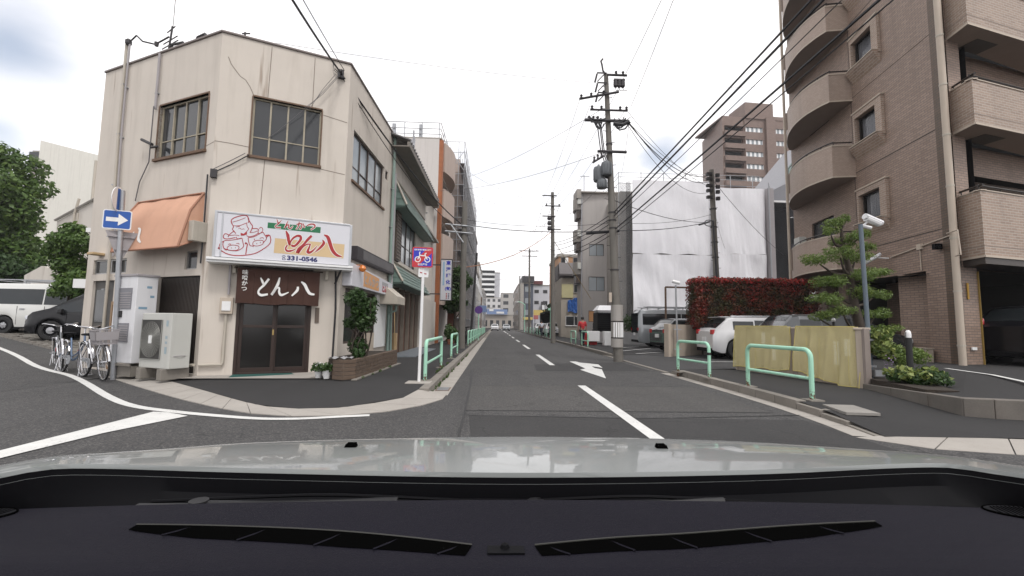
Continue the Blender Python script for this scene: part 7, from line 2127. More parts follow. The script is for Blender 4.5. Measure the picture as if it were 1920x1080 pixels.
# small block building, low shop, orange tower, tarpaulin
sh = thing('small_beige_house', 'small beige two storey house with a blue tarpaulin and air unit beyond the grey apartment', 'house', (8, 48, 0))
m = MB(); m.box(7.2, 10.5, 48, 56, 0, 6.6); m.build('wall', mat('beige_wall_far', (.38, .34, .29), .85), sh)
m = MB(); m.mesh([(6.9, 47.4, 7.0), (10.9, 47.4, 7.0), (10.5, 50, 8.6), (7.2, 50, 8.6), (6.9, 47.4, 6.8), (10.9, 47.4, 6.8)], [(0, 1, 2, 3), (4, 5, 1, 0)]); m.box(7.15, 10.6, 50, 56, 6.6, 8.4); m.build('roof', mat('far_roof', (.1, .09, .09), .7), sh)
m = MB(); m.box(7.25, 8.5, 47.9, 48, 4.4, 5.9); m.build('yellow_panel', mat('yellow_panel', (.5, .46, .26), .7), sh)
F = frame((7.2, 48), (10.5, 48)); add_window(sh, F, 1.4, 2.2, 5.0, 5.9, M['alu'], M['glassd'], 1); add_window(sh, F, .5, 2.4, 1.35, 2.4, M['white'], M['glassd'], 2)
m = MB(); rows = [[(7.9 + 1.9 * i / 8, 47.8 + .1 * math.sin(i * 2 + j), 4.5 - (.6 if i < 3 else 0) * (j == 0) - j * .42 + .12 * math.sin(i * 1.3)) for j in range(5)] for i in range(9)]; m.grid(rows)
tp_ = thing('blue_tarpaulin', 'crumpled blue tarpaulin hanging on the small beige house', 'tarpaulin', (8.4, 47.8, 3)); m.build('tarpaulin', M['tarp'], tp_)
m = MB(); m.box(9.2, 9.9, 47.3, 47.9, 4.2, 5.2); m.build('outdoor_unit', M['ac'], sh)
cpo = thing('dark_carport', 'dark carport roof overgrown with green along the right pavement', 'carport', (10, 48, 0))
m = MB(); m.box(6.3, 9.6, 56.5, 62, 2.9, 3.1); m.box(6.3, 9.6, 61.9, 62, 0, 2.9); m.box(9.5, 9.6, 56.5, 62, 0, 2.9); m.build('roof', M['dark'], cpo)
leaves('ivy', cpo, *clumps((8.0, 57, 3.5), (1.7, 1.2, .6), 16, .6, .8, 3), 1800, .16, LM['deep'])
dp_ = thing('dark_shed', 'dark slatted shed with a pale hipped top on a block wall beside the pole', 'shed', (7.6, 30, 0))
m = MB(); m.box(6.9, 8.35, 29.6, 31, .2, .95); m.build('block_wall', mat('concrete_blocks', (.27, .27, .27), .9, var=.15), dp_)
for k in range(9):
    m = MB(); m.box(6.95, 8.3, 29.62, 29.68, .98 + k * .14, 1.08 + k * .14); m.build('slat', M['plastic'], dp_)
m = MB(); m.box(6.95, 8.3, 29.7, 31, .95, 2.25); m.build('body', M['dark'], dp_)
m = MB(); m.mesh([(6.9, 29.6, 2.4), (8.4, 29.6, 2.4), (8.4, 31, 2.4), (6.9, 31, 2.4), (7.15, 29.9, 2.75), (8.15, 29.9, 2.75), (8.15, 30.7, 2.75), (7.15, 30.7, 2.75)], [(0, 1, 5, 4), (1, 2, 6, 5), (2, 3, 7, 6), (3, 0, 4, 7), (4, 5, 6, 7)]); m.box(7.0, 8.3, 29.7, 31, 2.2, 2.4); m.build('hipped_top', M['whitec'], dp_)
dg2 = thing('block_wall', 'pale block wall and dark hedge behind the pole in front of the silver van', 'wall', (9, 29, 0))
m = MB(); m.box(8.4, 9.9, 28.6, 28.9, .15, .95); m.build('blocks', mat('concrete_blocks', (.27, .27, .27), .9, var=.15), dg2); leaves('hedge', dg2, [(8.8, 28.9, 1.5), (9.3, 28.9, 1.5), (9.6, 28.9, 1.3)], [(.4, .3, .6)] * 3, 1200, .08, LM['deep'])
bx_ = thing('recycling_boxes', 'white and red boxes stacked on the pavement beside the person in red', 'boxes', (5.8, 27, .13))
m = MB(); m.box(5.75, 6.5, 27.9, 28.5, .13, .85); m.build('red_box', M['red'], bx_, bev=.02); m = MB(); m.box(5.85, 6.6, 27.6, 27.88, .35, 1.0); m.box(6.75, 7.2, 27.0, 27.5, .13, 1.0); m.build('white_box', M['white'], bx_, bev=.02)
# ------------------------------------------------------------------ far end of the street, left
def far_building(name, label, x0, x1, y0, y1, h, col, floors=0, bays=0, fz=(1.2, 1.4), wm=None, side=None, bands=None, group=None):
    t = thing(name, label, 'building', ((x0 + x1) / 2, y0, 0), group=group)
    mt = mat('wall_%s' % label[:18].replace(' ', '_'), col, .85, var=.06, vs=.5, streak=.2)
    m = MB(); m.box(x0, x1, y0, y1, 0, h); m.build('wall', mt, t)
    m = MB(); m.box(x0 - .1, x1 + .1, y0 - .1, y1, h, h + .35); m.build('roof_edge', M['conc_l'], t)
    F = frame((x0, y0), (x1, y0))
    fh = h / floors if floors else 0
    def one(F, s0, s1, z0, z1):
        m = MB(); m.fbox(F, s0 - .06, s1 + .06, 0, .05, z0 - .06, z1 + .06); f_ = m.build('window', M['alu'], t)
        m = MB(); m.fbox(F, s0, s1, .05, .06, z0, z1); m.build('pane', wm or M['glassd'], f_)
    for f in range(floors):
        for b in range(bays):
            w = (x1 - x0) / bays; s = w * b + w * .22; one(F, s, s + w * .5, f * fh + fz[0], f * fh + fz[0] + fz[1])
    if side:
        xs_, n_ = side; G = frame((xs_, y1), (xs_, y0)) if xs_ == x0 else frame((xs_, y0), (xs_, y1))
        for f in range(floors):
            for b in range(n_):
                w = (y1 - y0) / n_; one(G, w * b + w * .25, w * b + w * .65, f * fh + fz[0], f * fh + fz[0] + fz[1])
    if bands:
        for z in np.arange(bands[0], h, bands[1]):
            m = MB(); m.box(x0 - .6, x1 + .2, y0 - .9, y0, z, z + bands[2]); m.build('balcony_band', M['white'], t)
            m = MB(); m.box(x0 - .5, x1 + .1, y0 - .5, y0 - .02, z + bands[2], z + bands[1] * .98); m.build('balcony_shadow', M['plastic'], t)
    return t


FB_ = far_building
FB_('building', 'dark grey narrow building just beyond the scaffolding on the left', -9, -3.0, 58, 66, 13.4, (.15, .15, .165), 0, 0)
FB_('building', 'pale grey three storey building with square windows beyond the dark one on the left', -9, -3.1, 66, 78, 9.5, (.33, .32, .31), 3, 3, side=(-3.1, 3))
FB_('building', 'cream building with a projecting grey sign far along the left', -10, -3.2, 80, 98, 12.5, (.38, .36, .33), 4, 3, side=(-3.2, 4))
FB_('building', 'low white shop building far along the left kerb', -10, -3.3, 100, 125, 9.0, (.42, .41, .40), 3, 3, side=(-3.3, 5))
FB_('building', 'grey shop house near the left end of the street', -10, -3.6, 128, 165, 11.5, (.30, .29, .29), 3, 3, side=(-3.6, 5))
FB_('tower_block', 'distant white tower block with dark striped balconies above the left row', -14.5, -1.0, 262, 275, 33.0, (.05, .05, .07), bands=(3.5, 3.05, 1.25))
FB_('tower_block', 'slim pale grey slab behind the striped tower block', -.9, 2.3, 264, 276, 32.8, (.50, .50, .53))
FB_('building', 'white stepped office building closing the street end on the left', -9.5, -1.5, 205, 225, 9.0, (.55, .55, .56), 3, 4)
FB_('building', 'white building with small dark windows closing the street end', -10.5, 6, 232, 250, 15.5, (.55, .54, .54), 5, 6)
FB_('building', 'pale building with a deep cornice at the street end on the right', 2.2, 10.5, 180, 200, 14.2, (.42, .40, .38), 5, 2, side=(2.2, 4))
bb = thing('blue_billboard', 'long blue billboard with pale marks above shops at the street end', 'billboard', (0, 178, 6))
m = MB(); m.box(-3.5, 4.8, 176, 176.4, 5.6, 7.6); m.build('board', mat('hazed_blue_board', (.18, .26, .45), .6), bb); m = MB(); m.box(-2.5, -.8, 175.9, 176, 6.8, 7.8); m.box(.4, 3.4, 175.9, 176, 5.9, 6.7); m.build('pale_marks', M['white'], bb)  # board blue greyed to stand for distance haze
FB_('building', 'beige shop fronts under the blue billboard at the street end', -5, 7, 177, 179, 5.2, (.40, .36, .32), 1, 5, fz=(.8, 2.4))
FB_('building', 'dark brown and cream houses in a row along the far right side', 6.8, 10, 132, 165, 13.5, (.27, .23, .20), 4, 2, side=(6.8, 5))
nb = FB_('building', 'dark navy four storey building with grey corner column and metal roof trim', 7.3, 10.1, 118, 130, 12.6, (.075, .085, .11), 4, 1, fz=(1.0, 1.3), wm=M['glassl'], side=(7.3, 2))
m = MB(); m.box(6.7, 7.5, 117.5, 130, 0, 12.8); m.build('corner_column', M['conc_l'], nb)
m = MB(); m.box(7.0, 10.3, 117.2, 131, 12.9, 14.6); m.build('roof_trim', M['fixture'], nb)
wb2 = FB_('building', 'large white building with rows of small square windows beyond the second pole', 10.6, 20.5, 126, 140, 12.8, (.55, .55, .58), 4, 4, fz=(1.1, .9), wm=M['glassd'])
m = MB(); m.box(10.4, 13.5, 125.5, 140, 13.2, 14.2); m.build('roof_plant', mat('roof_maroon', (.12, .03, .03), .7), wb2)
ob = FB_('building', 'orange brown tiled block with a white vertical sign beyond the beige house', 8.6, 12, 60, 70, 10.9, (.40, .23, .13), 4, 2)
m = MB(); m.box(9.5, 9.9, 59.6, 60, 7.8, 10.7); m.box(9.5, 11.6, 59.6, 60, 6.9, 7.6); m.build('white_sign', M['white'], ob)
ys = thing('yellow_shop_sign', 'yellow and red shop sign boards above the parked cars on the right', 'sign', (10, 84, 3))
m = MB(); m.box(7.3, 10.2, 84, 84.5, 3.3, 4.3); m.build('yellow_board', mat('shop_yellow', (.55, .42, .14), .5), ys); m = MB(); m.box(7.3, 8.2, 83.9, 84, 2.5, 3.3); m.build('red_board', mat('hazed_red_board', (.38, .12, .12), .6), ys)  # yellow and red greyed in the colour for distance haze
m = MB(); m.tube([(7.6, 84.2, 0), (7.6, 84.2, 3.6)], .1, 6); m.tube([(10, 84.2, 0), (10, 84.2, 3.6)], .1, 6); m.build('post', M['metal'], ys)
yb = thing('yellow_kiosk', 'low yellow kiosk canopy by the kerb near the dark navy building', 'kiosk', (7.5, 100, 0))
m = MB(); m.box(6.4, 8.4, 99, 103, 2.6, 3.2); m.build('canopy', mat('shop_yellow', (.55, .42, .14), .5), yb); m = MB(); m.box(6.6, 8.2, 100, 103, 0, 2.6); m.build('body', M['conc_l'], yb)
gsn = thing('hanging_sign', 'small grey and white sign panels hung from the white building wall', 'sign', (14, 100, 6)); m = MB(); m.box(13.0, 14.2, 125, 125.3, 4.8, 8.2); m.build('panel', M['fixture'], gsn); m = MB(); m.box(13.2, 14.0, 124.9, 125, 5.9, 7.2); m.build('white_panel', M['white'], gsn)
# small things on the far left pavement
ns = thing('round_sign', 'dark purple round no parking sign on a mint green post by the far left kerb', 'sign', (-1.15, 30, .13))
m = MB(); m.tube([(-1.15, 30.1, .1), (-1.15, 30.1, 2.6)], .035, 6); m.build('post', M['rail'], ns); m = MB(); m.lathe([(0, 0), (.27, 0), (.27, .02), (0, .02)], (-1.15, 30.05, 2.3), (0, -1, 0), 20); m.build('disc', mat('sign_purple', (.09, .03, .2), .5), ns)
bs2 = thing('blue_sign', 'small blue square sign on a pole in the far left row', 'sign', (-1.5, 46, 0))
m = MB(); m.tube([(-1.5, 46, 0), (-1.5, 46, 4.2)], .06, 6); m.build('post', M['rust'], bs2); m = MB(); m.box(-1.75, -.95, 45.9, 45.94, 2.6, 3.3); m.build('plate', mat('hazed_blue_board', (.18, .26, .45), .6), bs2)  # plate shares the blue greyed for haze
pb = thing('parked_bicycles', 'dark bicycles leaning behind the far left guardrails', 'bicycles', (-1.8, 25, .13), kind='stuff')
m = MB()
for y in (23.6, 24.6, 25.7):
    for dy in (0, 1.0): m.lathe([(.30, -.02), (.33, 0), (.30, .02)], (-1.75, y + dy * .9, .46), (1, .2, 0), 18, cap=False)
    m.tube([(-1.75, y, .46), (-1.75, y + .4, .9), (-1.75, y + .9, .46)], .03, 5); m.tube([(-1.75, y + .7, .46), (-1.72, y + .75, 1.1), (-1.5, y + .75, 1.15)], .025, 5)
m.build('frames', M['plastic'], pb)

# ------------------------------------------------------------------ left background: apartments, walls and trees
fa = thing('white_apartment_slab', 'tall blank cream end wall of an apartment slab behind the big tree', 'building', (-44, 45, 0))
m = MB(); m.mesh([(-46.6, 45, 0), (-46.6, 45, 19.3), (-38.5, 42.5, 17.0), (-38.5, 42.5, 0), (-45, 60, 0), (-45, 60, 19.3), (-30, 58, 17.0)], [(0, 1, 2, 3), (0, 4, 5, 1), (1, 5, 6, 2)]); m.build('wall', mat('cream_slab', (.70, .68, .62), .85, var=.05, streak=.15), fa)
m = MB(); m.box(-47.8, -46.6, 45.5, 49, 0, 18.4); m.build('balcony_side', M['conc_l'], fa)
m = MB()
for z in np.arange(2, 18, 2.9): m.box(-47.9, -46.7, 45.3, 45.5, z, z + 1.7)
m.build('balcony_opening', M['glassd'], fa)
nw = thing('cream_side_building', 'lower cream building with a sloping roof line and balcony windows left of the corner restaurant', 'building', (-20, 22, 0))
m = MB(); m.mesh([(-23.55, 24, .5), (-23.55, 24, 6.45), (-16.0, 20.0, 7.9), (-16.0, 20.0, .5), (-15.5, 34, .5), (-22, 38, .5), (-22, 38, 6.5), (-15.5, 34, 7.9)], [(0, 1, 2, 3), (0, 5, 6, 1), (1, 6, 7, 2), (3, 2, 7, 4)]); m.build('wall', M['stucco2'], nw)
m = MB(); m.tube([(-23.6, 23.95, 6.5), (-15.9, 19.9, 7.97)], .07, 5); m.build('roof_edge', M['conc_l'], nw)
m = MB(); m.tube([(-21.6, 22.85, 1), (-21.6, 22.85, 6.6), (-21.4, 22.8, 7.4)], .06, 6); m.tube([(-21.2, 22.6, 1), (-21.2, 22.6, 6.6)], .04, 6); m.tube([(-20.2, 22.2, 7.1), (-20.2, 22.2, 9.2)], .07, 6); m.build('vent_pipes', M['pipe'], nw)
wg = thing('white_wing', 'white rear wing with stacked balcony windows touching the left edge of the corner restaurant', 'building', (-13.5, 15, 0))
m = MB(); m.box(-13.85, -10.8, 15.4, 20, 0, 7.3); m.build('wall', M['white'] if False else M['stucco'], wg)
F = frame((-13.85, 15.4), (-10.8, 15.4))
for z0, z1 in ((5.9, 7.1), (4.5, 5.5), (2.6, 3.6)): add_window(wg, F, .06, .5, z0, z1, M['white'], M['glassd'], 1)
m = MB(); m.fbox(F, -.05, 1, -.0, .25, 4.2, 4.35); m.fbox(F, -.25, .4, 0, .3, 2.3, 2.6); m.build('ledge', M['white'], wg)
sr = thing('small_shed_roof', 'small pale shed with a shallow pitched roof behind the white van', 'shed', (-25, 26, 0))
m = MB(); m.mesh([(-27.0, 26, .5), (-24.0, 25, .5), (-24.0, 25, 3.9), (-25.6, 25.5, 4.2), (-27.0, 26, 3.7), (-23, 30, .5), (-23, 30, 3.9), (-24.6, 30.5, 4.2)], [(0, 1, 2, 3, 4), (1, 5, 6, 2), (2, 6, 7, 3)]); m.build('body', M['stucco2'], sr)


def big_tree(name, label, base, trunk_h, cl, n, size, mt, seed, rad=.28):
    t = thing(name, label, 'tree', base); rg = random.Random(seed); ps = [([base, (base[0] + .2, base[1], base[2] + trunk_h * .5), (base[0], base[1] + .1, base[2] + trunk_h)], [rad, rad * .8, rad * .5])]
    cc, rr = [], []
    for c, R_, k, r, s in cl:
        a, b = clumps(c, R_, k, r, .8, s); cc += a; rr += b
    for q in cc[::3]: ps.append(([(base[0], base[1], base[2] + trunk_h * rg.uniform(.5, 1)), ((base[0] + q[0]) / 2, (base[1] + q[1]) / 2, (base[2] + trunk_h + q[2]) / 2 + .2), q], [rad * .4, rad * .25, .03]))
    limbs('trunk', t, ps); leaves('crown', t, cc, rr, n, size, mt, shell=.75); return t


big_tree('broadleaf_tree', 'large dark green broadleaf tree filling the left edge behind the white van', (-33.0, 29.5, .5), 4.5, [((-33.2, 29.5, 8.8), (3.0, 2.5, 3.4), 42, 1.05, 2), ((-35.5, 29, 6.2), (2.6, 2.2, 3.4), 24, 1.1, 3), ((-31.3, 29.4, 5.2), (1.5, 1.8, 2.6), 20, .75, 4)], 34000, .17, LM['tree'], 3, .35)
big_tree('broadleaf_tree', 'dark undergrowth tree behind the van roof rack at the left', (-29.5, 27.5, .5), 2.0, [((-30.5, 27.6, 3.1), (3.4, 1.6, 1.6), 30, .75, 12)], 13000, .15, LM['deep'], 5, .2)
big_tree('garden_tree', 'small lighter green garden tree in front of the cream side building', (-18.4, 19.6, .5), 2.2, [((-18.3, 19.4, 4.0), (.95, .9, 1.25), 22, .42, 6), ((-17.3, 19.0, 2.8), (1.2, .9, 1.0), 16, .4, 7)], 9500, .10, LM['tree'], 4, .12)
# ------------------------------------------------------------------ utility poles
def pole(label, base, top, r0, r1, mt=None, group='utility poles along the street', steps=True):
    t = thing('utility_pole', label, 'utility pole', base, group=group)
    b, q = Vector(base), Vector(top)
    m = MB(); m.tube([b, b.lerp(q, .33), b.lerp(q, .66), q], [r0, r0 + (r1 - r0) * .33, r0 + (r1 - r0) * .66, r1], 14); m.build('shaft', mt or M['steelpole'], t, sm=True)
    if steps:
        m = MB(); H_ = (q - b).length; k = 0
        for z in np.arange(3.0, H_ - .3, .45):
            p = b.lerp(q, z / H_); s = (-1) ** k; rr = r0 + (r1 - r0) * z / H_; k += 1
            m.tube([p + Vector((rr * s * .9, -.02, 0)), p + Vector(((rr + .11) * s, -.03, .01))], .012, 5)
        m.build('step_bolts', M['fixture'], t)
    return t, (lambda z: tuple(b.lerp(q, (z - b.z) / (q.z - b.z))))


def crossarm(t, c, dx0, dx1, dy=0., dz=0., r=.045, ins=(), nm='crossarm'):
    m = MB(); a = (c[0] + dx0, c[1] - .16, c[2] - dz); e = (c[0] + dx1, c[1] - .16 + dy, c[2] + dz); m.tube([a, e], r, 6); ca = m.build(nm, M['fixture'], t)
    m = MB()
    for q in ins: p = Vector(a).lerp(Vector(e), q); m.lathe([(.035, 0), (.06, .04), (.03, .08), (.06, .12), (.025, .17)], p, n=8)
    if ins: m.build('insulator', M['fixture'], ca)


t, at = pole('tall leaning concrete pole with transformer cans and crossed arms on the near right pavement', (4.6, 16.3, 0), (4.16, 16.3, 11.15), .18, .085)
crossarm(t, at(11.05), -.0, .78, ins=(.45, .8)); crossarm(t, at(10.2), -1.12, .42, 0, .17, ins=(.05, .3, .62)); crossarm(t, at(9.62), -.72, .74, ins=(.05, .3, .8, .97), r=.04); crossarm(t, at(9.2), -.95, .75, r=.06, ins=(.1, .2, .3)); crossarm(t, at(7.97), -.5, .62, r=.055)
for z in (10.35, 10.75, 11.15):
    m = MB(); c = at(z); m.tube([(c[0] - .38, c[1] - .1, z), (c[0], c[1] - .1, z)], .03, 5); m.tube([(c[0] - .36, c[1] - .1, z - .35), (c[0] - .05, c[1] - .1, z + .0)], .022, 5); m.tube([(c[0] - .46, c[1] - .1, z - .38), (c[0] - .38, c[1] - .1, z - .05)], .04, 6); m.build('cut_out_switch', M['fixture'], t)
m = MB(); c = at(11.15); m.tube([c, (c[0] - .12, c[1], 11.3), (c[0] - .16, c[1], 11.55), (c[0] - .2, c[1], 11.7), (c[0] - .12, c[1], 11.8)], .035, 6); m.build('lightning_rod', M['fixture'], t)
m = MB(); c = at(10.75)
for dx in (.32, .46, .6): m.lathe([(.05, 0), (.085, .05), (.085, .22), (.05, .28)], (c[0] + dx, c[1] - .16, 10.55), n=10)
for dx in (.3, .45, .6): m.tube([(c[0] + dx, c[1] - .16, 10.55), (c[0] + dx + .03, c[1] - .2, 10.4), (c[0] + dx + .15, c[1] - .2, 10.42)], .012, 5)
m.box(c[0] + .25, c[0] + .68, c[1] - .22, c[1] - .1, 10.82, 10.88); m.build('arrester_cluster', M['fixture'], t)
m = MB(); c = at(9.1)       # tangled service loops
for k in range(26):
    s = -1 if k % 3 == 0 else 1; x0 = c[0] + s * random.uniform(.1, .35); x1 = c[0] + s * random.uniform(.45, .85); z0 = 9.15 + random.uniform(-.12, .16); h = random.uniform(.05, .3)
    m.tube([(x0, c[1] - .2, z0), ((x0 * 2 + x1) / 3, c[1] - .24, z0 - h), ((x0 + 2 * x1) / 3, c[1] - .24, z0 - h * .8), (x1, c[1] - .2, z0 + random.uniform(-.05, .1))], random.choice((.012, .02, .03)), 5)
m.tube([(c[0] + .15, c[1] - .22, 9.05), (c[0] + .5, c[1] - .22, 9.02), (c[0] + .75, c[1] - .22, 9.16)], .075, 8); m.build('cable_loops', M['cable'], t)
m = MB(); c = at(8.4)
for dx, z0 in ((-.5, 9.0), (-.42, 9.1), (-.36, 9.0)): m.tube([(c[0] + dx, c[1] - .2, z0), (c[0] + dx + .12, c[1] - .2, 8.0), (c[0] + dx + .25, c[1] - .25, 7.55)], .022, 5)
for k in range(3): x = c[0] - .62 + k * .14; m.lathe([(.03, 0), (.05, .05), (.03, .1), (.05, .15), (.02, .2)], (x, c[1] - .2, 7.55 + .08 * k), n=7)
m.tube([(c[0] - .68, c[1] - .2, 7.5), (c[0] - .25, c[1] - .2, 7.78)], .04, 6); m.build('drop_leads', M['fixture'], t)
for dx, dy, z0, h, r in ((-.22, -.28, 6.98, .5, .2), (-.48, -.1, 6.8, .55, .19), (-.38, -.22, 6.5, .32, .19)):
    c = at(7.1); m = MB(); m.lathe([(r * .9, 0), (r, .03), (r, h - .06), (r * .94, h), (r * .4, h + .02), (.03, h + .12)], (c[0] + dx, c[1] + dy, z0), n=16)
    for k in range(8): a = k * PI / 4; m.box(c[0] + dx + r * math.cos(a) - .012, c[0] + dx + r * math.cos(a) + .012, c[1] + dy + r * math.sin(a) - .02, c[1] + dy + r * math.sin(a) + .02, z0 + .05, z0 + h - .08)
    m.build('transformer', mat('transformer_grey', (.13, .14, .15), .45, .3, var=.2, vs=5), t, sm=40)
m = MB(); c = at(6.9); m.tube([(c[0], c[1], 7.0), (c[0] - .5, c[1] - .2, 6.9)], .03, 6); m.tube([(c[0], c[1], 6.6), (c[0] - .45, c[1] - .2, 6.55)], .03, 6); m.build('transformer_bracket', M['fixture'], t)
m = MB(); c = at(1.5); m.lathe([(.222, -.62), (.222, .95)], (at(1.3)[0], 16.3, 1.15), n=16); m.build('pale_sleeve', mat('sleeve_pale', (.33, .31, .29), .7, var=.1, streak=.2), t, sm=True)
for k in range(5):
    m = MB(); a = -PI / 2 + (k - 2) * .38; m.box(at(1.2)[0] + .226 * math.cos(a) - .026, at(1.2)[0] + .226 * math.cos(a) + .026, 16.3 + .226 * math.sin(a) - .012, 16.3 + .226 * math.sin(a) + .006, .9, 1.45); m.build('guard_strip', M['white'], t)
m = MB(); c = at(1.2)
for z in (.86, 1.47): m.lathe([(.229, 0), (.229, .035)], (c[0], 16.3, z), n=16)
m.build('guard_band', M['plastic'], t)
m = MB(); c = at(2.4); m.box(c[0] - .3, c[0] - .2, c[1] - .2, c[1] - .15, 2.2, 2.55); m.build('number_plate', M['trimc'], t)
for z in (3.4, 5.0, 5.3, 5.6, 8.3): m = MB(); c = at(z); m.lathe([(.19 - z * .007, 0), (.19 - z * .007, .05)], (c[0], c[1], z), n=12); m.build('strap', M['fixture'], t)

t2, at2 = pole('second tall concrete pole on the right pavement beyond the first', (4.33, 32.8, 0), (4.2, 32.8, 11.5), .19, .12)
crossarm(t2, at2(11.2), -.8, .3); crossarm(t2, at2(10.4), -.6, .6, ins=(.1, .9)); crossarm(t2, at2(9.6), -.8, .2); crossarm(t2, at2(8.6), -.4, .6)
m = MB()
for z in (8.9, 8.5, 9.3): m.lathe([(.12, 0), (.16, .1), (.12, .3)], (3.95, 32.6, z), n=8)
m.build('switch_box', M['fixture'], t2)
t3, at3 = pole('grey pole with stacked cable drops standing between the white sheets', (12.95, 25, 0), (12.7, 25, 10.7), .19, .14)
m = MB()
for z in (10.3, 10.0, 9.6, 9.3, 8.9): m.box(12.3, 12.62, 24.7, 24.9, z, z + .16); m.box(12.85, 13.05, 24.7, 24.85, z - .1, z + .1)
for z in (8.3, 7.2, 6.3, 5.4): m.lathe([(.2, 0), (.2, .06)], (at3(z)[0], 25, z), n=10)
m.build('cable_terminals', M['fixture'], t3, kind='stuff')
m = MB()
for k in range(20): a0 = k * .33; m.tube([(12.35 + .28 * math.cos(a0), 24.7, 7.4 + .18 * math.sin(a0)), (12.35 + .28 * math.cos(a0 + .34), 24.7, 7.4 + .18 * math.sin(a0 + .34))], .025, 4, False)
m.build('slack_coil', M['cable'], t3)
m = MB(); m.tube([(12.62, 24.78, 7.6), (12.72, 24.78, 5.4), (12.8, 24.78, 3.0)], .05, 6); m.build('riser_pipe', M['cable'], t3)
t4, at4 = pole('grey steel pole with small arms on the left pavement beside the scaffolding', (-1.62, 21.5, 0), (-1.62, 21.5, 7.4), .17, .13, M['steelpole'])
m = MB()
for z in (6.1, 5.75): m.tube([(-2.55, 21.35, z + .1), (-1.2, 21.35, z)], .04, 6)
m.tube([(-2.3, 21.35, 6.2), (-1.65, 21.35, 5.3)], .04, 6); m.build('crossarm', M['metal'], t4)
t5, at5 = pole('thin far pole with crossarms above the dark navy building', (5.1, 66, 0), (5.0, 66, 13.0), .17, .12)
crossarm(t5, at5(12.6), -1.6, 1.4, r=.06); crossarm(t5, at5(11.8), -1.2, 1.2, r=.06)
pole('far brown pole near the street end on the right', (5.3, 98, 0), (5.3, 98, 12.4), .17, .12); pole('far dark pole leaning beside the left buildings', (-2.3, 42, 0), (-1.9, 42, 8.2), .12, .1, M['fixture'])
ml = thing('street_lamp', 'mint green street lamp far down the right kerb', 'street lamp', (5.2, 78, 0))
m = MB(); m.tube([(5.2, 78, 0), (5.2, 78, 5), (4.6, 78, 5.4), (3.9, 78, 5.5)], .08, 6); m.build('post', M['rail'], ml); m = MB(); m.box(3.5, 4.1, 77.9, 78.1, 5.4, 5.5); m.build('lamp_head', M['white'], ml)
mp_ = thing('mint_post', 'mint green steel post at the kerb before the carport', 'post', (5.05, 40, 0)); m = MB(); m.tube([(5.05, 40, 0), (5.05, 40, 3.0)], .07, 6); m.box(4.8, 5.4, 39.9, 40.1, 2.7, 2.9); m.build('post', M['rail'], mp_)

# ------------------------------------------------------------------ overhead cables
def cable(label, pts, sag=.0, r=.014, mt=None, sub=14):
    r *= .72 if r > .02 else .9; m = MB(); P = []
    for a, b in zip(pts, pts[1:]):
        a, b = Vector(a), Vector(b)
        for k in range(sub): t_ = k / sub; q = a.lerp(b, t_); q.z -= sag * 4 * t_ * (1 - t_); P.append(q)
    P.append(Vector(pts[-1])); m.tube(P, r, 5, False); o = m.build('overhead_cable', mt or M['cable']); tag(o, label, 'cable', 'overhead cables')
    return o


BK = (-3.9, 10.45, 7.38)
cable('thick twisted cable bundle crossing the top of the corner restaurant', [(-3.3, 4.0, 6.45), BK], .1, .032)
cable('thinner wire running beside the thick bundle above the corner restaurant', [(-3.2, 4.0, 6.6), (-3.85, 10.5, 7.5)], .05, .010)
for i, (a, b, s, r) in enumerate([(BK, (-1.75, 21.3, 6.2), .35, .034), ((-3.88, 10.5, 7.3), (-1.75, 21.3, 5.9), .55, .014), ((-3.9, 10.55, 7.42), (-3.45, 27, 8.6), .2, .010)]):
    cable(['thick cable bundle running from the restaurant corner to the left steel pole', 'slack thin cable under the thick bundle on the left facades', 'thin cable from the restaurant corner to the orange column'][i], [a, b], s, r)
cable('cable from the left steel pole to the far dark pole', [(-1.62, 21.5, 6.2), (-1.9, 42, 7.8)], .3, .025)
cable('orange sheathed cable from the left pole climbing across the street', [(-1.5, 21.5, 4.1), (4.2, 32.8, 8.5)], .5, .03, mat('cable_orange', (.3, .12, .05), .6))
L_ = [('upper of the heavy cables slanting to the top right corner', (5.52, 2.0, 7.35), (4.45, 16.2, 5.65), .02, .03), ('second heavy cable just under the upper one at the top right', (5.62, 2.0, 7.25), (4.45, 16.2, 5.5), .05, .035),
      ('thin cable under the two heavy cables at the top right', (5.7, 2.0, 7.0), (4.45, 16.2, 5.35), .08, .010), ('lower heavy cable in front of the brown balconies', (5.35, 2.0, 6.05), (4.5, 16.2, 5.0), .03, .03), ('thin lower cable in front of the brown balconies', (5.4, 2.0, 5.95), (4.5, 16.2, 4.85), .05, .012)]
for l, a, b, s, r in L_: cable(l, [a, b], s, r)
for i, (z0, z1, x) in enumerate([(5.65, 7.6, 0), (5.5, 7.4, .1), (5.0, 6.7, 0), (4.85, 6.4, .15), (5.3, 7.0, -.1)]):
    cable(['topmost', 'second', 'middle', 'fourth', 'lowest'][i] + ' of the low cables between the two right hand poles', [(4.45, 16.3, z0), (4.3 + x, 32.8, z1)], .25, .018)
for i, (x, z) in enumerate([(-.7, 9.7), (.7, 9.6), (-1.05, 10.1), (.3, 10.2)]):
    cable(['left outer', 'right outer', 'leftmost high', 'right high'][i] + ' power line between the two right hand poles', [(4.22 + x, 16.2, z + .15), (4.2 + x * .7, 32.8, z + .9)], .3, .009, M['cableg'])
cable('dashed looking power line from the pole to the top edge', [(5.1, 16.2, 9.8), (2.6, 0.5, 8.3)], .2, .009, M['cableg'])
cable('power line from the pole passing over the street towards the viewer', [(4.5, 16.2, 10.3), (3.4, 1.0, 9.0)], .2, .009, M['cableg'])
cable('fine wire crossing the whole sky from the restaurant roof to the right', [(-5.4, 10.2, 7.95), (13.1, 20, 13.1)], .45, .006, M['cableg'])
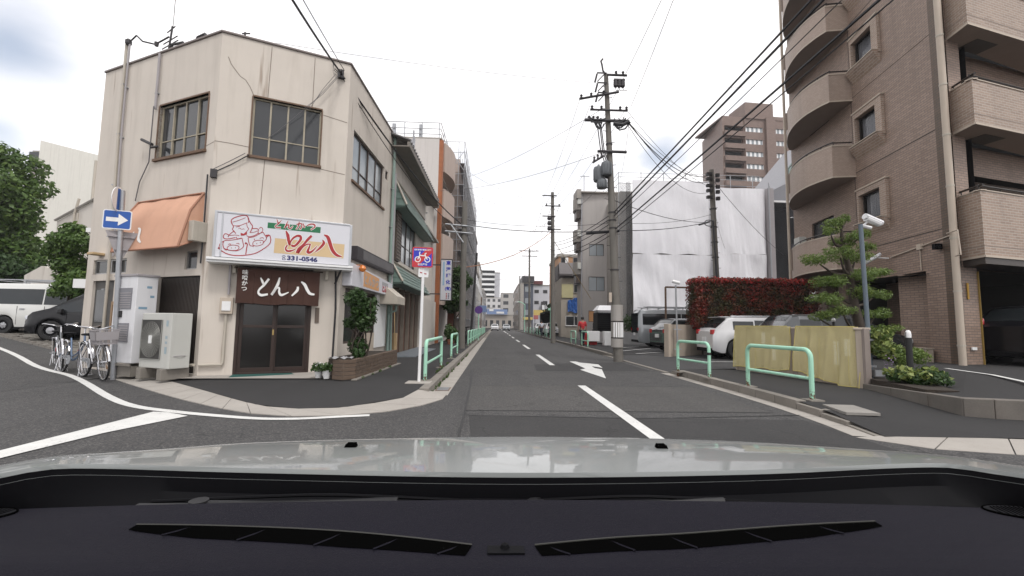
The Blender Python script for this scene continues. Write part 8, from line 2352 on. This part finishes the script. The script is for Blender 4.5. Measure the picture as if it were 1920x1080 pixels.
cable('drop wire from the roof aerial mast rising to the left', [(-8.2, 10.7, 8.5), (-4.6, 6.0, 8.2)], .25, .008, M['cableg'])
for i, (a, b, s, r) in enumerate([((5.05, 16.2, 9.1), (12.5, 24.8, 10.3), .75, .026), ((5.05, 16.2, 9.15), (12.5, 24.8, 9.9), .8, .02), ((5.0, 16.2, 9.2), (12.5, 24.8, 10.1), .5, .012), ((5.0, 16.2, 9.6), (12.5, 24.8, 9.6), .45, .010), ((5.0, 16.2, 9.05), (12.5, 24.8, 9.3), .95, .012)]):
    cable(['thickest', 'second', 'third', 'straightest thin', 'lowest sagging'][i] + ' drop cable from the pole loops down to the pole between the sheets', [a, b], s, r)
cable('level cable crossing the street with a black splice sleeve', [(-1.5, 21.4, 6.2), (4.45, 16.35, 4.95), (12.7, 24.8, 7.6)], .18, .020)
cable('thinner level cable just above the spliced one', [(-1.5, 21.4, 6.45), (4.45, 16.35, 5.25), (12.7, 24.8, 8.0)], .22, .010)
for p, q in (((3.55, 17.1, 4.97), (4.75, 16.6, 5.0)), ((11.0, 23.1, 6.9), (12.1, 24.2, 7.35))):
    m = MB(); m.tube([p, q], .055, 6); o = m.build('cable_splice', M['cable']); tag(o, ['black splice sleeve beside the tall near pole', 'black splice sleeve near the pole between the sheets'][p[0] > 5], 'cable splice')
cable('cable crossing the white sheet diagonally to the ground floor pole coil', [(4.5, 16.3, 6.1), (12.3, 24.7, 7.45)], .25, .016)
cable('long thin cable crossing from the pole between the sheets towards the netting', [(12.7, 25, 10.2), (22, 32.5, 7.0)], .3, .016)
cable('pale brown guy wire from the second pole down to the grey apartment', [(4.3, 32.8, 7.8), (8.0, 36.5, 3.6)], .0, .03, mat('guy_cover', (.35, .25, .1), .6))
cable('upper thin wire high over the street end', [(-3.3, 34, 14.0), (4.2, 32.8, 10.6)], .6, .010, M['cableg']); cable('lower thin wire over the street end', [(-2.8, 34, 12.0), (4.2, 32.8, 9.8)], .5, .010, M['cableg'])
for i, x in enumerate((-.7, .6, 0)): cable(['left', 'right', 'middle'][i] + ' line between the second pole and the thin far pole', [(4.2 + x, 32.8, 10.6), (5.0 + x, 66, 12.4)], .7, .014, M['cableg'])
for i, z in enumerate((10.5, 9.4, 8.4)): cable(['high', 'middle', 'low'][i] + ' wire crossing far down the street', [(-3.0, 70, z), (5.0, 66, z + .6)], .3, .018, M['cableg'])

W8 = [((4.0, 16.2, 9.7), (-3.0, 35.2, 13.2), 'from the near pole arm to the scaffolding top'), ((4.1, 16.2, 8.0), (-3.6, 27, 9.6), 'from the near pole to the orange column'), ((4.3, 32.8, 9.4), (-2.8, 40, 7.6), 'from the second pole down to the scaffold netting'),
      ((4.3, 32.8, 10.2), (7.4, 38, 11.6), 'from the second pole to the grey apartment roof'), ((4.3, 32.8, 7.4), (-1.9, 42, 7.7), 'from the second pole to the far dark pole'), ((5.05, 16.2, 9.3), (9.6, 33.3, 12.9), 'from the near pole loops to the sheeted roof edge'),
      ((4.5, 16.2, 6.3), (9.6, 33.3, 9.0), 'across the grey netting at the middle height'), ((12.7, 25, 9.0), (17.5, 32.6, 7.4), 'drooping over the right white sheet'), ((5.1, 66, 11.8), (-1.5, 46, 4.2), 'from the thin far pole down to the far left sign'), ((4.4, 16.2, 7.2), (4.3, 32.8, 9.2), 'straight between the two right poles under the power lines')]
for a, b, l in W8: cable('fine service wire ' + l, [a, b], .35, .010, M['cableg'])

# ------------------------------------------------------------------ people
def person(label, loc, rz, top, legs, lean=0., stride=.0, arms='down'):
    t = thing('person', label, 'person', (0, 0, 0), 0, group='pedestrians on the right pavement')
    def skin(nm, J, E, mt, sub=1):
        me = bpy.data.meshes.new(nm); me.from_pydata([j[:3] for j in J], E, []); o = bpy.data.objects.new(nm, me); COL.objects.link(o); o.parent = t
        sk = o.modifiers.new('skin', 'SKIN'); 
        if not me.skin_vertices: me.attributes.new('skin', 'FLOAT', 'POINT')
        for v, j in zip(me.skin_vertices[0].data, J): v.radius = (j[3], j[3] * j[4] if len(j) > 4 else j[3])
        me.skin_vertices[0].data[0].use_root = True
        sb = o.modifiers.new('sub', 'SUBSURF'); sb.levels = sub; sb.render_levels = sub; me.materials.append(mt); return o
    s = stride
    ha = (.0, .12) if arms == 'down' else (.28, .12)
    body = [(0, 0, .93, .13), (0, .0, 1.12, .12), (0, .01, 1.32, .15), (0, 0, 1.46, .07), (0, .01, 1.54, .055), (0, .02, 1.63, .088), (0, .02, 1.70, .07),
            (.19, 0, 1.40, .06), (.25, ha[0] * .4, 1.14, .045), (.26, ha[0] + .04, .90, .035), (.265, ha[0] + .06, .80, .03), (-.19, 0, 1.40, .06), (-.25, ha[0] * .4, 1.14, .045), (-.26, ha[0] + .04, .90, .035), (-.265, ha[0] + .06, .80, .03),
            (.09, 0, .86, .09), (.10, s, .48, .065), (.10, s * .6, .09, .045), (.10, s * .6 + .13, .04, .035), (-.09, 0, .86, .09), (-.10, -s, .48, .065), (-.10, -s * 1.4, .09, .045), (-.10, -s * 1.4 + .13, .04, .035)]
    Ed = [(0, 1), (1, 2), (2, 3), (3, 4), (4, 5), (5, 6), (2, 7), (7, 8), (8, 9), (9, 10), (2, 11), (11, 12), (12, 13), (13, 14), (0, 15), (15, 16), (16, 17), (17, 18), (0, 19), (19, 20), (20, 21), (21, 22)]
    skin('body', body, Ed, M['skin'])
    g = lambda ids, k: [(*body[i][:3], body[i][3] + k) for i in ids]
    skin('shirt', g([0, 1, 2, 7, 8, 11, 12], .022)[:3] + g([7, 8, 11, 12], .02), [(0, 1), (1, 2), (2, 3), (3, 4), (2, 5), (5, 6)], top)
    skin('trousers', g([0, 15, 16, 17, 19, 20, 21], .018), [(0, 1), (1, 2), (2, 3), (0, 4), (4, 5), (5, 6)], legs)
    m = MB(); m.lathe([(.0, 1.74), (.06, 1.735), (.092, 1.70), (.1, 1.65), (.095, 1.6), (.05, 1.57)], (0, -.005, 0), n=14); m.build('hair', M['hair'], t, local=True, sm=True)
    m = MB()
    for x in (.1, -.1): m.box(x - .045, x + .045, (s * .6 if x > 0 else -s * 1.4) - .08, (s * .6 if x > 0 else -s * 1.4) + .18, 0, .07)
    m.build('shoe', M['plastic'], t, local=True, bev=.02)
    t.location = loc; t.rotation_euler = (0, 0, rz)
    return t


navy = mat('trousers_navy', (.018, .02, .035), .8)
person('person in a red shirt and dark trousers seen from behind by the mint guardrails', (4.95 + .35, 26.6, .13), R(12), mat('shirt_red', (.42, .02, .025), .8), navy, stride=.1)
person('person in a pale shirt and dark trousers walking far down the right kerb', (5.0, 47.5, .13), R(20), mat('shirt_pale', (.6, .62, .68), .8), navy, stride=.2)
person('person dressed all in black walking beside the one in the pale shirt', (5.9, 47.0, .13), R(170), M['black'], M['black'], stride=.12)
person('person in dark clothes partly hidden by the pole and shed', (7.15, 31.5, .13), R(90), navy, M['black'], stride=.15)
# ------------------------------------------------------------------ the car the photograph was taken from
oc = thing('camera_car', 'silver white bonnet, wiper cowl and black dashboard of the car the view is taken from', 'car', (.09, .5, 0))
CX = .09
REAR = catmull([(-.90, .82, 1.0), (-.875, .865, 1.0), (-.849, .898, 1.0), (-.752, .905, 1.0), (-.45, .883, 1.0), (.036, .853, 1.003), (.505, .883, 1.0), (.836, .925, 1.0), (.971, .931, 1.0), (1.02, .896, 1.0), (1.08, .85, 1.0)], 6)
CREST = catmull([(-1.16, 1.05, .93), (-1.093, 1.158, .93), (-.997, 1.204, .93), (-.897, 1.25, .93), (-.66, 1.34, .93), (.06, 1.41, .932), (.712, 1.386, .93), (1.069, 1.298, .93), (1.265, 1.212, .93), (1.40, 1.08, .93)], 6)
RL, CL = lerp_poly([tuple(p) for p in REAR], 60), lerp_poly([tuple(p) for p in CREST], 60)
m = MB(); rows = []
for a, b in zip(RL, CL):
    row = [a + Vector((0, -.004, -.02)), a + Vector((0, -.002, -.006))]
    for k in range(15):
        q = k / 14; p = a.lerp(b, q); p.z = a.z + (b.z - a.z) * (q * .35 + q * q * .65); row.append(p)
    for k in range(1, 10): q = k / 9; row.append(b + Vector((-(b.x - CX) * .10 * q, .62 * q, -.16 * q - .30 * q ** 3)))
    rows.append(row)
m.grid(rows); bn = m.build('bonnet', M['bonnet'], oc, sm=60)
def bz(x, y):
    i = min(range(61), key=lambda k: abs(RL[k].x + (CL[k].x - RL[k].x) * .5 - x)); q = (y - RL[i].y) / (CL[i].y - RL[i].y); return RL[i].z + (CL[i].z - RL[i].z) * (q * .35 + q * q * .65)
for x in (-.345, .42):
    m = MB(); y = 1.11; z = bz(x, y)
    m.mesh([(x - .014, y - .012, z), (x + .014, y - .012, z), (x + .012, y + .014, z), (x - .012, y + .014, z), (x - .011, y - .008, z + .008), (x + .011, y - .008, z + .008), (x + .01, y + .01, z + .009), (x - .01, y + .01, z + .009)], [(0, 1, 5, 4), (1, 2, 6, 5), (2, 3, 7, 6), (3, 0, 4, 7), (4, 5, 6, 7)]); m.build('washer_nozzle', M['glossblack'], oc)
# cowl trough, wipers
m = MB(); rows = []
for a in RL:
    u = (a.x - CX) / 1.0; yb = .785 + .085 * u * u
    rows.append([a + Vector((0, -.003, -.008)), a + Vector((0, -.006, -.045)), Vector((a.x, (a.y + yb) / 2 + .005, .948 - .03 * u * u)), Vector((a.x, yb + .014, .958 - .04 * u * u)), Vector((a.x, yb + .004, .955 - .04 * u * u)), Vector((a.x, yb - .01, .90))])
m.grid(rows); m.build('cowl_panel', M['plastic'], oc, sm=40)
for x0, x1, y0, lab in ((-.62, .02, .845, 0), (-.02, .55, .84, 1)):
    m = MB(); P = [(x0 + (x1 - x0) * q, y0 - .012 + .02 * (2 * q - 1) ** 2 * (1), .958 + .012 * math.sin(q * PI) - .008 * abs(2 * q - 1)) for q in np.linspace(0, 1, 12)]
    m.tube(P, .003, 6); m.build('wiper_blade', M['plastic'], oc, sm=True)
    m = MB(); m.tube([(x0 + .1, .83, .955), (x0 + .25, .83, .955), (x0 + .45, .828, .962)], .006, 6); m.tube([(x0 + .1, .828, .945), (x0 + .1, .828, .962)], .016, 10); m.box(x0 + .0, x0 + .10, .80, .825, .945, .958); m.build('wiper_arm', mat('wiper_grey', (.014, .014, .016), .5), oc, sm=True)
# dashboard
def dz(x, y):
    u = (x - CX) / 1.0
    z = .981 - .045 * u * u
    if y < .78: z -= .22 * (.78 - y) + (.0 if y > .64 else 3.2 * (.64 - y) ** 2)
    z += .010 * math.exp(-((y - (.615 + .10 * u * u)) / .03) ** 2)
    return z
m = MB(); rows = []
for i in range(51):
    u = -1 + 2 * i / 50; x = CX + u * 1.12; yb = .785 + .085 * u * u
    ys_ = [yb, yb - .004] + list(np.linspace(yb - .012, .30, 32)); rows.append([(x, y, dz(x, y) - (.02 if k == 0 else 0)) for k, y in enumerate(ys_)])
m.grid(rows); da = m.build('dashboard', M['dash'], oc, sm=60)
# defroster slots: black strip laid on the dash as the shaded well, lip, fins
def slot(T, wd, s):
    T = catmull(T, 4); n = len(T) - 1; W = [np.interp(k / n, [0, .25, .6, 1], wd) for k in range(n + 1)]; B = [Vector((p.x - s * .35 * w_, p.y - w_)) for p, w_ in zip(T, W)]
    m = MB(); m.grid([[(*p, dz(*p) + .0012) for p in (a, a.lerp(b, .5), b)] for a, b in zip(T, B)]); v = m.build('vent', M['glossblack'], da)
    m = MB(); m.tube([(p.x, p.y + .001, dz(*p) + .0018) for p in T], .0013, 5); m.build('vent_lip', mat('vent_lip_olive', (.03, .03, .026), .6), v)
    for k in range(3, n, 3): m = MB(); m.tube([(T[k].x, T[k].y - .004, dz(*T[k]) - .001), (B[k].x - s * .02, B[k].y, dz(*B[k]) + .002)], .0014, 4); m.build('vent_fin', M['dash'], v)
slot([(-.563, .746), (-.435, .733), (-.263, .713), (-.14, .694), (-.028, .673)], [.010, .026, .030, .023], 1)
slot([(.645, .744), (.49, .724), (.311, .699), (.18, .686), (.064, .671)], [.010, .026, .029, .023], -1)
m = MB(); m.box(-.005, .048, .652, .678, dz(.02, .665) - .002, dz(.02, .665) + .0015); m.lathe([(.0, .007), (.005, .005), (.007, 0)], (.02, .668, dz(.02, .668) + .001), n=12); m.build('light_sensor', M['plastic'], da)
for s, x0 in ((-1, -.92), (1, 1.02)):
    m = MB(); c = (x0, .835); ring_ = [(c[0] + .10 * math.cos(a), c[1] - .02 + .034 * math.sin(a)) for a in np.linspace(0, 2 * PI, 30)]
    m.poly([(x, y, dz(x, y) + .0025) for x, y in ring_[:-1]]); sp = m.build('speaker_cover', mat('speaker_grey', (.008, .008, .010), .8, spec=.1), da)
    m = MB(); m.tube([(x, y, dz(x, y) + .002) for x, y in ring_], .0018, 4)
    for k in range(17):
        xx = c[0] - .085 + k * .01; h = .034 * math.sqrt(max(0, 1 - ((xx - c[0]) / .10) ** 2)); m.tube([(xx, c[1] - .02 - h * .8, dz(xx, .82) + .003), (xx + .01, c[1] - .02 + h * .8, dz(xx, .84) + .003)], .001, 3)
    m.build('speaker_rib', M['glossblack'], sp)
# body, roof and doors out of view, added to keep sky light off the dashboard
m = MB(); m.box(CX - .84, CX + .84, -1.9, 1.9, .28, .66); m.build('lower_body', M['bonnet'], oc, bev=.08)
m = MB(); m.box(CX - .60, CX + .60, -2.1, -.25, 1.50, 1.56); m.box(CX - .8, CX + .8, -2.15, -2.05, .6, 1.5); m.build('roof', M['bonnet'], oc, bev=.02)
for s in (-1, 1):
    m = MB(); m.box(CX + s * .86 - .03, CX + s * .86 + .03, -2.1, .55, .3, 1.0); m.build('door', M['bonnet'], oc)
    m = MB(); m.tube([(CX + s * 1.02, .72, .96), (CX + s * .9, .25, 1.3), (CX + s * .66, -.3, 1.53)], .035, 8); m.tube([(CX + s * .84, -1.0, 1.0), (CX + s * .64, -1.05, 1.52)], .05, 6); m.build('windscreen_pillar', M['plastic'], oc, sm=True)
for y in (1.35, -1.3):
    for s in (-1, 1):
        m = MB(); m.lathe([(.2, -.1), (.3, -.1), (.32, -.06), (.32, .06), (.3, .1), (.2, .1)], (CX + s * .76, y, .32), (1, 0, 0), 24); m.build('wheel', M['rubber'], oc, sm=True)

# ------------------------------------------------------------------ thin pale air: far things fade a little
hm = bpy.data.materials.new('haze_air'); hm.use_nodes = True
_n = hm.node_tree; _n.nodes.clear(); _o = _n.nodes.new('ShaderNodeOutputMaterial'); _v = _n.nodes.new('ShaderNodeVolumePrincipled')
_v.inputs['Color'].default_value = (.95, .96, 1, 1); _v.inputs['Density'].default_value = .00045
_n.links.new(_v.outputs[0], _o.inputs['Volume'])
mb = MB(); mb.box(-310, 310, -70, 710, -1, 57); mb.build('haze', hm, kind='stuff', label='thin pale air between the houses down the street')
